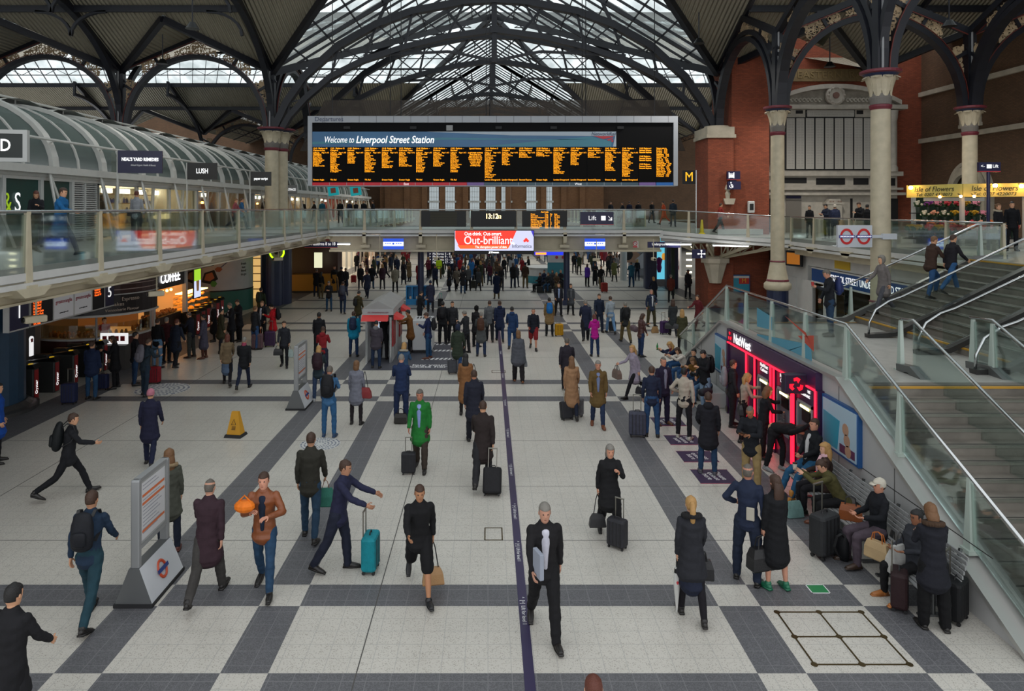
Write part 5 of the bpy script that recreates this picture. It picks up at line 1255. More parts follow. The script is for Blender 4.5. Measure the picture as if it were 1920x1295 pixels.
m = MB(); m.lathe([(2.06,0),(2.06,1.2)],(0,0,0),40); smooth_angle(m.build('green_band', mat('pillar_green', srgb('#1f5a4e'), .5), o))
m = MB(); m.lathe([(2.07,1.18),(2.07,1.22)],(0,0,0),40); m.build('dark_line', dark, o)
def onpil(a, z, poly, col, nm, r=2.07):
 t = R(a); m = MB(); rings = []
 pts = [((r+d)*math.cos(t+u/r), (r+d)*math.sin(t+u/r), z+v) for d in (0,.02) for u, v in poly]
 n = len(poly); m.add(pts, [tuple(range(n)), tuple(range(2*n-1,n-1,-1))]+[(i,(i+1)%n,(i+1)%n+n,i+n) for i in range(n)]); m.build(nm, col, o)
tray = [(-.5,-.25),(-.3,.4),(.35,.6),(.6,-.05),(.1,-.4)]
onpil(-80,1.95,[(a_*.8,b_*.8) for a_, b_ in tray],dark,'food_tray'); onpil(-80,2.0,[(a_*.5,b_*.5) for a_, b_ in tray],mat('salmon', srgb('#a8603c')),'salmon',2.1)
onpil(-73,1.65,[(.18*math.cos(k),.18*math.sin(k)) for k in range(6)],mat('leaf_green', srgb('#4a8a2c')),'salad',2.1)
onpil(-108,2.0,[(a_*.8,b_*.8) for a_, b_ in tray],dark,'food_tray'); onpil(-108,2.05,[(a_*.5,b_*.5) for a_, b_ in tray],mat('rice_food', srgb('#9a7a5a')),'rice',2.1)
onpil(-66,2.45,[(.2*math.cos(k),.15*math.sin(k)) for k in range(6)],mat('sauce', srgb('#8a4a22')),'sauce_bowl',2.1)
onpil(-58,2.7,[(-.4,-.3),(-.36,-.33),(.4,.3),(.36,.33)],mat('spoon_blue', srgb('#4a5068')),'spoon',2.1)
text('fresh\nhot\nfood\nto go', .2, dark, (2.1*math.cos(R(-25)),2.1*math.sin(R(-25)),2.4), (math.pi/2,0,R(65)), o, 'lettering')
o = thing('lit_shop_entrance', 'warm lit narrow shop entrance between the curved pillar and the blue column base', 'shop', kind='thing')
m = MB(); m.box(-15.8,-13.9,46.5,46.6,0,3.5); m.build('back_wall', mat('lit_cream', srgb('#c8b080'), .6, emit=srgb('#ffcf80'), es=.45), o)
m = MB();
for z in (.6,1.1,1.6,2.1,2.6): m.box(-15.6,-14.0,46.2,46.5,z,z+.04)
m.build('shelf', mat('shelf_wood', srgb('#8a6a48')), o)
o = thing('round_sign', 'round white sign with a lime green ring above the lit shop entrance', 'sign', kind='thing')
m = MB(); m.lathe([(.42,0),(.42,-.1)],at(520,472,42.5)[:],28,'Y'); m.build('disc', paint('8a8a86', .5), o)
c3 = at(520,472,42.5); m = MB(); m.tube([(c3.x+.42*math.cos(k*math.pi/12),c3.y-.1,c3.z+.42*math.sin(k*math.pi/12)) for k in range(25)],.05,6); m.build('ring', glow('9adf10', 2), o)
m = MB(); m.ball((c3.x,c3.y-.12,c3.z),.17,10,1,.2,1); m.build('emblem', dark, o)
# ================================================================= UNDER THE BRIDGE AND BEYOND
o = thing('yellow_counter', 'dark café unit with a mustard yellow counter front under the far left of the footbridge', 'counter', kind='thing')
m = MB(); m.box(-14.0,-10.6,49.5,52,0,1.25); m.build('counter_front', mat('mustard', srgb('#9a6a10'), .5), o)
m = MB(); m.box(-14.0,-10.5,49.4,52,-.0,.12); m.build('plinth', dark, o); m = MB(); m.box(-14.0,-10.7,50.5,52,1.25,3.5); m.build('backing', brn, o)
m = MB(); p = at(597,488,49.3); m.box(p.x-.27,p.x+.27,49.2,49.3,p.z-.5,p.z+.55); m.build('screen', glow('c8c8a8', .9), o)
def farshop(x, y0, y1, side, label, wall, sign, lit, goods):
 o = thing('concourse_shop', label, 'shop', kind='thing'); s_ = 1 if side == 'L' else -1
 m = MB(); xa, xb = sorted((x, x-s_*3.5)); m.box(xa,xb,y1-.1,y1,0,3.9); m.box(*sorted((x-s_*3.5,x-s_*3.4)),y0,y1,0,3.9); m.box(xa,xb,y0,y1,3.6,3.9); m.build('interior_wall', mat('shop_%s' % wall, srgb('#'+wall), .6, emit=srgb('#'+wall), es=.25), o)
 m = MB(); m.box(*sorted((x,x-s_*.15)),y0,y1,2.9,3.7); m.build('fascia', paint(sign, .4), o)
 n = max(2, int((y1-y0)/2)); m = MB()
 for k in range(n+1): y = y0+(y1-y0)*k/n; m.box(x-.08,x+.08,y-.08,y+.08,0,3.6)
 m.build('mullion', fr, o)
 m = MB(); m.box(*sorted((x-s_*.5,x-s_*2.5)),y0+.5,y1-.5,3.5,3.55); m.build('ceiling_light', glow(lit, 5), o)
 m = MB(); rgx = random.Random(int(y0))
 for k in range(36): yy = rgx.uniform(y0+.4,y1-.4); zz = rgx.choice((.5,1.0,1.5,2.0)); m.box(x-s_*3.2-.15,x-s_*3.2+.15,yy-.15,yy+.15,zz,zz+.35)
 m.build('goods', paint(goods, .5), o, kind='stuff')
farshop(-13.4,54,62,'L','far left shop with a red fascia beyond the yellow counter','9a8a70','8a2018','fff0d8','a03828')
farshop(-13.4,62.3,72,'L','far left shop with pale walls beyond the red one','b0a898','3a3a40','fff0d8','5a6a7a')
farshop(-13.4,72.3,88,'L','farthest left shop with a dark red poster','8a7a6a','7a1a22','ffe0c0','8a2030')
farshop(13.4,62,74,'R','far right shop with pale walls and red displays','a8a8a4','a0a0a0','fff4e8','a83038')
farshop(13.4,74.3,88,'R','farthest right shop by the end wall','8f8f8a','6a2a30','fff4e8','5a5a6a')
o = thing('advert_wall', 'large grey advert of a dark-haired man lying sideways under the right of the footbridge', 'advert', kind='thing')
m = MB(); m.box(12.2,16.0,61.5,61.7,0,3.9); m.build('sheet', paint('8a8c92', .6), o)
px_, pz_ = at(1185,482,61.4).x, at(1185,482,61.4).z
m = MB(); m.ball((px_,61.45,pz_),.62,14,1.25,.06,.85); m.build('face_picture', mat('poster_skin', srgb('#a8846c')), o)
m = MB(); m.ball((px_-.45,61.42,pz_+.2),.55,14,1,.06,.9); m.build('hair_picture', dark, o)
m = MB(); m.prism([(px_+.3,pz_-.2),(px_+1.9,pz_+1.2),(px_+2.2,pz_-.6),(px_+.8,pz_-1.0)],61.4,61.5); m.build('shirt_picture', paint('b9bbc2', .6), o)
o = thing('white_pillar', 'slim white pillar at the left edge of the sideways man advert', 'pillar', kind='thing'); m = MB(); m.lathe([(.28,0),(.28,3.9)],(at(1169,500,58).x,58,0),18); m.build('shaft', paint('b0b0ae', .5), o)
for px, w_, lb in ((1219,.85,'wide navy column beside the sideways man advert'),(1259,.85,'navy column right of the lit clothes shop')):
 m = MB(); p = at(px,520,52); m.rbox(p.x-w_/2,p.x+w_/2,51.6,52.4,0,3.9,.1); o = m.build('navy_column', navy); o['label'] = lb; o['category'] = 'column'; o['kind'] = 'thing'
o = thing('clothes_shop', 'bright cyan lit clothes shop window with a purple top on a dummy', 'shop', kind='thing')
p0, p1 = at(1224,500,54).x, at(1254,500,54).x
m = MB(); m.box(p0,p1,54.4,54.5,0,3.8); m.build('back_panel', mat('cyan_lit', srgb('#5fb8d0'), .4, emit=srgb('#5fb8d0'), es=.7), o)
m = MB(); m.box(p0,p1,53.9,54,0,.5); m.box(p0-.05,p0+.05,53.9,54,0,3.8); m.box(p1-.05,p1+.05,53.9,54,0,3.8); m.build('frame', greyp, o)
m = MB(); m.lathe([(.12,1.0),(.2,1.35),(.16,1.6),(.26,2.0),(.08,2.15)],((p0+p1)/2-.1,54.1,0),12,'Z',1,.6); m.build('dummy', mat('plum_top', srgb('#7a1a70'), .6), o)
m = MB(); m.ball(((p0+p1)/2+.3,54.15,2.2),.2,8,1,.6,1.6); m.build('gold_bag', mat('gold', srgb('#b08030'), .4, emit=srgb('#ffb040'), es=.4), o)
m = MB(); m.box(11.4,12.6,46.5,50.5,0,3.9)
o = thing('glass_shopfront', 'green tinted glass shopfront with stacked lights left of the brick pier', 'shop', kind='thing')
m = MB(); m.box(at(1265,0,48).x,12.4,48,48.1,0,3.9); m.build('glass_front', mat('green_glass', srgb('#3f5048'), .1, spec=.8), o)
m = MB()
for k in range(6): m.box(at(1287,0,47.9).x,at(1297,0,47.9).x,47.85,47.95,1.1+k*.42,1.2+k*.42)
m.build('shelf_light', glow('fff0c8', 3), o)
o = thing('pier_poster', 'blue framed fast food poster with a red panel on the brick pier base', 'poster', kind='thing')
pc = lambda px, py: at(px,py,42.1)
m = MB(); m.box(pc(1364,0).x,pc(1406,0).x,42.08,42.19,pc(0,548).z,pc(0,515).z); m.build('frame', mat('poster_frame_blue', srgb('#1d4f86')), o)
m = MB(); m.box(pc(1366,0).x,pc(1404,0).x,42.05,42.08,pc(0,546).z,pc(0,517).z); m.build('sheet', mat('poster_teal', srgb('#2a88a0')), o)
m = MB(); m.box(pc(1385,0).x,pc(1404,0).x,42.03,42.05,pc(0,532).z,pc(0,521).z); rs_ = m.build('red_panel', mat('mcd_red', srgb('#b02a1e')), o); text('M', .35, mat('mcd_yellow', srgb('#d8a020')), (pc(1394,0).x,42.02,pc(0,526).z), FACE, rs_, 'emblem')
m = MB(); m.box(pc(1366,0).x,pc(1404,0).x,42.03,42.05,pc(0,521).z,pc(0,517).z); m.build('white_strip', white_p, o)
o = panel('information_board', 'navy departures information board behind the left bridge column', 'board', 801, 845, 467, 495, nvy, 60, .1)
for k in range(5): text('>  Platforms %d - %d' % (k*4+1, k*4+4), .25, wt, (sx_(805,60),59.88,sz_(470.5+k*5.3,60)), FACE, o, 'lettering', 'LEFT')
m = MB()
for px in (803,843): m.tube([(sx_(px,60),60.1,0),(sx_(px,60),60.1,3.9)],.07,6)
m.build('leg', navy, o)
o = panel('lit_strip', 'long blue and orange lit ticker strip under the right of the footbridge', 'display', 1002, 1056, 472, 478, mat('tick_blue', srgb('#1a2ab8'), .3, emit=srgb('#1a2ab8'), es=1.2), 52, .1)
m = MB(); m.box(sx_(1004,52),sx_(1024,52),51.88,51.9,sz_(477,52),sz_(473,52)); m.build('orange_text', glow('ff7a20', 2), o)
m = MB()
for px in (1004,1054): m.tube([(sx_(px,52),52,sz_(473,52)),(sx_(px,52),52,3.9)],.05,6)
m.build('hanger', cream2, o)
o = thing('information_desk', 'round white and teal information desk on the far concourse', 'desk', gp(1018,528), kind='thing')
m = MB(); m.lathe([(1.35,0),(1.35,1.15)],n=28); m.build('base', mat('desk_teal', srgb('#2f7f8c'), .4), o); m = MB(); m.lathe([(1.37,.55),(1.37,1.15),(1.45,1.15),(1.45,1.22)],n=28); m.build('counter', white_p, o)
o = thing('map_board', 'teal and white standing map board beside the information desk', 'board', gp(1046,533), kind='thing')
m = MB(); m.box(-.8,.8,-.05,.05,.0,1.7); m.build('lower_panel', mat('desk_teal', srgb('#2f7f8c')), o); m = MB(); m.box(-.8,.8,-.06,.05,1.7,2.6); m.build('upper_panel', white_p, o)
m = MB(); m.lathe([(.12,0),(.12,-.02)],(-.1,-.06,2.1),12,'Y'); m.lathe([(.12,0),(.12,-.02)],(.4,-.06,2.1),12,'Y'); m.build('roundels', mat('nr_red', srgb('#b8303a')), o)
o = thing('blue_crate_display', 'bright blue plastic crate display with open bays near the ticket kiosk', 'display stand', (gp(785,570).x,gp(785,570).y,0), kind='thing')
bl = mat('crate_blue', srgb('#1478b0'), .4)
m = MB(); m.box(-.72,.72,.2,.26,.0,1.15)
for k in range(5): x = -.72+k*.35; m.box(x-.03,x+.03,-.3,.26,0,1.15)
m.box(-.75,.75,-.32,.27,1.1,1.16); m.box(-.75,.75,-.32,.27,0,.35); m.build('crate', bl, o)
m = MB()
for k in range(3): m.box(-.55+k*.4,-.35+k*.4,-.2,.1,.35,.5)
m.build('newspapers', paint('c8b8a8', .7), o)
# ================================================================= TICKET KIOSK AND SMALL THINGS
KB = gp(685,680)
o = thing('ticket_kiosk', 'small white ticket machine kiosk with a grey gabled roof and red awnings', 'kiosk', (KB.x,KB.y,0), kind='thing')
W_, D_ = 1.0, 3.2; zt_ = 1.74
m = MB(); m.box(0,.08,0,D_,0,zt_); m.box(W_-.08,W_,0,D_,0,zt_); m.box(0,W_,.9,1.0,0,zt_); m.box(0,W_,D_-.08,D_,0,zt_); m.build('wall_panel', paint('b3b5b5', .4), o)
m = MB(); m.box(0,.06,-.02,.06,0,zt_); m.box(W_-.06,W_,-.02,.06,0,zt_); m.build('corner_post', steel, o)
m = MB(); m.box(-.08,W_+.08,-.1,D_+.1,zt_+.1,zt_+.33); m.build('fascia', paint('9a9c9c', .5), o)
m = MB(); m.prism([(-.08,zt_+.33),(W_+.08,zt_+.33),(W_/2,zt_+.62)],-.1,D_+.1,'XZ'); m.build('roof', paint('8b8b89', .6), o)
aw = mat('awning_red', srgb('#c5302e'), .5)
m = MB(); m.add([(-.1,-.4,zt_-.1),(W_*.9,-.4,zt_-.1),(W_*.9,-.1,zt_+.1),(-.1,-.1,zt_+.1),(-.1,-.1,zt_-.1),(W_*.9,-.1,zt_-.1)],[(0,1,2,3),(0,3,4),(1,5,2),(0,4,5,1)])
for a_ in (.0, 2.2): m.add([(W_+.4,a_,zt_-.1),(W_+.4,a_+.9,zt_-.1),(W_+.08,a_+.9,zt_+.1),(W_+.08,a_,zt_+.1),(W_+.08,a_,zt_-.1),(W_+.08,a_+.9,zt_-.1)],[(0,1,2,3),(0,3,4),(1,5,2),(0,4,5,1)])
m.build('awning', aw, o)
text('city, stanstedexpress.com', .11, mat('kiosk_print', srgb('#8a5560')), (W_/2,-.11,zt_+.2), FACE, o, 'lettering', sx=.7)
m = MB(); m.box(.12,.88,.82,.9,.7,1.6); m.build('machine_face', mat('machine_dark', srgb('#4a4d52'), .3), o); m = MB(); m.box(.3,.7,.8,.82,1.2,1.5); m.build('screen', glow('a8b8c8', .6), o)
for a_ in (.1, 2.2): m = MB(); m.box(W_,W_+.05,a_,a_+.75,.6,1.6); m.build('side_machine', gred, o)
o = thing('ticket_machine', 'free-standing white ticket machine with a slotted top beside the man in a navy jacket', 'machine', gp(797,660), kind='thing')
m = MB(); m.rbox(-.5,.32,-.25,.9,.12,1.35,.03); m.build('cabinet', paint('b8babb', .4), o); m = MB(); m.box(-.46,.28,-.2,.85,0,.12); m.build('plinth', dark, o)
m = MB()
for k in range(5): m.box(-.35+k*.12,-.29+k*.12,.2,.6,1.35,1.37)
m.build('slots', dark, o)
def totem(x, y, s, label, rz=0):
 o = thing('totem_sign', label, 'sign', (x,y,0), rz, kind='thing'); o.scale = (.76,s,1)
 gr = mat('totem_grey', srgb('#8b8d8e'), .4, metal=.3); gd = mat('totem_dark', srgb('#5f6162'), .4, metal=.3)
 m = MB(); m.rings([[(-.36,0,.05),(.36,0,.05),(.36,1.25,.05),(-.36,1.25,.05)],[(-.1,.02,.56),(.1,.02,.56),(.1,1.23,.56),(-.1,1.23,.56)]]); bs = m.build('base', [gd], o)
 m = MB(); m.add([(.362,0.0,.055),(.362,1.25,.055),(.104,1.23,.56),(.104,.02,.56),(.352,0,.055),(.352,1.25,.055),(.094,1.23,.56),(.094,.02,.56)],[(0,1,2,3),(7,6,5,4),(0,4,5,1),(3,2,6,7)]); m.build('white_face', paint('bfc2c6', .35), bs)
 m = MB(); m.box(-.38,.38,-.03,1.28,0,.05); m.build('plinth', dark, o)
 for y_ in (0.05,1.13): m = MB(); m.rbox(-.09,.09,y_,y_+.1,.5,1.86,.03); m.build('upright', gr, o)
 for z_ in (1.8,.8): m = MB(); m.box(-.07,.07,.15,1.13,z_,z_+.06); m.build('cross_rail', gr, o)
 m = MB(); m.box(-.05,.05,.15,1.13,.86,1.8); m.build('glass_case', paint('9a9c9a', .3), o)
 m = MB(); m.box(.05,.055,.2,1.08,.9,1.76); sh = m.build('sheet', paint('c6c6c8', .5), o)
 m = MB()
 for z_ in (1.58,1.46,1.05): m.box(.055,.058,.22,1.06,z_-.04,z_)
 m.build('orange_line', mat('poster_orange', srgb('#c8683a')), sh)
 m = MB()
 for k in range(14):
  z_ = 1.72-k*.055
  if abs(z_-1.56) > .05 and abs(z_-1.44) > .04: m.box(.055,.0575,.24,.24+.5+.25*((k*7) % 5)/5,z_-.012,z_)
 m.build('print_line', paint('8a8c96', .6), sh)
 n_ = Vector((.5,0,.26)).normalized(); u_ = Vector((0,1,0)); v_ = n_.cross(u_)*-1; c_ = Vector((.233,.62,.307))+n_*.01
 m = MB(); m.tube([c_+u_*.13*math.cos(k*math.pi/10)+v_*.13*math.sin(k*math.pi/10) for k in range(21)],.024,6); m.build('roundel', mat('tfl_red', srgb('#c04a28'), .4), bs)
 m = MB(); c2 = c_+n_*.02; m.rings([[c2-u_*.19-v_*.03,c2+u_*.19-v_*.03,c2+u_*.19+v_*.03,c2-u_*.19+v_*.03],[c2-u_*.19-v_*.03+n_*.01,c2+u_*.19-v_*.03+n_*.01,c2+u_*.19+v_*.03+n_*.01,c2-u_*.19+v_*.03+n_*.01]]); m.build('blue_bar', mat('tfl_blue', srgb('#1f3a7a'), .4), bs)
 return o
totem(-5.24, 10.48, .86, 'large grey information totem with a white sloping base and roundel, lower left')
totem(-5.62, 20.7, .9, 'smaller looking distant grey information totem left of the man in a denim shirt')
o = thing('wet_floor_cone', 'yellow wet floor warning cone on a black base standing on the pale floor', 'cone', gp(442,817), rz=R(-8))
yl = mat('cone_yellow', srgb('#c08a10'), .45)
m = MB(); m.rings([[(-.19,-.13,.06),(.19,-.13,.06),(.19,.13,.06),(-.19,.13,.06)],[(-.09,-.04,.64),(.09,-.04,.64),(.09,.04,.64),(-.09,.04,.64)]]); m.build('body', yl, o)
m = MB(); m.rings([[(-.23,-.2,0),(.23,-.2,0),(.23,.2,0),(-.23,.2,0)],[(-.21,-.17,.07),(.21,-.17,.07),(.21,.17,.07),(-.21,.17,.07)]]); m.build('base', dark, o)
m = MB(); m.tube([(-.06,-.115,.32),(.06,-.115,.32),(0,-.09,.46),(-.06,-.115,.32)],.006,4)
for k in range(3): m.box(-.05,.05,-.135+.013*k,-.125+.013*k,.2+k*.03,.212+k*.03)
m.build('warning_mark', dark, o)
# ================================================================= RIGHT LOWER WALL
m = MB(); m.box(16.5,16.9,24,41.5,2.95,3.98); m.box(16.5,16.9,36.6,41.5,0,2.95); m.box(16.5,16.9,24,26,0,2.95)
for y in (38.5,36.6,34.2): m.box(16.44,16.5,y-.6,y+.6,0,2.2)
rw = struct('wall_underground', m, white_p)
m = MB(); m.box(21,21.2,24,42,0,3.98); m.box(16.5,21,41.3,41.5,0,3.98); struct('wall_underground_back', m, paint('8a6a3a', .6))
o = thing('station_sign', 'long blue Liverpool Street Underground station sign below the right gallery', 'sign', kind='thing')
m = MB(); m.box(16.38,16.5,25.5,35.9,2.25,2.87); m.build('board', mat('und_blue', srgb('#1a4a86'), .4), o)
text('LIVERPOOL STREET UNDERGROUND STATION', .44, wt, (16.37,30.7,2.56), FACE_L, o, 'lettering', sx=.78)
m = MB(); m.box(16.36,16.5,25.5,35.9,2.87,2.93); m.box(16.36,16.5,25.5,35.9,2.17,2.25); m.build('rim', white_p, o)
o = thing('wall_notice', 'small square yellow notice on the white wall above the blue station sign', 'notice', kind='thing')
m = MB(); m.box(16.46,16.5,32.3,33.7,3.05,3.45); m.build('sheet', mat('notice_yellow', srgb('#c8a418'), .5), o)
o = thing('hanging_display', 'tilted dark display with amber rows under the right gallery', 'display', (16.1,37.3,3.25), R(-70))
m = MB(); m.box(-.55,.55,-.06,.06,-.4,.4); m.build('housing', dark, o); m = MB(); m.box(-.45,.45,-.07,-.06,-.3,.3); m.build('screen', mat('amber_screen', srgb('#7a4a1c'), .4, emit=srgb('#c87820'), es=.3), o)
m = MB(); m.box(.06,.075,-.3,.3,-.3,.3)
o = thing('roundel_sign', 'square white double sign with two red rings and blue bars on the nearest cream column', 'sign', kind='thing')
YQ = 25.0; q = lambda px, py: at(px,py,YQ)
a_, b_ = q(1568,463), q(1632,422)
m = MB(); m.box(a_.x,b_.x,YQ-.12,YQ,a_.z,b_.z); m.build('box', paint('c2c6cc', .4), o)
for px in (1584,1616):
 c_ = q(px,443); m = MB()
 m.rings([[(c_.x+r_*math.cos(k*math.pi/18)*.82,YQ-.14,c_.z+r_*math.sin(k*math.pi/18)) for r_ in (.2,.28)]+[(c_.x+r_*math.cos(k*math.pi/18)*.82,YQ-.12,c_.z+r_*math.sin(k*math.pi/18)) for r_ in (.28,.2)] for k in range(37)]); m.build('red_ring', mat('tube_red', srgb('#c81818'), .4), o)
 m = MB(); m.box(c_.x-.27,c_.x+.27,YQ-.16,YQ-.14,c_.z-.05,c_.z+.05); br = m.build('blue_bar', mat('tube_blue', srgb('#1c2f86'), .4), o); text('UNDERGROUND', .075, wt, (c_.x,YQ-.165,c_.z), FACE, br, 'lettering', sx=.85)
m = MB(); m.bar((b_.x,YQ-.06,c_.z),(13.9,YQ-.06,c_.z),.1,.1,(0,0,1)); m.box(13.85,14.35,YQ-.12,YQ-.0,c_.z-.1,c_.z+.1); m.build('bracket', paint('c2c6cc', .4), o)
# ================================================================= MEMORIAL
o = thing('marble_memorial', 'huge white marble war memorial with columns of names under a curved pediment', 'memorial', kind='thing')
YM = 45.6; mx = lambda p: at(p,0,YM).x; mz = lambda p: at(0,p,YM).z; XM0, XM1 = mx(1432), mx(1688); zb_ = ZR
m = MB(); m.box(XM0+.2,XM1-.2,YM,46.0,zb_,mz(206)); m.build('back_slab', marble, o)
m = MB(); m.box(XM0-.1,XM1+.2,YM-.5,46,mz(206),mz(198)); m.box(XM0,XM1,YM-.35,46,mz(330),mz(322)); m.box(XM0,XM1,YM-.35,46,mz(356),mz(362) if False else mz(352)); m.box(XM0-.05,XM1+.1,YM-.45,46,mz(366),mz(361)); m.build('cornice', marble, o)
m = MB(); xm = (XM0+XM1)/2; pts = []
for k in range(17):
 t = -1+2*k/16; pts.append((xm+t*(XM1-XM0)/2.1, mz(198)+ (mz(168)-mz(198))*(1-abs(t)**2.2)))
m.rings([[(a_,YM-.55,b_),(a_,46,b_),(a_,46,b_+.28),(a_,YM-.55,b_+.28)] for a_, b_ in pts]); m.build('pediment_arch', marble, o)
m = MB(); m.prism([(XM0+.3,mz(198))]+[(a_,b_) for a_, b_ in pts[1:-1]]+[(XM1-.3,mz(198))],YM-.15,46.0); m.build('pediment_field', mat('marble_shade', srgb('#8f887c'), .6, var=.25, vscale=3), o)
rg = random.Random(4)
for s_ in (-1, 1):
 m = MB()
 for k in range(13):
  x = xm+s_*(.9+k*.25); m.tube([(x+.13*math.cos(u)*(1-u/9),YM-.22,mz(192)+.1+.16*math.sin(u)*(1-u/9)) for u in [w*.7 for w in range(9)]],.05,5)
 m.build('scroll_carving', marble, o)
m = MB(); m.lathe([(.62,0),(.62,-.2),(.5,-.28),(.42,-.2)],(xm,YM-.3,mz(181)),20,'Y')
for k in range(12): m.ball((xm+.5*math.cos(k*.524),YM-.6,mz(181)+.5*math.sin(k*.524)),.09,6)
m.build('round_crest', marble, o); m = MB(); m.lathe([(.2,0),(.2,-.1)],(xm,YM-.5,mz(181)),14,'Y'); m.build('crest_centre', mat('crest_red', srgb('#7a5a50')), o)
inkm = mat('joint_black', srgb('#111113'), .6)
m = MB(); m.box(mx(1471),mx(1634),YM-.08,YM,mz(319),mz(220)); m.box(mx(1510),mx(1602),YM-.08,YM,mz(220),mz(205)); m.build('panel_backing', inkm, o)
for k in range(9):
 a_ = 1473.5+k*18.1; m = MB(); m.box(mx(a_),mx(a_+15.2),YM-.12,YM-.08,mz(317),mz(222)); pn = m.build('name_panel', mat('marble_panel', srgb('#b9b6ae'), .5), o)
 m = MB()
 for r_ in range(30):
  z_ = mz(224+r_*3.05); m.box(mx(a_+2),mx(a_+2+rg.uniform(4.5,6)),YM-.123,YM-.12,z_-.035,z_); m.box(mx(a_+9),mx(a_+9+rg.uniform(3.5,5)),YM-.123,YM-.12,z_-.035,z_)
 m.build('engraved_names', mat('engraving', srgb('#a3a098'), .7), pn)
m = MB(); m.box(mx(1512),mx(1600),YM-.12,YM-.08,mz(219),mz(207)); hp = m.build('heading_panel', mat('marble_panel', srgb('#b9b6ae')), o)
text('TO THE GLORY OF GOD AND IN GRATEFUL MEMORY\nOF THOSE WHO RESPONDED TO THE CALL', .13, mat('engraving', srgb('#8f8d87')), (mx(1556),YM-.13,mz(213)), FACE, hp, 'lettering')
m = MB()
for px in (1441,1450,1673,1664) if False else (1444,1668):
 x = mx(px+2); m.lathe([(.3,mz(322)),(.3,mz(315)),(.22,mz(310)),(.2,mz(232)),(.28,mz(222)),(.32,mz(208))],(x,YM-.25,0),16)
m.build('side_column', marble, o)
m = MB()
for a_, b_, c_, d_ in ((1447,1512,343,333),(1530,1584,346,334),(1600,1628,346,334),(1669,1678,348,334),(1472,1482,213,207),(1492,1505,213,207),(1606,1618,214,207)): m.box(mx(a_),mx(b_),YM-.04,YM-.0,mz(a_ and c_),mz(d_))
m.build('dark_inset', inkm, o)
m = MB(); m.box(mx(1545),mx(1572),YM-.5,YM,zb_,mz(381)); m.box(mx(1542),mx(1575),YM-.55,YM,mz(383),mz(379)); m.prism([(mx(1545),mz(379)),(mx(1572),mz(379)),(mx(1568),mz(373)),(mx(1549),mz(373))],YM-.5,YM); m.build('central_pedestal', marble, o)
m = MB(); m.lathe([(.28,0),(.28,-.03)],(mx(1559),YM-.5,mz(399)),20,'Y'); m.build('dark_medallion', inkm, o)
text('1914 - 1918', .17, mat('crest_red', srgb('#7a5a50')), (mx(1558),YM-.56,mz(378)), FACE, o, 'lettering')
m = MB(); m.box(mx(1473),mx(1502),YM-.06,YM+.0,zb_,mz(374)); m.build('doorway', mat('door_grey', srgb('#7a756d'), .6), o)
m = MB(); m.box(mx(1473),mx(1501),YM-.1,YM-.06,mz(372),mz(367)); m.build('door_sign', nvy, o)
m = MB()
for px in (1440,1594,1667): m.box(mx(px),mx(px+(16 if px == 1667 else 4)),YM-.05,YM,zb_,mz(372))
m.build('dark_opening', inkm, o)
o = thing('stone_frieze', 'long carved stone frieze reading great eastern railway above the memorial', 'frieze', kind='thing')
m = MB(); m.box(mx(1423),mx(1681),45.8,46,mz(151),mz(128)); m.build('slab', mat('frieze_stone', srgb('#7d6a48'), .8, var=.15), o); text('GREAT  EASTERN  RAILWAY', .62, mat('frieze_letters', srgb('#8c7850'), .8), (mx(1552),45.78,mz(139.5)), FACE, o, 'lettering', ext=.03, sx=1.15)
o = thing('pier_sign', 'navy pair of lift and wheelchair pictogram signs on the brick pier', 'sign', kind='thing')
YP = 41.6; pq = lambda px, py: at(px,py,YP)
m = MB(); m.box(pq(1370,0).x,pq(1382,0).x,YP+.1,42.25,pq(0,350).z,pq(0,326).z); m.box(pq(1364,0).x,pq(1388,0).x,YP,YP+.2,pq(0,336).z,pq(0,321).z); m.box(pq(1365,0).x,pq(1389,0).x,YP,YP+.2,pq(0,355).z,pq(0,340).z); m.build('boards', nvy, o)
m = MB(); m.box(pq(1364,0).x,pq(1388,0).x,YP-.01,YP+.2,pq(0,337).z,pq(0,336).z); m.build('red_edge', mat('nr_red', srgb('#b8303a')), o)
m = MB(); c_ = pq(1371,347); m.tube([(c_.x+.1*math.cos(k*.6),YP-.02,c_.z-.06+.1*math.sin(k*.6)) for k in range(-6,3)],.02,5); m.ball((c_.x-.02,YP-.02,c_.z+.15),.04,6); m.bar((c_.x-.02,YP-.02,c_.z+.1),(c_.x,YP-.02,c_.z-.05),.03,.03,(0,1,0)); m.bar((c_.x,YP-.02,c_.z-.05),(c_.x+.12,YP-.02,c_.z-.12),.03,.03,(0,1,0))
for px in (1367,1376): m.box(pq(px,0).x-.02,pq(px,0).x+.02,YP-.02,YP,pq(0,334).z,pq(0,323).z)
for k in range(3): m.ball((pq(1369+k*2.6,0).x,YP-.02,pq(0,326).z),.035,6); m.box(pq(1369+k*2.6,0).x-.03,pq(1369+k*2.6,0).x+.03,YP-.02,YP,pq(0,333).z,pq(0,327.5).z)
m.build('pictogram', wt, o)
o = thing('golden_arches_sign', 'black hanging sign with yellow letter at the right end of the departures board', 'sign', kind='thing')
p_ = at(1291,332,40.5); m = MB(); m.box(p_.x-.36,p_.x+.36,40.4,40.5,p_.z-.4,p_.z+.38); m.build('board', blk, o); text('M', .75, mat('arch_yellow', srgb('#e8a818'), .4, emit=srgb('#e8a818'), es=.7), (p_.x,40.38,p_.z), FACE, o, 'emblem', sx=.85)
m = MB(); m.tube([(p_.x+.42,40.45,ZL-.3),(p_.x+.42,40.45,p_.z+.4)],.03,6); m.build('pole', steel, o)
o = thing('pay_phone', 'small white and dark device panel on the brick pier above the curved balustrade', 'device', kind='thing')
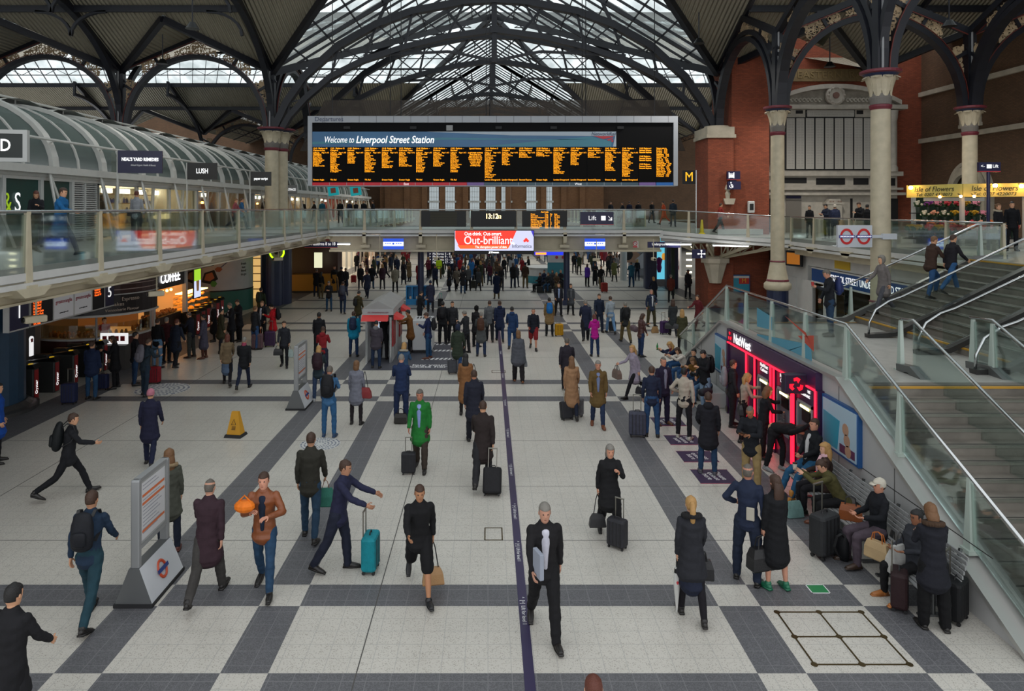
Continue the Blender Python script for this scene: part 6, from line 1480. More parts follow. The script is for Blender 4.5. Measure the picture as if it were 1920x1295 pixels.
p_ = at(1408,388,42.1); m = MB(); m.rbox(p_.x-.2,p_.x+.2,42.0,42.2,p_.z-.35,p_.z+.35,.04); m.build('panel', white_p, o); m = MB(); m.rbox(p_.x-.11,p_.x+.11,41.96,42.0,p_.z-.18,p_.z+.2,.04); m.build('device', dark, o)
o = thing('statue', 'small pale statue on a stone bracket on the brick pier', 'statue', kind='thing')
p_ = at(1365,372,42); m = MB(); m.prism([(p_.x-.35,p_.z),(p_.x+.35,p_.z),(p_.x+.25,p_.z-.35),(p_.x-.25,p_.z-.35)],41.7,42.2); m.build('bracket', stone, o); m = MB(); m.lathe([(.14,0),(.18,.3),(.1,.42),(.2,.55),(.12,.8),(.05,.85)],(p_.x-.05,41.95,p_.z),10); m.ball((p_.x-.05,41.95,p_.z+.93),.09,8); m.build('figure', stone, o)
# ================================================================= FLOWER STALL
o = thing('flower_stall', 'flower stall with two long yellow banners and shelves of bouquets on the right gallery', 'stall', kind='thing')
yb_ = mat('banner_yellow', srgb('#cfc065'), .5, var=.08); YF = 29.6
def fx(px, Y): return at(px,0,Y).x
def fz(py, Y): return at(0,py,Y).z
c1, c2, c3_ = Vector((fx(1701,31.2),31.2,0)), Vector((fx(1806,29.4),29.4,0)), Vector((fx(1925,28.2),28.2,0))
for k, (p, q_) in enumerate(((c1,c2),(c2,c3_))):
 z0_, z1_ = 6.36, 6.9; m = MB(); d_ = (q_-p).normalized(); n_ = Vector((-d_.y,d_.x,0))*.06
 m.rings([[e+n_+Vector((0,0,z0_)),e-n_+Vector((0,0,z0_)),e-n_+Vector((0,0,z1_)),e+n_+Vector((0,0,z1_))] for e in (p,q_)]); bb = m.build('banner', yb_, o)
 mid = p.lerp(q_,.5)-n_*1.2; rz_ = math.atan2(d_.y,d_.x)
 text('Isle of Flowers', .31, mat('stall_ink', srgb('#1f2014')), (mid.x,mid.y,6.7), (math.pi/2,0,rz_), bb, 'lettering', shear=.2, sx=.85); text('Tel: 0207 4220073', .19, mat('stall_ink', srgb('#1f2014')), (mid.x,mid.y,6.47), (math.pi/2,0,rz_), bb, 'lettering', shear=.2)
m = MB()
for p in (c1+Vector((.5,.3,0)), c2, c3_): m.box(p.x-.07,p.x+.07,p.y,p.y+.14,ZR,6.4)
m.box(c1.x+.4,c3_.x,30.6,30.7,6.2,6.35); m.build('post', tub, o)
m = MB(); m.box(c1.x+.5,c3_.x+.5,31.6,31.7,ZR,6.4); m.build('back_wall', mat('stall_green', srgb('#12301f'), .7), o)
m = MB()
for k in range(4): m.box(c1.x+.2,c3_.x+.3,30.9-.5*k,31.4-.5*k,5.7-.42*k-.04,5.7-.42*k)
m.box(16.6,c2.x+1.2,27.6,28.4,ZR+.35,ZR+.4); m.build('shelf', dark, o)
fl_cols = ['c8404a','d88a9a','e0a080','c89a20','b02030','d8d0b8','8a3a8a','c86a30']
rgf = random.Random(12)
def bouquet_mesh(h):
 m = MB(); rg = random.Random(hash(h) % 1000)
 m.lathe([(.08,0),(.11,.25)],n=8);
 me = MB()
 for k in range(16):
  a_ = rg.uniform(0,6.28); r_ = rg.uniform(0,.2); me.ball((r_*math.cos(a_),r_*math.sin(a_),.42+rg.uniform(-.05,.1)-r_*.3),.055,6)
 g = MB()
 for k in range(14):
  a_ = rg.uniform(0,6.28); r_ = rg.uniform(.1,.24); z = rg.uniform(.25,.45); g.rings([[(0,0,.2),(0.01,0,.2),(0,0.01,.2)],[(r_*math.cos(a_),r_*math.sin(a_),z),(r_*math.cos(a_)+.05,r_*math.sin(a_),z+.02),(r_*math.cos(a_),r_*math.sin(a_)+.05,z)]])
 return m, me, g
BQ = {}
names = {'c8404a':'red','d88a9a':'pink','e0a080':'peach','c89a20':'yellow','b02030':'dark red','d8d0b8':'white','8a3a8a':'purple','c86a30':'orange'}
rowname = ['on the lowest shelf','on the second shelf','on the third shelf','on the top shelf','on the low front table']
def bouquet(h, loc, row, i):
 if h not in BQ:
  b_, f_, g_ = bouquet_mesh(h); o = thing('flower_bunch', '', 'flowers', loc); b_.build('bucket', mat('bucket_dark', srgb('#2a3a30')), o); f_.build('blooms', mat('bloom_'+h, srgb('#'+h), .6), o); g_.build('leaves', mat('stall_leaf', srgb('#2f4a22'), .7), o); BQ[h] = o
 else: o = dup(BQ[h], loc)
 o['label'] = 'bunch of %s flowers %s of the stall' % (names[h], rowname[row]); o['group'] = '%s flower bunches %s' % (names[h], rowname[row]); return o
for row in range(4):
 x = c1.x+.45; y = 31.15-.5*(3-row) if False else 29.65+.5*row; z = 5.7-.42*(3-row)
 while x < c3_.x: bouquet(rgf.choice(fl_cols), (x,y,z), row, 0); x += .42
x = 16.8
while x < c2.x+1.1:
 for yy in (27.8,28.2): bouquet(rgf.choice(fl_cols[:6]), (x,yy,ZR+.4), 4, 0)
 x += .42
for k, (px, py, Y) in enumerate(((1704,352,30.9),(1861,348,28.6),(1910,349,28.2),(1758,369,30.2),(1797,368,29.3),(1822,368,29.1))):
 o = thing('bulb_lamp', ['glowing bulb at the left end of the yellow banner','glowing bulb above the right yellow banner','glowing bulb at the right frame edge over the banner','small lamp under the left yellow banner','small lamp under the left banner near the middle post','small lamp under the right yellow banner'][k], 'lamp', at(px,py,Y)-Vector((0,.15,0)))
 m = MB(); m.ball((0,0,0),.085 if k < 3 else .06,10); m.build('bulb', glow('ffc070', 30 if k < 3 else 12), o); m = MB(); m.tube([(0,0,.05),(0,.18,.1)],.02,5); m.build('fitting', dark, o)
o = thing('lift_post_sign', 'navy post sign with an arrow and lift lettering in front of the flower stall', 'sign', (fx(1853,26.5),26.5,ZR))
m = MB(); m.tube([(0,0,0),(0,0,3.15)],.06,8); m.build('post', nvy, o); m = MB(); m.box(-.38,.42,-.06,.06,2.95,3.28); m.build('board', nvy, o); text('<-      Lift', .17, wt, (0,-.07,3.13), FACE, o); m = MB(); m.box(-.1,.08,-.07,-.06,3.05,3.2); m.build('pictogram', wt, o); m = MB(); m.box(-.38,.42,-.065,.06,2.92,2.95); m.build('red_edge', mat('nr_red', srgb('#b8303a')), o)
o = thing('wet_floor_cone', 'tall yellow warning cone behind the curved balustrade glass', 'cone', (at(1314,424,41.2).x,41.0,ZR+.05)); m = MB(); m.lathe([(.2,0),(.2,.04),(.12,.1),(.06,.8),(.03,.85)],n=14); m.build('body', mat('cone_bright', srgb('#c8b020'), .4), o)
for x, y, lb in ((10.4,39.6,'short white strip light under the right end of the footbridge'),(13.0,38.0,'white strip light under the curved gallery edge'),(-8.6,40.0,'white strip light under the left end of the footbridge')):
 o = thing('strip_light', lb, 'light', (x,y,3.85), R(-20)); m = MB(); m.box(-.9,.9,-.06,.06,0,.05); m.build('tube_light', glow('ffffff', 8), o); m = MB(); m.box(-.95,.95,-.08,.08,.05,.12); m.build('housing', white_p, o)
m = MB(); m.box(-60,52,YE+24,YE+24.4,0,5); struct('wall_far_lower', m, paint('4a4644', .8))
m = MB(); m.box(-60,52,YE+.6,YE+24,4.2,4.4); struct('ceiling_far_lower', m, paint('77746c', .8))
for x, y, z, e, lb in ((18.6,38.6,13.6,1250,'fill floodlight added under the roof in front of the memorial'),(19.5,30,13.6,900,'fill floodlight added above the flower stall'),(11.0,37,14.5,900,'fill floodlight added beside the brick pier'),(-17.8,38.8,13.8,450,'fill floodlight added over the left gallery canopy'),(-12.5,30,13.5,350,'fill floodlight added over the left gallery'),(-6,76,15,2600,'fill floodlight added in the left of the far nave'),(7,76,15,2600,'fill floodlight added in the right of the far nave')):  # girder-type floodlights added to brighten the memorial, galleries and far nave
 o = thing('floodlight', lb, 'light', (x,y,z)); m = MB(); m.lathe([(.12,.25),(.28,.0),(.3,-.02)],n=14); m.build('housing', blk, o)
 m = MB(); m.tube([(0,0,.2),(0,0,1.6)],.03,6); m.build('stem', iron, o); m = MB(); m.lathe([(.2,0),(.2,.01)],(0,0,0),14); m.build('lamp', glow('fff4e0', 3), o)
 l = bpy.data.lights.new('fill_spot','SPOT'); l.energy = e*.8; l.spot_size = R(150); l.spot_blend = .8; l.color = (1,.94,.86); l.shadow_soft_size = .3; lo = bpy.data.objects.new('fill_spot', l); COL.objects.link(lo); lo.parent = o; lo.location = (0,0,-.4)
# ================================================================= PEOPLE
def ring_loft(mb, pts, rx, ry, xref=(1,0,0), n=12, caps=True):
 pts = [Vector(p) for p in pts]; rings = []; xref = Vector(xref)
 def ring(p, t, a, b):
  u = xref-t*xref.dot(t)
  if u.length < .05: u = Vector((0,1,0))-t*t.y
  u.normalize(); v = t.cross(u)
  return [p+u*a*math.cos(2*math.pi*j/n)+v*b*math.sin(2*math.pi*j/n) for j in range(n)]
 N = len(pts)
 T = [(pts[min(i+1,N-1)]-pts[max(i-1,0)]).normalized() for i in range(N)]
 if caps: rings.append(ring(pts[0]-T[0]*min(rx[0],ry[0])*.75, T[0], rx[0]*.45, ry[0]*.45)); rings.append(ring(pts[0]-T[0]*min(rx[0],ry[0])*.45, T[0], rx[0]*.8, ry[0]*.8))
 for i, p in enumerate(pts): rings.append(ring(p, T[i], rx[i], ry[i]))
 if caps: rings.append(ring(pts[-1]+T[-1]*min(rx[-1],ry[-1])*.45, T[-1], rx[-1]*.8, ry[-1]*.8)); rings.append(ring(pts[-1]+T[-1]*min(rx[-1],ry[-1])*.75, T[-1], rx[-1]*.45, ry[-1]*.45))
 mb.rings(rings)
def limb(mb, a, b, r0, r1, bulge=0, n=10, k=4):
 pts = [Vector(a).lerp(Vector(b), i/k) for i in range(k+1)]
 rr = [r0+(r1-r0)*i/k+bulge*math.sin(math.pi*(i/k)**.7) for i in range(k+1)]
 ring_loft(mb, pts, rr, rr, n=n)
def voxel(mb, v, name, smooth=4, wr=0.0, seed=0):
 me = bpy.data.meshes.new('tmp'); me.from_pydata(mb.v, [], mb.f)
 o = bpy.data.objects.new('tmp', me); COL.objects.link(o)
 r = o.modifiers.new('r', 'REMESH'); r.mode = 'VOXEL'; r.voxel_size = v; r.adaptivity = 0
 if smooth: s = o.modifiers.new('s', 'SMOOTH'); s.factor = .5; s.iterations = smooth
 dg = bpy.context.evaluated_depsgraph_get(); out = bpy.data.meshes.new_from_object(o.evaluated_get(dg)); out.name = name
 bpy.data.objects.remove(o); bpy.data.meshes.remove(me)
 if wr:
  n = len(out.vertices); co = np.empty(n*3, np.float32); out.vertices.foreach_get('co', co); co = co.reshape(-1,3)
  no = np.empty(n*3, np.float32); out.vertices.foreach_get('normal', no); no = no.reshape(-1,3)
  x, y, z = co[:,0], co[:,1], co[:,2]
  w = np.sin(z*34+x*19+np.sin(y*23+seed)*1.6)*np.sin(x*27-z*11+y*16+seed)+.5*np.sin(z*61+y*37+seed*2)
  co = co+no*(w*wr)[:,None]; out.vertices.foreach_set('co', co.ravel().astype(np.float32))
 out.polygons.foreach_set('use_smooth', [True]*len(out.polygons)); out.update()
 return out
def polycenters(me):
 n = len(me.polygons); c = np.empty(n*3, np.float32); me.polygons.foreach_get('center', c); return c.reshape(-1,3)
def rx(v, a): c, s = math.cos(a), math.sin(a); return Vector((v[0], v[1]*c-v[2]*s, v[1]*s+v[2]*c))
POSES = {
 'stand':  dict(lean=1, nod=4, legs=((1,2,4),(-2,3,5)), arms=((4,9,12,4),(2,9,14,4))),
 'stand2': dict(lean=0, nod=2, legs=((4,6,7),(-2,1,4)), arms=((8,12,40,18),(2,10,10,4))),
 'look':   dict(lean=2, nod=22, legs=((1,2,4),(-2,3,5)), arms=((22,10,78,34),(24,10,80,34))),
 'phone':  dict(lean=2, nod=24, legs=((2,3,4),(-3,3,5)), arms=((26,8,86,30),(6,8,20,10))),
 'cross':  dict(lean=-1, nod=6, legs=((2,2,6),(-2,3,6)), arms=((28,12,84,52),(26,12,80,50))),
 'walk':   dict(lean=4, nod=6, legs=((24,8,2),(-20,20,2)), arms=((-18,8,14,2),(22,7,26,6))),
 'walk2':  dict(lean=5, nod=8, legs=((-22,28,2),(22,5,2)), arms=((24,8,28,6),(-20,8,12,2))),
 'stride': dict(lean=7, nod=4, legs=((32,12,2),(-28,30,2)), arms=((-26,8,22,2),(30,8,44,8))),
 'slow':   dict(lean=3, nod=6, legs=((13,6,3),(-11,14,3)), arms=((-6,9,14,3),(10,9,22,6))),
 'pullL':  dict(lean=4, nod=4, legs=((20,8,2),(-18,18,2)), arms=((-30,14,8,0),(16,8,30,8))),
 'pullR':  dict(lean=4, nod=4, legs=((-18,18,2),(20,8,2)), arms=((16,8,30,8),(-30,14,8,0))),
 'push':   dict(lean=10, nod=2, legs=((12,8,3),(-18,14,3)), arms=((46,4,18,0),(34,6,30,4))),
 'chest':  dict(lean=2, nod=6, legs=((20,8,2),(-16,18,2)), arms=((30,14,100,34),(-16,10,14,2))),
 'carry':  dict(lean=1, nod=4, legs=((3,3,4),(-3,3,4)), arms=((2,7,6,2),(3,8,8,2))),
 'belly':  dict(lean=4, nod=0, legs=((18,8,3),(-14,16,3)), arms=((14,26,78,50),(20,20,96,46))),
 'reach':  dict(lean=8, nod=10, legs=((4,4,4),(-4,4,5)), arms=((60,8,34,8),(20,8,60,24))),
 'bend':   dict(lean=82, nod=14, legs=((16,22,6),(-4,10,5)), arms=((72,8,16,2),(66,8,20,2))),
 'sit':    dict(lean=-4, nod=6, legs=((84,84,8),(80,82,8)), arms=((22,10,66,24),(20,10,64,24)), sit=1),
 'sitfwd': dict(lean=30, nod=8, legs=((84,86,10),(80,84,10)), arms=((52,10,56,26),(50,10,54,20)), sit=1),
 'sitout': dict(lean=-8, nod=4, legs=((62,40,8),(58,36,12)), arms=((24,6,40,30),(22,6,42,30)), sit=1),
 'climb':  dict(lean=8, nod=8, legs=((44,52,3),(-6,10,3)), arms=((-10,8,20,2),(24,8,30,6))),
 'hip':    dict(lean=0, nod=2, legs=((4,3,8),(-4,3,6)), arms=((-12,34,70,44),(-10,12,16,4))),
}
def skeleton(ps, fem):
 J = {}; lean = R(ps['lean']); sh = .150 if fem else .168; hp = .092
 up = Vector((0, -math.sin(lean), math.cos(lean))); fw = Vector((0, -math.cos(lean), -math.sin(lean)))
 P = Vector((0,0,0)); J['pelvis'] = P; J['up'] = up; J['fw'] = fw
 J['waist'] = P+up*.16; J['chest'] = P+up*.34; J['shc'] = P+up*.50; J['neck'] = P+up*.55
 hl = lean*.75+R(ps['nod']); hu = Vector((0,-math.sin(hl),math.cos(hl))); J['hu'] = hu; J['hf'] = Vector((0,-math.cos(hl),-math.sin(hl)))
 J['head'] = J['neck']+hu*.138
 for i, sd in ((0,1),(1,-1)):
  fl, kn, ab = map(R, ps['legs'][i]); h = P+Vector((sd*hp,0,-.03)); k = h+Vector((sd*math.sin(ab)*.44, -math.sin(fl)*.44*math.cos(ab), -math.cos(fl)*.44*math.cos(ab)))
  f2 = fl-kn; a = k+Vector((sd*math.sin(ab)*.1, -math.sin(f2)*.42, -math.cos(f2)*.42))
  J['hip%d'%i], J['knee%d'%i], J['ank%d'%i] = h, k, a
  ft = max(-.9, min(.5, f2*.55 if f2 < 0 else f2*.6)) if not ps.get('sit') else 0
  J['toe%d'%i] = a+Vector((sd*.03, -.17*math.cos(ft), -.055+.17*math.sin(ft)*1.0)); J['heel%d'%i] = a+Vector((0,.045,-.05-.02*math.sin(ft)))
  fl, ab, el, inw = map(R, ps['arms'][i]); fl0 = fl+lean*.55
  s = J['shc']+Vector((sd*sh,0,-.0)); e = s+Vector((sd*math.sin(ab)*.285, -math.sin(fl0)*.285*math.cos(ab), -math.cos(fl0)*.285*math.cos(ab)))
  f2 = fl0+el; dx = math.sin(ab)*.5-math.sin(inw); d = Vector((sd*dx, -math.sin(f2)*math.cos(inw), -math.cos(f2)*math.cos(inw))).normalized()
  w = e+d*.25; J['sho%d'%i], J['elb%d'%i], J['wri%d'%i] = s, e, w; J['hd%d'%i] = d; J['hand%d'%i] = w+d*.09
 low = min(min(J['toe%d'%i].z-.028, J['heel%d'%i].z-.03) for i in (0,1))
 if ps.get('sit'): low = min(J['ank0'].z, J['ank1'].z)-.085
 for k in list(J):
  if k in ('up','fw','hu','hf','hd0','hd1'): continue
  J[k] = J[k]+Vector((0,0,-low))
 return J
def add_hand(m, J, i, curl=.6, fr=.009):
 sd = 1 if i == 0 else -1; w, d = J['wri%d'%i], J['hd%d'%i]
 side = Vector((0,-1,0)); side = (side-d*side.dot(d))
 if side.length < .2: side = Vector((0,0,1))-d*d.z
 side.normalize(); nrm = d.cross(side).normalized()
 if nrm.x*sd > 0: nrm = -nrm          # palm faces the body
 for q, (o, L) in enumerate(((.028,.070),(.010,.078),(-.010,.074),(-.028,.060))):
  p0 = w+d*.075+side*o; p1 = p0+(d*.95+nrm*.25).normalized()*L*.45; p2 = p1+(d*math.cos(curl)+nrm*math.sin(curl)).normalized()*L*.35; p3 = p2+(d*math.cos(curl*1.9)+nrm*math.sin(curl*1.9)).normalized()*L*.3
  m.tube([p0-d*.02,p0,p1,p2,p3], [fr,fr,fr*.95,fr*.85,fr*.6], 6)
 p0 = w+d*.03+side*.034; p1 = p0+(d*.7+side*.6+nrm*.4).normalized()*.035; p2 = p1+(d*.9+side*.1+nrm*.5).normalized()*.03
 m.tube([p0-side*.02,p0,p1,p2], [fr*1.1,fr*1.15,fr,fr*.75], 6)
def head_shape(m, J, s=1.0, jaw=True, dz=0):
 c, u, f = J['head'], J['hu'], J['hf']
 prof = [(-.115,.030,.032,.035),(-.10,.048,.058,.022),(-.07,.060,.078,.008),(-.03,.069,.092,0),(.01,.074,.097,-.004),(.05,.074,.096,-.006),(.085,.064,.083,-.008),(.108,.042,.055,-.010),(.118,.018,.024,-.012)]
 n = 14; rings = []; X = Vector((1,0,0))
 for o, a, b, sh in prof:
  rings.append([c+u*(o*s+dz)+f*sh+X*a*s*math.cos(2*math.pi*j/n)+f*b*s*math.sin(2*math.pi*j/n) for j in range(n)])
 m.rings(rings)
def body_mesh(J, fem, vx, near):
 m = MB(); u = J['up']; g = .93 if fem else 1.0
 pts = [J['pelvis']-u*.06, J['pelvis']+u*.02, J['waist'], J['chest']-u*.04, J['chest']+u*.08, J['shc']-u*.01, J['shc']+u*.03]
 ring_loft(m, pts, [.125*(1.06 if fem else 1),.140*(1.05 if fem else 1),.12*g,.13*g,.145*g,.14*g,.09], [.10,.112,.095,.105,.112,.085,.055], n=14)
 m.tube([J['shc'],J['neck'],J['head']-J['hu']*.05], [.062*g,.055*g,.052*g], 10)
 head_shape(m, J)
 c, u_, f = J['head'], J['hu'], J['hf']
 m.rings([[c+f*(.085)+u_*z+Vector((w,0,0)), c+f*(.085+dp)+u_*z, c+f*.085+u_*z-Vector((w,0,0)), c+f*.07+u_*z] for z, w, dp in ((.022,.006,.006),(.0,.009,.016),(-.018,.013,.024),(-.027,.009,.010))])
 for i in (0, 1):
  limb(m, J['hip%d'%i], J['knee%d'%i], .076, .050, .004); limb(m, J['knee%d'%i], J['ank%d'%i], .048, .031, .008)
  ring_loft(m, [J['heel%d'%i], J['heel%d'%i].lerp(J['toe%d'%i],.5), J['toe%d'%i]], [.033,.038,.036], [.03,.034,.02])
  limb(m, J['sho%d'%i]-Vector((0,0,.035)), J['elb%d'%i], .040*g, .032*g, .004); limb(m, J['elb%d'%i], J['wri%d'%i], .033*g, .024*g, .002)
  w, d = J['wri%d'%i], J['hd%d'%i]; sd_ = Vector((0,-1,0)); sd_ = (sd_-d*sd_.dot(d)); sd_ = sd_.normalized() if sd_.length > .2 else Vector((0,0,1))
  ring_loft(m, [w-d*.01, w+d*.04, w+d*.075], [.024,.040,.038], [.022,.017,.014], xref=sd_, n=8)
 me = voxel(m, vx, 'person_body', 2 if near else 1)
 e = MB()
 if near:
  for i in (0,1): add_hand(e, J, i)
 for s_ in (-1,1): e.ball(c+Vector((s_*.074,0,0))-f*.002+u_*.0, .022, 8, .45, .8, 1.3)
 k0 = len(e.f)
 for s_ in (-1,1): e.ball(c+Vector((s_*.029,0,0))+f*.0815+u_*.020, .0105, 6)
 k1 = len(e.f)
 e.rings([[c+f*.083+u_*(-.052)+Vector((x,0,0))+f*(.008-.25*abs(x)*.3)+u_*z for x, z in ((-.022,0),(0,.004),(.022,0),(0,-.006))] for _ in (0,)]+[[c+f*.093+u_*(-.052)+Vector((x*.9,0,0))+f*(-.25*abs(x)*.3)+u_*z for x, z in ((-.022,0),(0,.004),(.022,0),(0,-.006))]])
 nv = len(me.vertices); npn = len(me.polygons)
 vs = [tuple(v.co) for v in me.vertices]+e.v; fs = [tuple(p.vertices) for p in me.polygons]+[tuple(i+nv for i in f_) for f_ in e.f]
 out = bpy.data.meshes.new('person_body'); out.from_pydata(vs, [], fs)
 for mm in (skin('c99878'), mat('eye_dark', srgb('#1c1816'), .3), mat('lip', srgb('#8a5048'), .5)): out.materials.append(mm)
 mi = [0]*npn+[0]*k0+[1]*(k1-k0)+[2]*(len(e.f)-k1); out.polygons.foreach_set('material_index', mi)
 out.polygons.foreach_set('use_smooth', [True]*len(out.polygons)); out.update(); bpy.data.meshes.remove(me)
 return out
def skin(h): return mat('skin_'+h, srgb('#'+h), .55, var=.06, vscale=12, spec=.3)
def top_mesh(J, fem, style, vx, wr, seed):
 """style: short (jacket), jumper, coat, long, puffer, cape"""
 m = MB(); u = J['up']; f = J['fw']; g = .94 if fem else 1.0
 k = {'short':1.0,'jumper':.93,'coat':1.08,'long':1.08,'puffer':1.2,'cape':1.25,'vest':.93}[style]
 hem = {'short':-.13,'jumper':-.09,'coat':-.30,'long':-.50,'puffer':-.16,'cape':-.26,'vest':-.10}[style]
 P = J['pelvis']; seated = (J['knee0'].y < -.3)
 if seated: hem = max(hem, -.10)
 dn = Vector((0,0,-1)) if not seated else -u
 pts = [P+dn*(-hem), P+dn*(-hem*.5), P+u*.03, J['waist'], J['chest']-u*.03, J['chest']+u*.08, J['shc']-u*.02, J['shc']+u*.045]
 fl = .02 if hem > -.2 else .045
 ra = [.168*k+fl,.168*k+fl*.5,.165*k,.150*k*g,.165*k*g,.182*g*min(k,1.06),.165*g,.095]
 rb = [.128*k+fl+.01,.126*k+fl*.5,.125*k,.118*k,.128*k,.134*min(k,1.1),.105,.075]
 if style == 'cape': ra[0] = .27; ra[1] = .26; ra[2] = .25; ra[3] = .24
 ring_loft(m, pts, ra, rb, n=18)
 for i in (0, 1):
  s, e, w = J['sho%d'%i], J['elb%d'%i], J['wri%d'%i]
  ar = .061*g*(1.2 if style == 'puffer' else 1.04 if style in ('coat','long','short') else .94)
  if style == 'vest': limb(m, s, s.lerp(e,.4), ar, ar*.8); continue
  limb(m, s-Vector((0,0,.02)), e, ar, ar*.84, .0); limb(m, e, e.lerp(w,.95), ar*.84, ar*.68, .002)
 if style not in ('jumper','vest'):
  c = J['neck']-J['hu']*.02; ring_loft(m, [c-J['hu']*.03, c+J['hu']*.03], [.085,.078], [.085,.078], n=12, caps=False)
 return voxel(m, vx, 'top', 3, wr, seed)
def trouser_mesh(J, fem, style, vx, wr, seed):
 m = MB(); P = J['pelvis']; u = J['up']
 if style == 'skirt' or style == 'dress':
  kn = (J['knee0']+J['knee1'])/2; end = P.lerp(kn, 1.0 if style == 'skirt' else .8)
  ring_loft(m, [P+u*.08, P, P.lerp(end,.5), end], [.15,.172,.18,.175+abs(J['knee0'].y-J['knee1'].y)*.05], [.11,.125,.15,.15+abs(J['knee0'].y-J['knee1'].y)*.3], n=16)
  return voxel(m, vx, 'skirt', 3, wr, seed)
 t = {'slim':.95,'trousers':1.08,'wide':1.28,'shorts':1.15,'tights':.86}[style]
 ring_loft(m, [P-Vector((0,0,.05)), P+u*.02, P+u*.12], [.148,.158,.142], [.118,.122,.108], n=14)
 for i in (0, 1):
  h, k, a = J['hip%d'%i], J['knee%d'%i], J['ank%d'%i]
  if style == 'shorts': limb(m, h, k, .098*t, .085*t); continue
  limb(m, h, k, .100*min(t,1.1), .070*t, .004)
  limb(m, k, a+Vector((0,0,-.02 if t > 1 else .0)), .070*t, .056*t if t > .9 else .046, .006)
 return voxel(m, vx, 'trousers', 3, wr, seed)
def shoe_mesh(J, i, boot=False):
 m = MB(); h, t = J['heel%d'%i], J['toe%d'%i]; a = J['ank%d'%i]
 ring_loft(m, [h+Vector((0,0,.012)), h.lerp(t,.35)+Vector((0,0,.02)), h.lerp(t,.7)+Vector((0,0,.006)), t+Vector((0,-.012,0))], [.037,.043,.047,.036], [.042,.046,.034,.024], n=12)
 limb(m, a+Vector((0,0,.10 if boot else .01)), a-Vector((0,0,.045)), .052, .045, 0, 10, 2)
 sd = (t-h); sd.z = sd.z;
 m.rings([[h+Vector((x*.036,.045 if False else .03,-.03)), h.lerp(t,.5)+Vector((x*.046,0,-.03)), t+Vector((x*.03,-.045,-.026)), t+Vector((x*.03,-.045,-.008)), h.lerp(t,.5)+Vector((x*.046,0,-.005)), h+Vector((x*.036,.03,-.005))] for x in (-1,1)])
 return m
def hair_mesh(J, style, vx):
 """short, bald, bob, long, pony, curly, bun, hood, beanie, cap"""
 c, u, f = J['head'], J['hu'], J['hf']; X = Vector((1,0,0)); m = MB()
 t = {'short':1.06,'bald':1.015,'bob':1.14,'long':1.12,'pony':1.09,'curly':1.22,'bun':1.08,'hood':1.30,'beanie':1.13,'cap':1.10}[style]
 prof = [(-.115,.030,.032,.035),(-.10,.048,.058,.022),(-.07,.060,.078,.008),(-.03,.069,.092,0),(.01,.074,.097,-.004),(.05,.074,.096,-.006),(.085,.064,.083,-.008),(.108,.044,.058,-.010),(.120,.018,.024,-.012)]
 low = {'short':-.03,'bald':-.04,'bob':-.115,'long':-.115,'pony':-.04,'curly':-.1,'bun':-.03,'hood':-.13,'beanie':-.01,'cap':.0}[style]
 n = 28; rings = []
 q = [-.115+.0105*i for i in range(24)]
 for o in q:
  if o < low-.02: continue
  for j in range(len(prof)-1):
   if prof[j][0] <= o <= prof[j+1][0]+1e-6: w = (o-prof[j][0])/(prof[j+1][0]-prof[j][0]); a, b, sh = [prof[j][z]+(prof[j+1][z]-prof[j][z])*w for z in (1,2,3)]; break
  else: a, b, sh = .016, .02, -.012
  r = []
  for j in range(n):
   an = 2*math.pi*j/n; s_ = math.sin(an)  # s_>0 is the front
   k = t; hairline = .055 if style not in ('beanie','cap','hood') else .045
   face = s_ > (.25 if o < .02 else .35) and o < hairline
   if style in ('short','bald','pony','bun') and o < -.005 and s_ > -.25: face = True
   if style == 'bald' and o > .045: k = .97
   if style == 'hood' and s_ > .55 and o < .075: face = True
   if face: k = .86
   jit = 1+(.05*math.sin(an*7+o*170)*math.sin(o*90+an*3) if style == 'curly' else 0)
   r.append(c+u*(o*(1.0 if o < 0 else t))+f*sh+X*a*k*jit*math.cos(an)+f*b*k*jit*s_)
  rings.append(r)
 m.rings(rings)
 up = Vector((0,0,1)); bk = c-f*.075
 if style == 'long':
  pts = [c-f*.05+u*.03, c-f*.085-u*.05, c-f*.095-up*.16, c-f*.09-up*.30, c-f*.085-up*.38]; ring_loft(m, pts, [.07,.085,.095,.085,.05], [.05,.05,.04,.035,.02], n=12)
 if style == 'bob': ring_loft(m, [c-f*.03+u*.02, c-f*.04-u*.06, c-f*.045-u*.115], [.078,.088,.080], [.075,.075,.06], n=12)
 if style == 'curly': ring_loft(m, [c-f*.04+u*.02, c-f*.06-u*.07, c-f*.07-up*.2, c-f*.07-up*.30], [.09,.105,.10,.06], [.08,.08,.06,.03], n=12)
 if style == 'pony': ring_loft(m, [bk+u*.06, bk-f*.05+u*.04, bk-f*.06-up*.10, bk-f*.04-up*.22, bk-f*.03-up*.28], [.03,.04,.045,.035,.012], [.03,.035,.035,.028,.01], n=10)
 if style == 'bun': m.ball(bk-f*.03+u*.06, .045, 10)
 if style == 'beanie': m.ball(c+u*.125-f*.01, .02, 8)
 if style == 'cap': m.rings([[c+u*.055+f*.07+X*x, c+u*.062+f*.07+X*x, c+u*(.035+.007)+f*(.165-abs(x)*.5)+X*x, c+u*.035+f*(.165-abs(x)*.5)+X*x] for x in (-.065,-.035,0,.035,.065)])
 me = m.mesh('hair', mat('hair_default', srgb('#2a1d14'), .5, bump=.6, bscale=90), True)
 return me
CACHE = {}; LBL = set(); PEOPLE = []
HAIRC = {'dk':'1d1511','bn':'3a2416','lb':'6b4a2c','bl':'a8814c','gy':'77736c','gn':'5a544c','rd':'58291a','wh':'a9a59c','bk':'0e0c0c','pk':'a86a78','wc':'b8b2a4','nb':'20283c'}
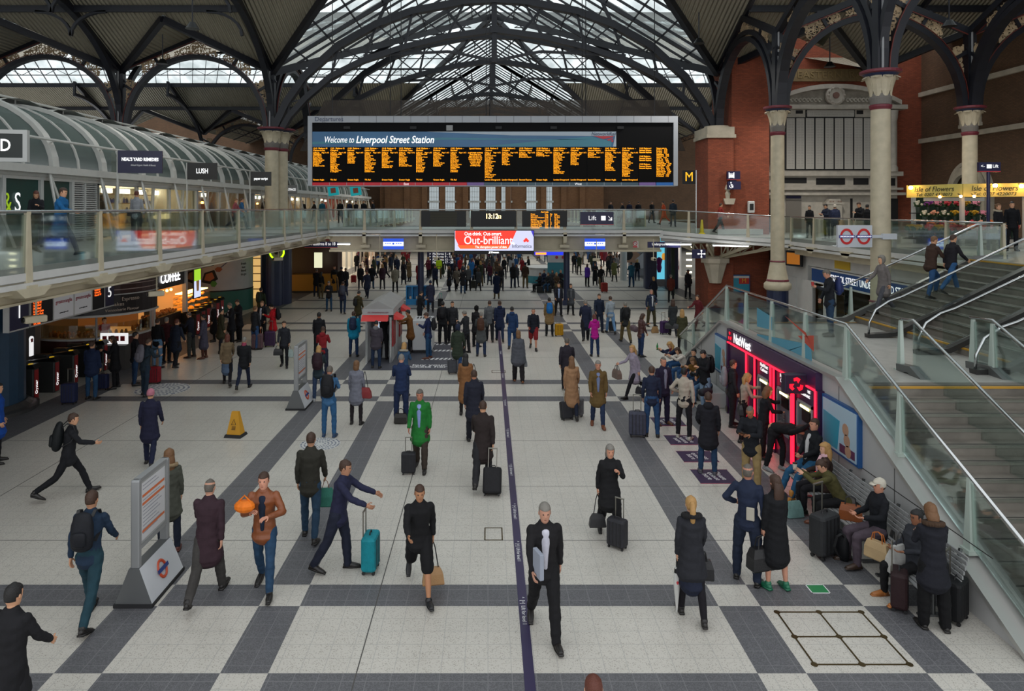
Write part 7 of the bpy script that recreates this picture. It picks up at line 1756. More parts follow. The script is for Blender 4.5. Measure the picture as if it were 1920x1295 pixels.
def person(x, y, face, pose, top, tc, bot, bc, hair, hc, label, h=1.72, z=0.0, lod=1, sk='c99878', shoe='1a1715', boot=False, shirt=None, fur=None, scarf=None, group=None, fem=None, skin_legs=False, name='person', hood=None, cat='person', stripe=None, seed=None, key=''):
 fem = fem if fem is not None else hair in ('bob','long','pony','curly','bun')
 k = (pose, fem, lod); ps = POSES[pose]; vx = {2:.0115,1:.014,0:.026}[lod]
 if k not in CACHE: CACHE[k] = skeleton(ps, fem)
 J = CACHE[k]; H0 = 1.725 if not ps.get('sit') and pose != 'bend' else 1.725
 s = h/1.735; sd = (hash_(label) % 97)
 o = bpy.data.objects.new(name, None); COL.objects.link(o); o.location = (x,y,z); o.rotation_euler = (0,0,R(face)); o.scale = (s*(1.0),s,s)
 o['label'] = label; o['category'] = cat
 if group: o['group'] = group
 def part(nm, kk, fn, m0, parent=o):
  if kk not in CACHE: CACHE[kk] = fn()
  me = CACHE[kk]; c = mkobj(nm, me, parent)
  if not me.materials: me.materials.append(m0)
  c.material_slots[0].link = 'OBJECT'; c.material_slots[0].material = m0
  return c
 wr = {2:.0035,1:.003,0:0}[lod]
 part('body', ('b',)+k, lambda: body_mesh(J, fem, vx, lod > 0), skin(sk))
 tn = {'short':'jacket','jumper':'jumper','coat':'coat','long':'long_coat','puffer':'padded_jacket','cape':'cape','vest':'vest'}[top]
 part(tn, ('t',top)+k, lambda: top_mesh(J, fem, top, vx, wr, sd), cloth(tc) if not key == 'leather' else leather(tc))
 bn = {'skirt':'skirt','dress':'skirt','shorts':'shorts','tights':'tights'}.get(bot,'trousers')
 part(bn, ('l',bot)+k, lambda: trouser_mesh(J, fem, bot, vx, wr, sd), cloth(bc))
 if bot in ('skirt','dress') and not skin_legs: part('tights', ('l','tights')+k, lambda: trouser_mesh(J, fem, 'tights', vx, 0, sd), cloth('17151a'))
 for i in (0,1): part('shoe', ('s',i,boot)+k, lambda: shoe_mesh(J, i, boot).mesh('shoe', leather(shoe), True), leather(shoe))
 if hair == 'hat': hair = 'beanie'
 hn = {'beanie':'beanie','cap':'cap','hood':'hood'}.get(hair,'hair')
 part(hn, ('h',hair)+k, lambda: hair_mesh(J, hair, vx), mat('hair_'+HAIRC[hc], srgb('#'+HAIRC[hc]), .55, bump=.5, bscale=90) if hair not in ('beanie','cap','hood') else cloth(HAIRC.get(hc,hc)))
 if hair in ('beanie','cap'): part('hair', ('h','short')+k, lambda: hair_mesh(J, 'short', vx), mat('hair_'+HAIRC['bn'], srgb('#'+HAIRC['bn']), .55))
 u, f, X = J['up'], J['fw'], Vector((1,0,0))
 if shirt:
  def sh():
   m = MB(); pts = [J['pelvis']+u*.02, J['waist'], J['chest'], J['shc']-u*.02]
   ring_loft(m, [p+f*d for p, d in zip(pts, (.118,.112,.124,.088))], [.028,.036,.052,.052], [.034,.034,.036,.036], n=12); return m.mesh('shirt', cloth(shirt), True)
  part('shirt', ('sh',)+k, sh, cloth(shirt))
 if fur:
  def fu():
   m = MB(); c = J['neck']-J['hu']*.01; rg = random.Random(3)
   for q in range(22):
    a = 2*math.pi*q/22; m.ball(c+X*.115*math.cos(a)-f*.02+f*.10*math.sin(a)+u*(.01-.02*math.sin(a)), .038+.008*rg.random(), 6)
   return m.mesh('fur', cloth(fur), True)
  part('fur_trim', ('fu',)+k, fu, mat('fur_'+fur, srgb('#'+fur), .95, bump=1, bscale=120))
 if hood:
  part('hood', ('ho',)+k, lambda: (lambda m: (m.ball(J['neck']-f*.085-u*.01, .1, 12, 1.1, .75, .85), m.mesh('hood', cloth(hood), True))[1])(MB()), cloth(hood))
 if scarf:
  part('scarf', ('sc',)+k, lambda: (lambda m: (ring_loft(m, [J['neck']-u*.02, J['neck']+J['hu']*.04], [.088,.082], [.09,.085], n=12), m.tube([J['neck']+f*.08, J['chest']+f*.14+u*.05, J['waist']+f*.14+X*.03], [.035,.04,.03], 8), m.mesh('scarf', cloth(scarf), True))[2])(MB()), cloth(scarf))
 M = Matrix.Translation(Vector((x,y,z))) @ Matrix.Rotation(R(face), 4, 'Z') @ Matrix.Scale(s, 4)
 o_ = dict(obj=o, M=M, J=J, s=s, face=face, x=x, y=y, z=z)
 PEOPLE.append(o_); assert label not in LBL, label; LBL.add(label)
 return o_
def hash_(t):
 v = 7
 for ch in t: v = (v*31+ord(ch)) % 1000003
 return v
def hand(p, i): return p['M'] @ p['J']['hand%d'%i]
PROTO = {}
def proto(kind):
 if kind in PROTO: return PROTO[kind]
 C = {}; blkp = mat('plastic_black', srgb('#161618'), .5)
 if kind == 'suitcase':
  m = MB(); m.rbox(-.2,.2,-.12,.12,.05,.6,.045); C['shell'] = m.mesh('shell', blkp)
  m = MB()
  for s_ in (-1,1): m.tube([(s_*.09,.10,.58),(s_*.09,.10,.98)],.011,6)
  m.tube([(-.1,.10,.98),(.1,.10,.98)],.016,6); C['pull_handle'] = m.mesh('pull_handle', nosing)
  m = MB()
  for a in (-.15,.15):
   for b in (-.08,.08): m.lathe([(.028,-.015),(.028,.015)],(a,b,.028),10,'X')
  C['wheels'] = m.mesh('wheels', blkp)
  m = MB(); [m.box(a_-.006,a_+.006,-.126,-.12,.09,.56) for a_ in (-.12,-.04,.04,.12)]; m.tube([(-.06,-.0,.6),(-.05,0,.635),(.05,0,.635),(.06,0,.6)],.012,5); C['trim'] = m.mesh('trim', blkp)
 elif kind == 'backpack':
  m = MB(); ring_loft(m, [(0,0,-.22),(0,0,-.1),(0,0,.08),(0,0,.2)], [.145,.155,.15,.12], [.08,.10,.09,.06], n=16); C['bag'] = m.mesh('bag', blkp, True)
  m = MB(); ring_loft(m, [(0,.085,-.17),(0,.095,-.02)], [.10,.095], [.045,.04], n=12); C['front_pocket'] = m.mesh('front_pocket', blkp, True)
  m = MB()
  for s_ in (-1,1): m.path([(s_*.10,-.06,.17),(s_*.115,-.12,.24),(s_*.125,-.22,.22),(s_*.13,-.285,.06),(s_*.14,-.22,-.08),(s_*.14,-.08,-.17)],.012,.045,(1,0,0))
  C['strap'] = m.mesh('strap', blkp)
 elif kind == 'handbag':
  m = MB(); m.rings([[(-w,-d,z),(w,-d,z),(w,d,z),(-w,d,z)] for z, w, d in ((-.42,.17,.07),(-.40,.185,.08),(-.25,.18,.075),(-.15,.15,.05),(-.145,.14,.04))]); C['bag'] = m.mesh('bag', blkp)
  m = MB()
  for s_ in (-1,1): m.tube([(-.09,s_*.04,-.16),(-.07,s_*.02,-.03),(0,0,.0),(.07,s_*.02,-.03),(.09,s_*.04,-.16)],.009,6)
  C['handles'] = m.mesh('handles', blkp)
 elif kind == 'shoulder_bag':
  m = MB(); m.rings([[(-w,-d,z),(w,-d,z),(w,d,z),(-w,d,z)] for z, w, d in ((-.66,.16,.05),(-.64,.17,.06),(-.5,.15,.05),(-.40,.10,.03))]); C['bag'] = m.mesh('bag', blkp)
  m = MB()
  for s_ in (-1,1): m.tube([(s_*.08,0,-.42),(s_*.03,0,-.1),(0,0,0)],.009,6)
  C['strap'] = m.mesh('strap', blkp)
 elif kind == 'holdall':
  m = MB(); ring_loft(m, [(-.2,0,.14),(0,0,.15),(.2,0,.14)], [.13,.14,.13], [.13,.14,.13], xref=(0,1,0), n=14); C['bag'] = m.mesh('bag', blkp, True)
  m = MB(); m.tube([(-.12,0,.27),(-.06,0,.38),(.06,0,.38),(.12,0,.27)],.011,6); C['handles'] = m.mesh('handles', blkp)
 elif kind == 'carrier':
  m = MB(); m.rings([[(-w,-d,z),(w,-d,z),(w,d,z),(-w,d,z)] for z, w, d in ((-.45,.13,.06),(-.43,.16,.08),(-.28,.15,.06),(-.14,.11,.02))]); C['bag'] = m.mesh('bag', blkp)
  m = MB(); m.tube([(-.06,0,-.15),(-.03,0,-.03),(0,0,0),(.03,0,-.03),(.06,0,-.15)],.006,5); C['handles'] = m.mesh('handles', blkp)
 PROTO[kind] = C; return C
BN = {'suitcase':'suitcase','backpack':'backpack','handbag':'handbag','shoulder_bag':'shoulder_bag','holdall':'holdall','carrier':'carrier_bag'}
def item(kind, loc, face, col, label, s=1.0, tilt=0, second=None, group=None, sx=1.0):
 o = thing(BN[kind], label, {'suitcase':'suitcase','backpack':'backpack'}.get(kind,'bag'), loc, R(face), group=group)
 o.rotation_euler = (R(tilt),0,R(face)); o.scale = (s*sx,s,s)
 for i, (n, me) in enumerate(proto(kind).items()):
  c = mkobj(n, me, o)
  if i == 0 or n in ('front_pocket',): c.material_slots[0].link = 'OBJECT'; c.material_slots[0].material = leather(col) if kind in ('handbag','shoulder_bag') else cloth(col, .6)
  elif second and i == 1: c.material_slots[0].link = 'OBJECT'; c.material_slots[0].material = cloth(second, .6)
 assert label not in LBL, label; LBL.add(label)
 return o
def backpack(p, col, label, s=.92, second=None):
 J = p['J']; c = J['chest']-J['fw']*.225+J['up']*.03; w = p['M'] @ c
 lean = math.atan2(-J['up'].y, J['up'].z)
 o = item('backpack', w, p['face'], col, label, s, second=second); o.rotation_euler = (lean,0,R(p['face'])); return o
def bag_in_hand(p, i, kind, col, label, s=1.0, rot=0, second=None):
 h = hand(p, i); return item(kind, h+Vector((0,0,-.02)), p['face']+rot, col, label, s, second=second)
def pulled(p, i, col, label, s=1.0, rot=0, tilt=24, dz=None):
 """trolley case pulled by hand i: leans so that its handle meets the hand"""
 h = hand(p, i); L = .98*s; t = math.acos(max(-1, min(1, (h.z-p['z'])/ (L+.02)))) if h.z-p['z'] < L else 0.0
 f = R(p['face']+rot); back = Vector((-math.sin(f), math.cos(f), 0))
 base = Vector((h.x,h.y,p['z']))+back*(L*math.sin(t))
 o = item('suitcase', base, p['face']+rot, col, label, s); o.rotation_euler = (t,0,R(p['face']+rot)); return o
def small(name, cat, label, mb, m, loc, face=0, rot=None):
 o = mb.build(name, m); o.location = loc; o.rotation_euler = rot or (0,0,R(face)); o['label'] = label; o['category'] = cat
 assert label not in LBL, label; LBL.add(label); return o
def P(px, py, face, pose, top, tc, bot, bc, hair, hc, label, h=1.72, z=0.0, lod=2, **kw):
 g = gp(px, py, z); return person(g.x, g.y, face, pose, top, tc, bot, bc, hair, hc, label, h, z, lod, **kw)
# ================================================================= THE CAST
a = P(168,1165,184,'walk','jumper','1f2f42','slim','1f3a44','short','bn','person in a navy jacket with a blue-edged black backpack striding away at lower left',1.85,sk='b98a6c'); backpack(a,'14161c','black backpack with blue edges on the striding person at lower left',1.0,'1f5f96')
a = P(128,932,118,'stride','short','1b1c20','slim','15161a','short','bn','person in black hurrying away with a bulky pack, above and left of the totem',1.75); backpack(a,'111517','bulky black pack on the hurrying person above the big totem',1.1)
a = P(281,872,186,'slow','coat','1d1e33','slim','1c2138','beanie','pk','person in a pink beanie and dark navy coat walking away on the left',1.7)
a = P(317,1032,200,'stand','coat','45473f','slim','1b2230','curly','lb','person with curly light hair and grey parka standing behind the large totem',1.68,fur='a08a6a',shoe='5a2f26')
a = P(390,1122,182,'walk2','coat','33232a','trousers','3a3836','bald','gn','person in a dark maroon coat and grey trousers walking away right of the large totem',1.78,sk='c09078')
a = P(496,1108,3,'belly','short','7a4220','slim','26405a','short','bn','person in a rust brown leather jacket and jeans carrying an orange bag',1.82,shirt='1c2536',key='leather',sk='c89078')
m = MB(); m.ball((0,0,0),.13,12,1.2,.8,.75); m.tube([(-.1,0,.06),(0,0,.16),(.1,0,.06)],.012,6); small('round_bag','bag','round bright orange bag under the arm of the person in a rust brown jacket',m,cloth('d8701a',.5),hand(a,1)+Vector((-.12,-.05,.1)),0)
a = P(582,1010,182,'slow','short','2b2a24','slim','22384c','short','bn','person in a dark olive jacket and jeans walking away with a green bag',1.84,sk='b08468'); bag_in_hand(a,1,'carrier','2f6a5c','translucent green carrier bag in the hand of the person in an olive jacket',1.05,second='6a3a2a')
a = P(634,1070,84,'push','short','23253c','trousers','1d2130','short','bn','person in a navy coat facing right and pushing a teal suitcase',1.78,sk='a87a60'); item('suitcase',gp(694,1072)+Vector((0,.05,0)),86,'127a86','bright teal suitcase held out by the person in a navy coat',1.0)
a = P(786,1112,10,'stride','short','161618','shorts','141416','short','bn','person with bare lower legs and black top striding with a tan bag',1.74,skin_legs=True,sk='a87858',shoe='1a1a1c'); bag_in_hand(a,0,'shoulder_bag','a88258','tan bag swinging beside the person with bare legs',1.0)
a = P(1020,1190,4,'walk','short','1c1b1d','trousers','18181a','short','gy','person in a black suit and open white shirt walking up beside the purple tape',1.86,shirt='b9b9c4',sk='b98a74')
small('newspaper','newspaper','folded grey newspaper under the arm of the person in a black suit',(lambda m: (m.rbox(-.03,.03,-.12,.12,-.17,.17,.01),m)[1])(MB()),paint('8d93a0',.7),hand(a,1)+Vector((.06,.0,.2)),20)
a = P(1143,1008,2,'chest','coat','19191b','wide','151517','bob','gy','person with grey hair in a black coat walking towards the camera with shoulder bags',1.66,sk='c08a70'); bag_in_hand(a,1,'shoulder_bag','2a2a2c','dark handbag hugged in front of the person with grey hair',.9); pulled(a,0 if False else 0,'2c2c30','dark wheeled case pulled by the person with grey hair',.85,-40)
a = P(1297,1160,176,'slow','coat','24252a','skirt','1b2030','pony','bl','person with a blonde ponytail, fur hood, navy skirt and black tights walking away',1.70,fur='19181a',sk='c8987c'); bag_in_hand(a,1,'handbag','17171a','slouchy black handbag carried by the person with a blonde ponytail',1.0)
h_ = hand(a,0); m = MB(); m.lathe([(.008,-.78),(.012,-.74),(.05,-.35),(.045,-.25),(.03,-.12)],n=10); u_ = m.build('furled_umbrella',[paint('b9b9b6',.6)]); u_.location = h_; u_['label'] = 'furled white umbrella with a red mark held by the person with a blonde ponytail'; u_['category'] = 'umbrella'
m = MB(); m.tube([(0,0,-.12),(0,0,.0),(.02,0,.03)],.012,6); m.lathe([(.035,-.14),(.04,-.2),(.03,-.24)],n=10); m.build('handle',blk,u_); m = MB(); m.ball((0,-.045,-.33),.02,6,1,.3,1.6); m.build('red_mark',mat('nr_red',srgb('#b8303a')),u_)
a = P(1402,1090,150,'hip','jumper','20283c','trousers','1d2536','bald','gn','bald person in a navy jumper with a newspaper in the back pocket near the benches',1.80,sk='b8806a')
small('pocket_newspaper','newspaper','small folded newspaper sticking out of the pocket of the bald person in navy',(lambda m: (m.rbox(-.06,.06,-.02,.02,-.1,.1,.01),m)[1])(MB()),paint('a9a496',.7),a['M'] @ (a['J']['waist']+Vector((-.06,.125,-.05))),150)
a = P(1455,1103,196,'carry','long','131417','skirt','131417','long','bn','person with long dark hair in a long black coat and green shoes',1.70,skin_legs=True,shoe='1f6a4c',sk='c08c74'); t_ = bag_in_hand(a,0,'handbag','1a1a1c','large black tote bag with a red seven-shaped strap in front of the green shoes',1.25)
m = MB(); m.bar((-.06,-.1,-.2),(.06,-.1,-.2),.02,.03,(0,1,0)); m.bar((.06,-.1,-.2),(0,-.1,-.36),.02,.03,(0,1,0)); m.build('red_strap',mat('tote_red',srgb('#d8382a')),t_)
a = P(1750,1178,172,'look','coat','1a1b22','wide','0c0c0e','bob','lb','person with short brown hair and a black fur-hooded parka standing at lower right',1.68,fur='4a3524',sk='b98a70'); item('suitcase',gp(1785,1170)+Vector((.12,.1,0)),40,'131416','black suitcase standing right of the person in the fur-hooded parka',1.0)
item('suitcase',gp(1700,1150)+Vector((-.02,.15,0)),60,'2a1a1c','dark plum suitcase under the patterned bag',.95)
item('carrier',gp(1690,1118)+Vector((-.02,.0,.98)),20,'a9a8a4','white patterned shopping bag standing at the feet of the person in the parka',1.35)
def S(y, dx, face, pose, *a_, **k): return person(6.45+dx, y, face, pose, *a_, **k)
a = S(10.72,0,-80,'sit','cape','2e3036','slim','131315','bun','bk','seated person with dark tied hair, glasses and a grey shawl, nearest on the bench',1.64,z=.0,lod=2,sk='8a5c44',shoe='a0622c',boot=True)
m = MB()
for s_ in (-.032,.032): m.tube([(s_+.022*math.cos(k*.785),-.0,.018*math.sin(k*.785)) for k in range(9)],.003,4)
g_ = m.build('glasses',blk); g_.parent = a['obj']; g_.location = a['J']['head']+a['J']['hf']*.10+a['J']['hu']*.02
item('handbag',Vector((6.05,11.0,.88)),-60,'a48c68','beige handbag with tan handles on the lap of the person in a grey shawl',1.0,second='a05a28')
a = S(11.75,0,-88,'sit','short','15171c','trousers','4a4048','cap','wc','seated person in a white cap, black jacket and grey-purple trousers',1.74,lod=2,sk='b8826a',shoe='3a2a20')
item('backpack',Vector((5.95,11.95,.24)),-70,'121316','black backpack on the floor by the boots of the person in a white cap',1.0)
a = S(13.0,.02,-100,'sitfwd','short','4a4628','slim','141416','bun','bn','seated person leaning forward in an olive jacket holding a paper cup',1.66,lod=2,sk='c8967a',shoe='6a3820',boot=True)
m = MB(); m.lathe([(.03,0),(.042,.11)],n=14); c_ = m.build('paper_cup',paint('b9b4aa',.6)); c_.location = hand(a,1)+Vector((-.02,0,-.02)); c_['label'] = 'white paper cup held by the person in an olive jacket'; c_['category'] = 'cup'; m = MB(); m.lathe([(.045,.11),(.045,.125),(.03,.13)],n=14); m.build('lid',blk,c_)
item('handbag',Vector((6.35,12.42,.86)),-30,'8a4a22','brown leather handbag on the bench beside the olive jacket',1.0)
item('suitcase',gp(1546,1042),30,'2c2d2f','tall black suitcase standing in front of the person with a paper cup',1.22)
a = S(13.75,.05,-96,'sit','puffer','33241f','slim','17161a','curly','bl','seated person with short curly fair hair, brown padded coat and pink scarf',1.64,lod=2,scarf='c8a0a8',sk='c89a80')
item('carrier',Vector((5.85,13.55,.45)),10,'6a8a86','colourful patterned cloth bag leaning by the black suitcase',1.0)
a = S(14.5,.15,-78,'sitout','short','14161a','slim','245070','short','bn','seated person in a black jacket with white shoulder trim, blue jeans and tan boots',1.80,lod=2,sk='b8826a',shoe='a8702a',boot=True,shirt='b0b0b0')
a = person(6.45,15.95,35,'bend','short','17171a','slim','1b1b1e','bob','bk','person bending over in a black top and striped track trousers at the nearest cash machine',1.72,0,2,shoe='8a8a8a'); item('backpack',Vector((6.7,15.25,.22)),40,'101114','black backpack on the floor below the bending person',1.0)
a = person(6.5,16.75,82,'reach','short','17181c','slim','16161a','curly','lb','person with long curly brown hair in a black jacket at the middle cash machine',1.64,0,2)
a = P(1409,922,-40,'look','short','191b20','trousers','8a7650','bald','gn','bald person in a black jacket and khaki trousers looking at a tablet',1.76,sk='9a6648'); small('tablet','tablet','dark tablet in the hands of the person in khaki trousers',(lambda m: (m.rbox(-.1,.1,-.07,.07,-.005,.005,.004),m)[1])(MB()),blk,(hand(a,0)+hand(a,1))/2+Vector((-.05,-.05,.04)),rot=(R(-25),0,R(-40)))
a = person(6.45,17.95,84,'reach','jumper','9a8c7e','slim','151517','long','bl','person with long wavy blonde hair and a beige jumper at the far cash machine',1.68,0,2)
item('shoulder_bag',Vector((6.3,17.72,1.38)),80,'1c1d20','black bag hanging beside the person with a beige jumper',.95)
a = person(6.62,19.2,80,'stand','short','26262a','trousers','1c1c20','short','bn','person with a pale grey backpack by the dark alcove of the bank fascia',1.74,0,2); backpack(a,'7e8086','pale grey backpack in front of the bank alcove',1.0)
a = P(1328,888,165,'stand2','coat','1a1a20','slim','233a56','short','bn','person in a dark hooded jacket and jeans on the nearest purple mat',1.76,sk='b08066',hood='17171c',shoe='4a4a50')
a = P(1283,822,150,'hip','jumper','a39a8c','slim','1a1a1e','short','bk','person in a cream jumper, black trousers and white trainers queuing',1.76,sk='b98a70',shoe='a8a49a')
item('holdall',Vector((gp(1300,800).x+.25,gp(1300,800).y-.25,.9)),30,'1c1d24','dark holdall slung at the hip of the person in a cream jumper',.75)
a = P(1222,818,172,'stand','jumper','1d2438','slim','223f63','short','bn','person in a navy jumper and blue jeans beside a slate suitcase',1.76,sk='b98a70'); item('suitcase',gp(1195,818),-8,'3c3e4c','slate grey upright suitcase left of the person in a navy jumper',1.08)
a = P(1243,795,20,'stand','short','241f33','trousers','232038','bald','gn','balding person in a dark suit facing the camera behind the navy jumper',1.78,shirt='7a7a8c',sk='b8826a',shoe='5a3a22')
a = P(1190,745,-72,'stride','coat','8f8694','tights','18171c','long','bl','person with very long fair hair and a pale plaid coat striding left',1.68,sk='c8987c'); bag_in_hand(a,1,'handbag','6f5d54','taupe handbag carried by the person in a plaid coat',1.0); bag_in_hand(a,0,'shoulder_bag','202028','dark shoulder bag on the far side of the plaid coat',.9)
a = P(1121,800,-4,'slow','coat','5d4a2a','slim','24304a','short','gy','person in an unbuttoned olive-brown coat and blue checked shirt walking to the camera',1.76,shirt='6a7696',sk='b8826a',shoe='6a3a20')
a = P(1072,785,178,'slow','long','8f6d50','tights','1c2130','long','lb','person in a long camel coat walking away with two cases',1.70); pulled(a,0,'232327','black case pulled on the left of the camel coat',.85,20); pulled(a,1,'5a5a5e','grey case pulled on the right of the camel coat',.85,-20)
a = P(1063,735,172,'walk','short','28242c','trousers','1f1f24','short','gn','person in a dark jacket walking away just ahead of the camel coat',1.74)
a = P(889,830,184,'slow','coat','20222e','trousers','1c1d26','short','bn','person in a dark overcoat walking away left of the purple tape',1.78,sk='b07a60')
a = P(905,912,176,'walk2','coat','2a2322','trousers','252528','short','bn','person in a brown-black coat walking away, pulling a black case, next to the tape',1.80); pulled(a,0 if False else 1,'161619','black case pulled by the person in a brown-black coat',.95)
a = P(873,778,176,'stand','long','7a5434','tights','1d1a1c','long','bk','person with long black hair and a tan coat standing, facing away',1.70); item('shoulder_bag',a['M'] @ (a['J']['sho1']+Vector((-.09,.0,.02))),180,'17171a','black shoulder bag on the tan coat',1.0)
a = P(788,880,-6,'slow','coat','1f6a2c','trousers','3a322c','short','gn','person in a bright green jacket, pale blue shirt and brown trousers',1.78,shirt='7f8fc0',sk='a8705a'); pulled(a,1,'26262a','small dark case trailing the person in a bright green jacket',.8,10)
a = P(752,790,180,'look','short','1d2b4a','trousers','1b2744','short','gy','person in a navy blue suit standing with back to the camera',1.80,sk='c08c74'); item('handbag',gp(752,792)+Vector((.0,-.1,.42)),0,'17140f','dark briefcase standing between the feet of the navy blue suit',.95)
a = P(668,795,176,'stand','coat','6d6f7a','tights','241f22','bob','lb','person in a light grey coat with a dark red shoulder bag',1.68); item('shoulder_bag',a['M'] @ (a['J']['sho1']+Vector((-.10,.02,.02))),170,'7a1f22','dark red shoulder bag on the light grey coat',1.1)
a = P(617,818,180,'look','jumper','3f6890','slim','2a5278','short','gn','person in a denim shirt and jeans with a large black backpack',1.76,sk='b8826a',shoe='1f3a5a'); backpack(a,'15161a','large black backpack on the denim shirt',1.12)
a = P(597,752,184,'look','short','27343a','slim','30405a','bob','bl','person with fair bobbed hair and a black and pink backpack',1.64,shoe='a9a9a9'); backpack(a,'2a1620','black and pink backpack on the fair-haired person',1.0,'a02848')
a = P(605,706,182,'look','jumper','7a1c22','trousers','1f2234','short','bn','person in a dark red hooded jumper and navy trousers',1.70,hood='7a1c22',sk='8a6048')
a = P(598,672,180,'stand','short','17181c','trousers','1a1b20','short','bk','person in a black jacket standing just beyond the dark red jumper',1.76,sk='8a6048')
a = P(663,668,182,'stand','puffer','127a9a','slim','1c3050','short','bn','person in a turquoise hooded jacket left of the ticket kiosk',1.74,hood='127a9a'); backpack(a,'1f2a44','navy backpack on the turquoise jacket',.95,'1f2a44')
a = P(705,690,180,'phone','puffer','3f3a42','slim','1d2b44','short','bk','person in a grey and plum padded jacket at the front of the ticket kiosk',1.70,hood='6a6a6e')
a = P(719,672,178,'reach','short','17161a','trousers','1c1c20','hood','bk','person in a black hooded top using the ticket kiosk front',1.68)
a = P(770,662,-92,'reach','coat','6a4522','slim','17171a','short','bk','person in a tan parka using the side of the ticket kiosk',1.72,sk='a87458')
a = P(757,742,176,'look','short','2f4a66','slim','23304a','bob','bl','person in a denim jacket with fair hair just ahead of the navy suit',1.62,fur='b0a898')
a = P(803,672,-96,'phone','short','1d2748','slim','1f4060','short','bn','person in a navy blazer and jeans looking at a phone right of the kiosk',1.76,sk='b98a70',shoe='5a3020'); backpack(a,'1b1a1d','dark backpack with a red glint on the navy blazer',.95,'5a2024')
a = P(830,645,176,'stand','short','17181c','trousers','131316','short','bk','person all in black with a black pack standing beside the floor sticker',1.80); backpack(a,'121216','black pack on the person beside the floor sticker',1.0)
a = P(848,642,10,'stand','short','2a2a2e','trousers','1a1a1e','short','bn','person facing the camera beside the black-clad person at the floor sticker',1.76)
a = P(858,700,170,'slow','coat','2c352a','slim','223a5c','hood','nb','person in a dark green coat pulling a small grey case',1.70); pulled(a,0,'3a3b40','small grey case behind the dark green coat',.85,20)
a = P(874,662,-120,'phone','short','26282c','trousers','202024','beanie','gy','person in a grey beanie and dark jacket holding something violet',1.68)
a = P(902,668,176,'cross','coat','4a4c4c','slim','23304a','short','gy','stout person in a grey coat carrying a brown pack, left of the tape',1.72); backpack(a,'4a2f22','brown leather pack on the stout grey coat',.95)
a = P(893,650,150,'stand','coat','1b191c','trousers','17161a','hood','bk','person in a long dark hooded coat behind the stout grey coat',1.68)
a = P(918,640,180,'slow','short','55575a','trousers','1d1c20','short','bn','person in a mid grey jacket walking away at the far end of the tape',1.76)
a = P(937,640,182,'walk','coat','19223c','slim','1b2640','short','bn','person in a navy hooded coat walking away on the far end of the tape',1.80,hood='19223c')
a = P(960,655,178,'walk2','short','1f3558','slim','1f3a60','short','bk','person in a bright navy hooded jacket just right of the tape end',1.78,hood='1f3558')
a = P(972,716,182,'slow','cape','4c4e55','wide','1f1c1e','bob','lb','person in a loose grey poncho and dark trousers walking away',1.70,shoe='7a4a2a'); bag_in_hand(a,1,'carrier','7a7c80','pale carrier bag beside the loose grey poncho',.9)
a = P(1000,655,-4,'walk','short','1b1e28','shorts','7a2024','bald','gn','person in dark red shorts and black leggings walking towards the camera',1.74,sk='b8826a')
a = P(1030,630,178,'stand','coat','7a6242','slim','17171a','short','bk','person in a tan coat with a bright blue backpack',1.72); backpack(a,'1560a0','bright blue backpack on the tan coat',.95,'1560a0'); item('suitcase',gp(1048,630),10,'b8860f','bright yellow upright suitcase beside the tan coat',.95)
a = P(1047,592,6,'slow','short','1c1d26','trousers','17171c','short','bn','person in a dark suit and pale blue shirt walking from the right bridge column',1.78,shirt='8a9cc0')
a = P(1070,590,2,'slow','coat','3a3d42','slim','141417','long','bn','person with long dark hair in a grey cardigan beside the suited walker',1.68,shirt='5a5c60')
a = P(1098,640,176,'walk2','coat','1f2438','trousers','17181e','short','gy','tall person in a navy coat walking away left of the magenta jacket',1.84)
a = P(1123,622,4,'slow','short','1d2638','trousers','1d2435','short','bn','person in a dark navy pullover walking towards the camera beyond the magenta jacket',1.78)
a = P(1115,668,182,'look','short','a81880','slim','1f3050','bob','rd','person with auburn hair and a vivid magenta jacket',1.62,hood='a81880')
a = P(1145,625,184,'walk','jumper','8c959c','slim','5a7ca0','short','bn','person in a pale grey top and light jeans walking away with a case',1.76); pulled(a,1,'2a2c30','dark case trailing the person in light jeans',.85,-10)
a = P(1173,642,184,'walk','short','26282a','trousers','5a4e30','short','gy','person in a black jacket and khaki trousers walking away',1.78); backpack(a,'131416','black backpack above the khaki trousers',1.0)
a = P(1221,612,18,'hip','short','232c40','trousers','3c3824','bald','gn','stout bald person in a navy cardigan and white shirt holding a purple suitcase',1.80,shirt='b4b8bc',sk='c08c78'); item('suitcase',gp(1246,626),20,'3c2450','purple suitcase by the stout person in a navy cardigan',1.02); item('carrier',gp(1228,624)+Vector((0,0,.45)),10,'9a7850','brown paper bag standing left of the purple suitcase',1.0)
a = P(1202,668,110,'phone','short','43221f','slim','1f3050','bob','bn','person in a maroon leather jacket turned to the right with a large bag',1.66,key='leather'); item('holdall',Vector((gp(1188,660).x,gp(1188,660).y-.1,.85)),100,'5a4a50','large grey-plum holdall swinging behind the maroon jacket',.95)
a = P(1262,630,170,'walk','coat','2a2e30','slim','17181c','curly','bn','person with curly brown hair in a dark coat carrying a bag towards the stairs',1.68); bag_in_hand(a,0,'handbag','1c1d20','dark handbag of the curly-haired person in a dark coat',1.0)
a = P(1279,658,165,'stand','coat','3d3c28','slim','1d1d20','curly','bl','person with fair hair and an olive parka by the far foot of the stairs',1.66); item('shoulder_bag',a['M'] @ (a['J']['sho0']+Vector((.10,0,.02))),160,'1e1f22','small black bag on the olive parka',.8)
a = P(1310,618,-60,'stride','coat','5a1f24','slim','5a2024','short','bn','person in a red-brown coat rushing behind the stair glass',1.74)
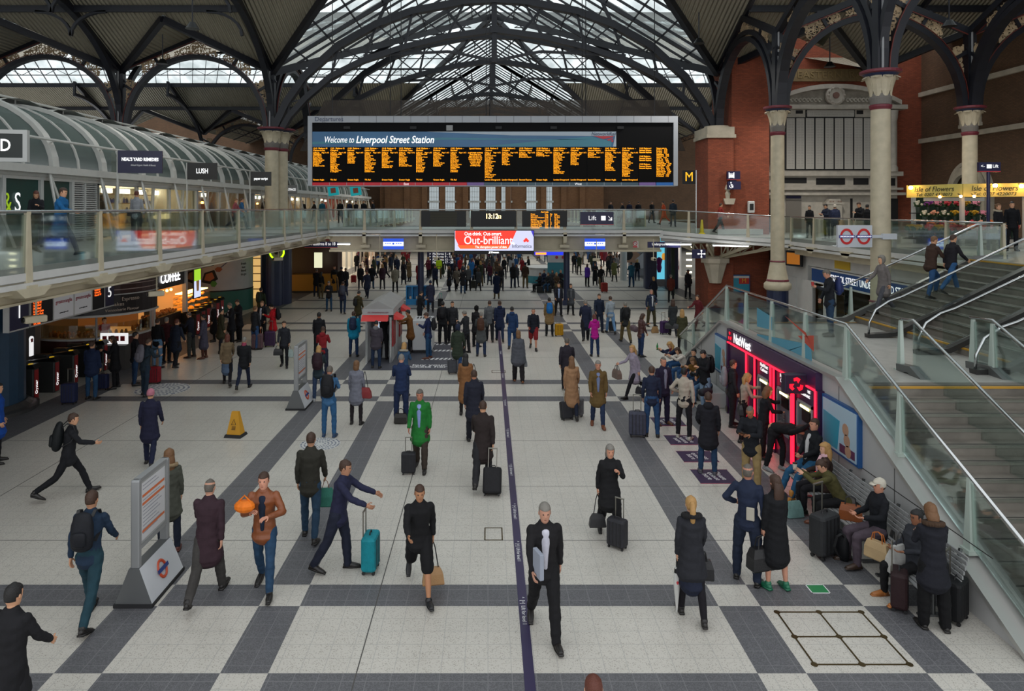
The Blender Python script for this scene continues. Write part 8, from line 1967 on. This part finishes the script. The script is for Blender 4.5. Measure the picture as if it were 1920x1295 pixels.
for k, (y, pz, tc, bc, hr, hc_, lb, kw) in enumerate(((24.6,'sitfwd','22283e','24466e','curly','bl','fair-haired person in ripped blue jeans sitting on the ledge, holding a green bottle',dict(scarf='6a2430')),(23.7,'sitfwd','c8bfb4','2a4a70','bob','bn','person in a pale patterned top sitting on the ledge',{}),(22.9,'sit','1d1d22','2c4668','short','bk','person in a black top sitting on the ledge by the glass',{}),(22.2,'sitfwd','6a4a1c','28405e','bob','lb','person in an ochre top sitting hunched on the ledge',{}),(21.5,'sitfwd','3c3e40','5a7a9a','short','lb','person in a grey jacket with a turquoise scarf sitting on the ledge',dict(scarf='1f9aa8')))):
 a = person(6.62,y,-78+8*k,pz,'short',tc,'slim',bc,hr,hc_,lb,1.66,0,1,**kw)
 if k == 0: m = MB(); m.lathe([(.03,0),(.033,.14),(.012,.2),(.012,.24)],n=10); small('bottle','bottle','green bottle raised by the fair-haired person on the ledge',m,mat('bottle_green',srgb('#1c7a38'),.2),hand(a,1)+Vector((0,0,-.05)))
a = person(6.35,20.75,-60,'phone','short','18191d','slim','7a92aa','short','bk','person in a black hooded jacket and pale jeans leaning by the small poster',1.72,0,1,hood='5a5c60'); backpack(a,'141518','black pack on the person by the small poster',1.0)
a = P(512,645,-80,'phone','coat','a8141e','slim','131316','cap','bk','person in a bright red jacket and black cap facing left',1.70,hood='a8141e',key=''); backpack(a,'15151a','black backpack on the bright red jacket',1.0)
item('suitcase',gp(483,655),8,'5c4448','tapestry patterned suitcase with an orange tag left of the purple one',1.1,second='b0562f'); item('suitcase',gp(499,653)+Vector((.05,.35,0)),8,'3a2444','tall purple suitcase beside the patterned one',1.1)
a = P(533,688,6,'slow','short','26282e','slim','17181c','short','bn','person in dark clothes carrying two bags beyond the distant totem',1.68,fem=True); bag_in_hand(a,1,'handbag','1b1b1d','black bag on the left of the person carrying two bags',.85); bag_in_hand(a,0,'carrier','9aa8a4','pale carrier bag on the right of the person carrying two bags',.95)
a = P(426,722,196,'walk','short','6a5a44','skirt','4a5a70','bob','rd','person in a striped brown jacket and blue skirt walking away on the left',1.70);
a = P(457,730,186,'walk2','short','191a1d','tights','1b2236','short','gy','person in a black coat with a pink scarf walking away on the left',1.70,scarf='8a3a50')
a = P(358,670,-92,'phone','short','1d1f2a','trousers','3a3c3a','bald','gn','person in a dark jacket and grey trousers queuing at the pasty counter',1.76,shoe='3a2218')
a = P(382,672,-84,'stand','long','43404e','tights','4a2a20','bun','bk','person in a long grey-violet coat queuing behind the grey trousers',1.68,shoe='5a3020')
a = P(401,640,-60,'stand','long','151518','tights','131316','bob','bn','person in a long black coat with a scarf near the farther gates',1.66,scarf='6a6468')
a = P(434,648,-50,'look','coat','17181d','trousers','15161a','short','gn','person in a black suit reading beside the farther gates',1.80,shirt='b0b0b8'); a = P(448,640,-40,'look','coat','18181c','trousers','15161a','short','bn','second person in a black suit nearest the green pillar base',1.82)
a = P(478,655,150,'stand','short','232428','slim','2a4468','short','lb','person in a charcoal jacket behind the tapestry suitcase',1.76); a = P(492,640,-20,'stand','short','1c1c22','trousers','1a1a1e','short','lb','person in a black suit standing behind the purple suitcase',1.74,shirt='b8b8c0')
a = P(414,662,120,'stand','coat','33301f','slim','1d1e24','short','bk','person in an olive parka behind the striped brown jacket',1.76)
a = P(295,690,172,'stand','jumper','111114','slim','5a7a98','short','bn','person in a black jumper and pale jeans at the coffee counter',1.78); a = P(330,688,165,'slow','coat','1c2230','trousers','17181c','short','rd','person in a dark blue coat hurrying past the coffee counter',1.74); a = P(312,680,175,'stand','short','401a1e','trousers','15151a','short','gy','person with grey hair and a dark red top in the coffee queue',1.68)
a = P(272,742,150,'reach','short','1f2a33','slim','1c2a38','short','bn','person in a dark teal jacket with a grey rucksack near the round mosaic',1.74); backpack(a,'5d5a62','grey rucksack near the round mosaic',1.05); item('suitcase',gp(279,720)+Vector((.15,.1,0)),0,'7a1420','bright red suitcase behind the dark teal jacket',.95)
a = P(253,722,130,'stand','short','15151a','slim','1d3350','short','bk','person in a black jacket standing at the kiosk edge',1.72)
a = P(216,728,-70,'phone','coat','141417','slim','131316','long','bn','person with long brown hair in black by the small navy suitcase',1.68,boot=True); item('suitcase',gp(193,730),0,'1f2444','small navy suitcase between the quilted coat and the long-haired person',.85)
a = P(172,748,178,'stand','puffer','17223c','slim','22405e','short','bn','person in a navy quilted coat and jeans with back to the camera',1.74); item('suitcase',gp(130,757),4,'1d2342','upright navy suitcase with its pale handle raised by the ticket gates',1.05)
a = person(-14.4,26.6,60,'stand','vest','a01c22','trousers','15151a','short','bk','staff member in a red waistcoat behind the gates notice',1.76,0,1)
o = thing('notice_board','low white notice board with four red squares in front of the staff member','notice',(-13.75,26.1,0)); m = MB(); m.box(-.5,.5,-.03,.03,.9,1.3); m.build('board',wt,o); m = MB(); [m.box(-.42+k*.22,-.26+k*.22,-.04,-.03,1.02,1.2) for k in range(4)]; m.build('red_square',gred,o); m = MB(); m.box(-.5,.5,-.2,.2,.0,.88); m.build('cabinet',paint('4a4846',.5),o)
a = P(-6,868,120,'stand','coat','123f8a','trousers','15151a','short','bk','person in a bright blue coat cut off by the left frame edge',1.80)
a = P(489,606,170,'stand','short','26301f','trousers','141518','short','bk','person in dark green with a pack in front of the lit entrance',1.78); backpack(a,'1f2a20','dark green pack in front of the lit entrance',1.0)
a = P(617,583,2,'look','short','1a1b1f','slim','24425e','bob','gn','person in a black jacket looking down, left of the hooded walker',1.68); a = P(643,588,182,'slow','short','24283a','slim','1d2b42','short','bn','person with a grey backpack walking away on the left of the concourse',1.76); backpack(a,'3a3d4a','grey backpack on the left walker beyond the kiosk',1.0)
a = P(671,613,150,'phone','coat','37311c','slim','27435c','short','bk','person in an olive hooded jacket behind the turquoise jacket',1.74); item('backpack',a['M'] @ (a['J']['chest']+Vector((.02,.2,-.05))),150,'17181b','black and white sling bag across the olive hooded jacket',.75,second='a8a8a8')
a = P(807,585,184,'stand','coat','26283a','trousers','1d1d22','cap','nb','person in a long navy blazer and dark cap by the blue crate display',1.74); item('suitcase',gp(826,575),0,'131517','small black suitcase with a mint green handle near the crate display',.8,second='3fae94')
a = P(787,612,120,'phone','short','191a1e','trousers','17181c','short','bk','person in a black hooded jacket behind the white ticket machine',1.72)
a = person(-5.2,7.7,170,'walk','coat','1b1b1e','trousers','151518','short','bk','dark figure at the bottom left corner of the picture',1.80,0,2)
a = person(.93,6.2,180,'slow','short','4a3428','trousers','2a2624','short','rd','top of a brown-haired head at the bottom edge right of the tape',1.74,0,1)
def U(px, py, z, *a_, **k):
 g = gp(px, py, z); k.setdefault('lod', 1); return person(g.x, g.y, *a_, z=z, **k)
U(68,463,ZL,30,'phone','short','1c1d22','slim','1a1a1f','long','rd','person with long auburn hair reading by the dark green hoarding',1.66)
U(112,478,ZL,90,'stride','coat','1a5a8c','slim','1c2a44','short','bn','person in a bright blue coat rushing along the left gallery',1.74)
U(256,452,ZL,175,'stand','jumper','8c8f94','trousers','26262c','short','rd','person in a light grey shirt looking into the remedies shop',1.74)
item('shoulder_bag',gp(256,452,ZL)+Vector((-.22,.05,1.42)),170,'2a2a30','black cross-body bag on the light grey shirt',.8)
a = person(-15.6,28.6,120,'stand','coat','17171a','trousers','17171a','bob','bk','person in black inside the remedies shop',1.68,ZL,1); a = person(-15.5,26.9,100,'stand','coat','2a2420','trousers','17171a','bob','rd','person with reddish hair inside the remedies shop',1.66,ZL,1)
U(452,430,ZL,95,'walk','short','2a5a88','slim','1f2c40','short','bn','person in a blue jacket walking along the gallery left of the twin column',1.74); U(440,431,ZL,95,'walk2','short','8a4a50','slim','26303e','short','lb','person in a faded red top walking beside the blue jacket',1.70)
U(497,425,ZL,170,'slow','coat','22242c','trousers','1b1b20','short','bk','person in a dark suit walking away beside the twin column',1.80)
for k, (px, c_, b_, f) in enumerate(((568,'1a1b20','17171b',170),(590,'14151a','17171c',-60),(604,'1f5a70','1b1b20',20),(638,'121317','15161b',10),(655,'1c2236','1d2436',40),(668,'17171c','a0a2ac',-20),(682,'14171c','1a1a1e',30),(700,'16181f','16171b',-90))):
 U(px,418,ZL,f,('stand','walk','stand','stand2','slow','walk2','stand','slow')[k],('short','coat')[k%2],c_,'slim',b_,'short','bn','upper walkway person %s' % ('in black beside the twin column','with a bag near the first hanging sign','in a teal jacket under the turquoise signs','in a black top facing the camera','in navy beside the pale poster','in pale trousers near the bridge corner','in black leaning on the bridge corner','in dark clothes at the left end of the footbridge')[k],1.74,lod=0)
for k, (px, py, c_, b_) in enumerate(((1145,416,'1d1f26','17171b'),(1168,417,'1a1c24','17171b'),(1180,417,'1c2136','1d2436'),(1197,417,'15171d','1a1a1e'),(1222,418,'121418','15161b'),(1245,421,'c0502a','b0482a'),(1262,425,'26303c','3a4048'))):
 U(px,py,ZL-.05,(10,-80,170,175,20,-90,160)[k],('stand','walk','stand','stand2','slow','walk2','stand')[k],('short','coat')[k%2],c_,'slim',b_,'short','bn','person on the right walkway %s' % ('in dark grey by the bridge end','in black behind the lift sign','in navy looking away','in black with back turned','in black near the pale posters','in orange hi-vis clothing','in slate blue beside the pier')[k],1.74,lod=0)
U(1350,437,4.45,95,'walk','short','8a3028','trousers','17181c','short','bn','person in a red and navy jacket walking past the brick pier',1.74)
U(1433,436,ZR,-90,'slow','coat','3a2f3a','trousers','1d1d22','short','bn','person in a plum coat beside the slim cream column',1.72)
person(17.0,37.5,-40,'stand','short','141519','slim','1b1b20','bun','bk','person with tied dark hair standing at the memorial door',1.66,ZR,1); person(17.0,35.6,-70,'look','short','1b2334','slim','1b2030','short','bk','person in a dark blue jacket leaning on the gallery rail',1.74,ZR,1); person(17.7,36.2,160,'stand','puffer','2a3048','slim','1b2030','beanie','wc','person in a padded jacket and pale beanie behind the leaning person',1.70,ZR,1)
person(17.0,32.4,-70,'phone','coat','131418','trousers','1d2436','short','bn','person in a black jacket at the rail left of the nearest column',1.80,ZR,1); person(17.8,33.3,150,'stand','short','121317','trousers','17171b','short','bk','person in black half hidden behind the rail person',1.70,ZR,1)
person(18.4,25.6,20,'stand','coat','17161a','slim','15151a','bun','lb','person in a black coat with a wide cream fur collar by the flower stall',1.68,ZR,2,fur='b8ab94'); person(19.2,26.0,-20,'stand','short','121317','trousers','14151a','short','bk','person in black at the right frame edge behind the fur collar',1.76,ZR,1)
a = person(9.35,19.4,-98,'phone','short','191b20','slim','22364c','short','gn','person in a black jacket standing on the stair landing with a phone',1.78,ZLN,2,sk='b8826a'); backpack(a,'26305a','navy and plum backpack on the landing person',.95,'26305a')
small('red_cup','cup','small red cup held by the person on the landing',(lambda m: (m.lathe([(.03,0),(.04,.1)],n=12),m)[1])(MB()),mat('cup_red',srgb('#a02a2a')),hand(a,0)+Vector((-.03,0,.0)))
def ST(y, i, *a_, **k): return person(11.3+.3454*i+.17,y,*a_,z=ZLN+.1755*(i+1),lod=1,**k)
ST(18.0,10,-82,'climb','long','24485a','tights','17171b','short','rd','person in a teal coat coming down the upper stair flight',1.74)
ST(20.6,4,95,'climb','coat','3a2a22','slim','2a4a70','short','lb','person in a brown coat climbing the upper stairs',1.76); ST(20.2,5,95,'walk','short','1f1d22','slim','2c5078','short','bn','person in black and jeans climbing beside the brown coat',1.70)
ST(21.2,1,-85,'walk','coat','6a6462','slim','4a4a50','hood','gy','person in a grey hooded coat low on the upper stairs',1.72)
person(19.5,38.5,-60,'look','short','16171b','slim','1b1b20','curly','bk','person sitting low behind the station sign in the underground passage',1.6,0,1)
# ================================================================= FAR CROWD
rg = random.Random(21)
TOPS = [('15161a','black'),('1a2238','navy'),('26282c','charcoal'),('3a3c40','grey'),('4a3a2c','brown'),('1c1c22','black'),('33202a','plum'),('2c3426','dark green'),('6a5a44','tan'),('1f4a78','blue'),('7a1f26','red'),('8a8c90','pale grey'),('131417','jet black'),('5a2030','maroon')]
BOTS = [('17171b','black'),('1c2436','navy'),('24405e','blue denim'),('2c2c30','grey'),('5a4e34','khaki'),('1a1a1e','dark')]
STY = [('short','jacket'),('coat','coat'),('short','jacket'),('puffer','padded jacket'),('jumper','jumper'),('long','long coat')]
HR = [('short','bn','short brown hair'),('short','bk','short black hair'),('bob','bn','bobbed brown hair'),('long','bk','long black hair'),('bob','bl','fair bobbed hair'),('short','gy','grey hair'),('bald','gn','a bald head'),('long','lb','long light brown hair'),('beanie','nb','a navy beanie'),('pony','bn','a brown ponytail')]
PS = [('stand','standing'),('walk','walking'),('walk2','striding'),('slow','strolling'),('look','downward-looking'),('phone','phone-holding'),('stand2','waiting'),('carry','still-standing')]
def zone(px, py):
 return ('far left' if px < 700 else 'left centre' if px < 800 else 'central crowd' if px < 1000 else 'right column' if px < 1080 else 'far right')+(' beyond bridge' if py < 530 else ' under bridge')
def far(px, py, face=None, top=None, bot=None, h=None, pose=None, tcn=None):
 g = gp(px, py)
 for q in FARP:
  if (q[0]-g.x)**2+(q[1]-g.y)**2 < .32: return False
 for _ in range(80):
  tc = tcn or rg.choice(TOPS); bc = rg.choice(BOTS); st = rg.choice(STY); hr = rg.choice(HR); ps = pose or rg.choice(PS); fc = face if face is not None else rg.choice((0,180,180,0,20,-30,160,90,-90,200))
  lb = '%s person with %s, %s %s, %s' % (ps[1], hr[2], tc[1], st[1], zone(px,py))
  if lb not in LBL: break
 if lb in LBL: return False
 FARP.append((g.x,g.y))
 person(g.x, g.y, fc+rg.uniform(-15,15), ps[0], st[0], tc[0], 'slim' if rg.random() < .6 else 'trousers', bc[0], hr[0], hr[1], lb, h or rg.uniform(1.6,1.84), 0, 0, group='far crowd %s' % zone(px,py), sk=rg.choice(('c99878','b8826a','8a6048','c08c74')))
 return True
FARP = [(p['x'],p['y']) for p in PEOPLE if p['z'] < .5]
picks = [(593,556,'14151a',175),(602,560,'16181c',170),(627,548,'15161a',20),(640,552,'1b1b20',160),(648,545,'17181c',0),(676,542,'1a1a1f',5),(688,558,'2a3044',10),(697,541,'14151c',180),(717,542,'33202a',182),(741,548,'7d786a',190),(757,533,'1c1c24',0),(766,522,'1c2026',-20),(770,521,'202228',160),(709,513,'1b3a70',150),(722,513,'7a5a30',-160),(732,512,'1d2436',20),
 (816,541,'1a2238',0),(842,546,'141417',-80),(856,545,'6a6258',2),(868,550,'26262a',180),(878,545,'4a4c4e',180),(897,546,'33363a',182),(905,530,'3a1c26',186),(918,535,'4a1f30',186),(931,560,'15203a',182),(940,545,'151519',184),(962,540,'131316',184),(985,540,'3a2a20',170),(884,528,'2464a0',184),(863,520,'8a1a22',184),(823,523,'b0d020',184),(810,515,'8a98a4',184),(848,520,'1c2a40',-10),(1101,537,'4a2a8c',150),(1116,535,'16181c',0),(1127,541,'131417',4),(1141,519,'1a1b22',180),(1152,528,'5a5a34',180),(1184,538,'245468',182),(1195,526,'17181c',182),(1226,568,'161a24',182),(1258,567,'5a2a20',182),(1290,560,'26262a',0),(1077,512,'1c1c20',0),(1090,496,'8a8c8e',180),(1104,492,'26426a',160)]
for px, py, c_, f in picks: far(px, py, f, tcn=(c_, {'b0d020':'high visibility yellow','2464a0':'bright blue','8a1a22':'red','4a2a8c':'purple','245468':'teal','8a98a4':'pale blue','5a5a34':'olive','7a5a30':'tan','7d786a':'beige','8a8c8e':'pale grey'}.get(c_,'dark')))
item('suitcase',gp(1133,548),10,'8a2820','large red suitcase standing alone-looking on the right concourse',1.15)
item('suitcase',gp(663,530),0,'8a1f24','red suitcase in the crowd by the yellow counter',1.0); item('suitcase',gp(887,541),0,'26261f','dark case with a raised handle in the central crowd',1.0)
for k in range(6):
 g = gp(1012+k*8,548-(k%2)*7); o = thing('crowd_seat','plain dark seat block under the waiting people by the right bridge column','seat',(g.x,g.y,0),group='dark seats by the right bridge column'); m = MB(); m.rbox(-.22,.22,-.22,.22,.0,.45,.03); m.build('seat',dark,o)
 person(g.x,g.y+.1,-70+k*20,'sit','short',TOPS[k][0],'slim',BOTS[k%6][0],HR[k][0],HR[k][1],'seated person in %s with %s by the right bridge column' % (TOPS[k][1],HR[k][2]),1.68,0,0,group='people seated by the right bridge column')
tries = 0; cnt = 0
while cnt < 135 and tries < 1500:
 tries += 1; r_ = rg.random()
 if r_ < .62: px = rg.gauss(905,62); py = rg.choice((482,486,490,494,498,503,508,514,520,528,536))+rg.uniform(-3,3)
 elif r_ < .80: px = rg.uniform(585,770); py = rg.uniform(486,528)
 else: px = rg.uniform(1075,1180); py = rg.uniform(484,516)
 if not (570 < px < 1200): continue
 if px > 1000 and px < 1075 and py > 500: continue
 if far(px, py): cnt += 1
# ================================================================= LIGHT, CAMERA
w = bpy.data.worlds.new('sky'); SC.world = w; w.use_nodes = True
bg = w.node_tree.nodes['Background']; bg.inputs[0].default_value = (.95,.97,1.0,1); bg.inputs[1].default_value = 1.0
cam = bpy.data.cameras.new('camera'); co = bpy.data.objects.new('camera', cam); COL.objects.link(co)
co.location = (0,0,HC); co.rotation_euler = (math.pi/2,0,0)
cam.sensor_width = 36; cam.lens = 36*F/1920; cam.shift_x = (960-CX)/1920; cam.shift_y = -(647.5-HY)/1920
cam.clip_start = .1; cam.clip_end = 400
SC.camera = co
SC.view_settings.view_transform = 'Standard'; SC.view_settings.look = 'None'; SC.view_settings.gamma = 1
SC.view_settings.use_curve_mapping = False; SC.view_settings.exposure = EXPO
SC.cycles.max_bounces = 6; SC.cycles.diffuse_bounces = 3; SC.cycles.glossy_bounces = 3; SC.cycles.transparent_max_bounces = 24
SC.cycles.transmission_bounces = 3; SC.cycles.sample_clamp_indirect = 4; SC.cycles.caustics_reflective = False; SC.cycles.caustics_refractive = False
SC.cycles.use_denoising = True
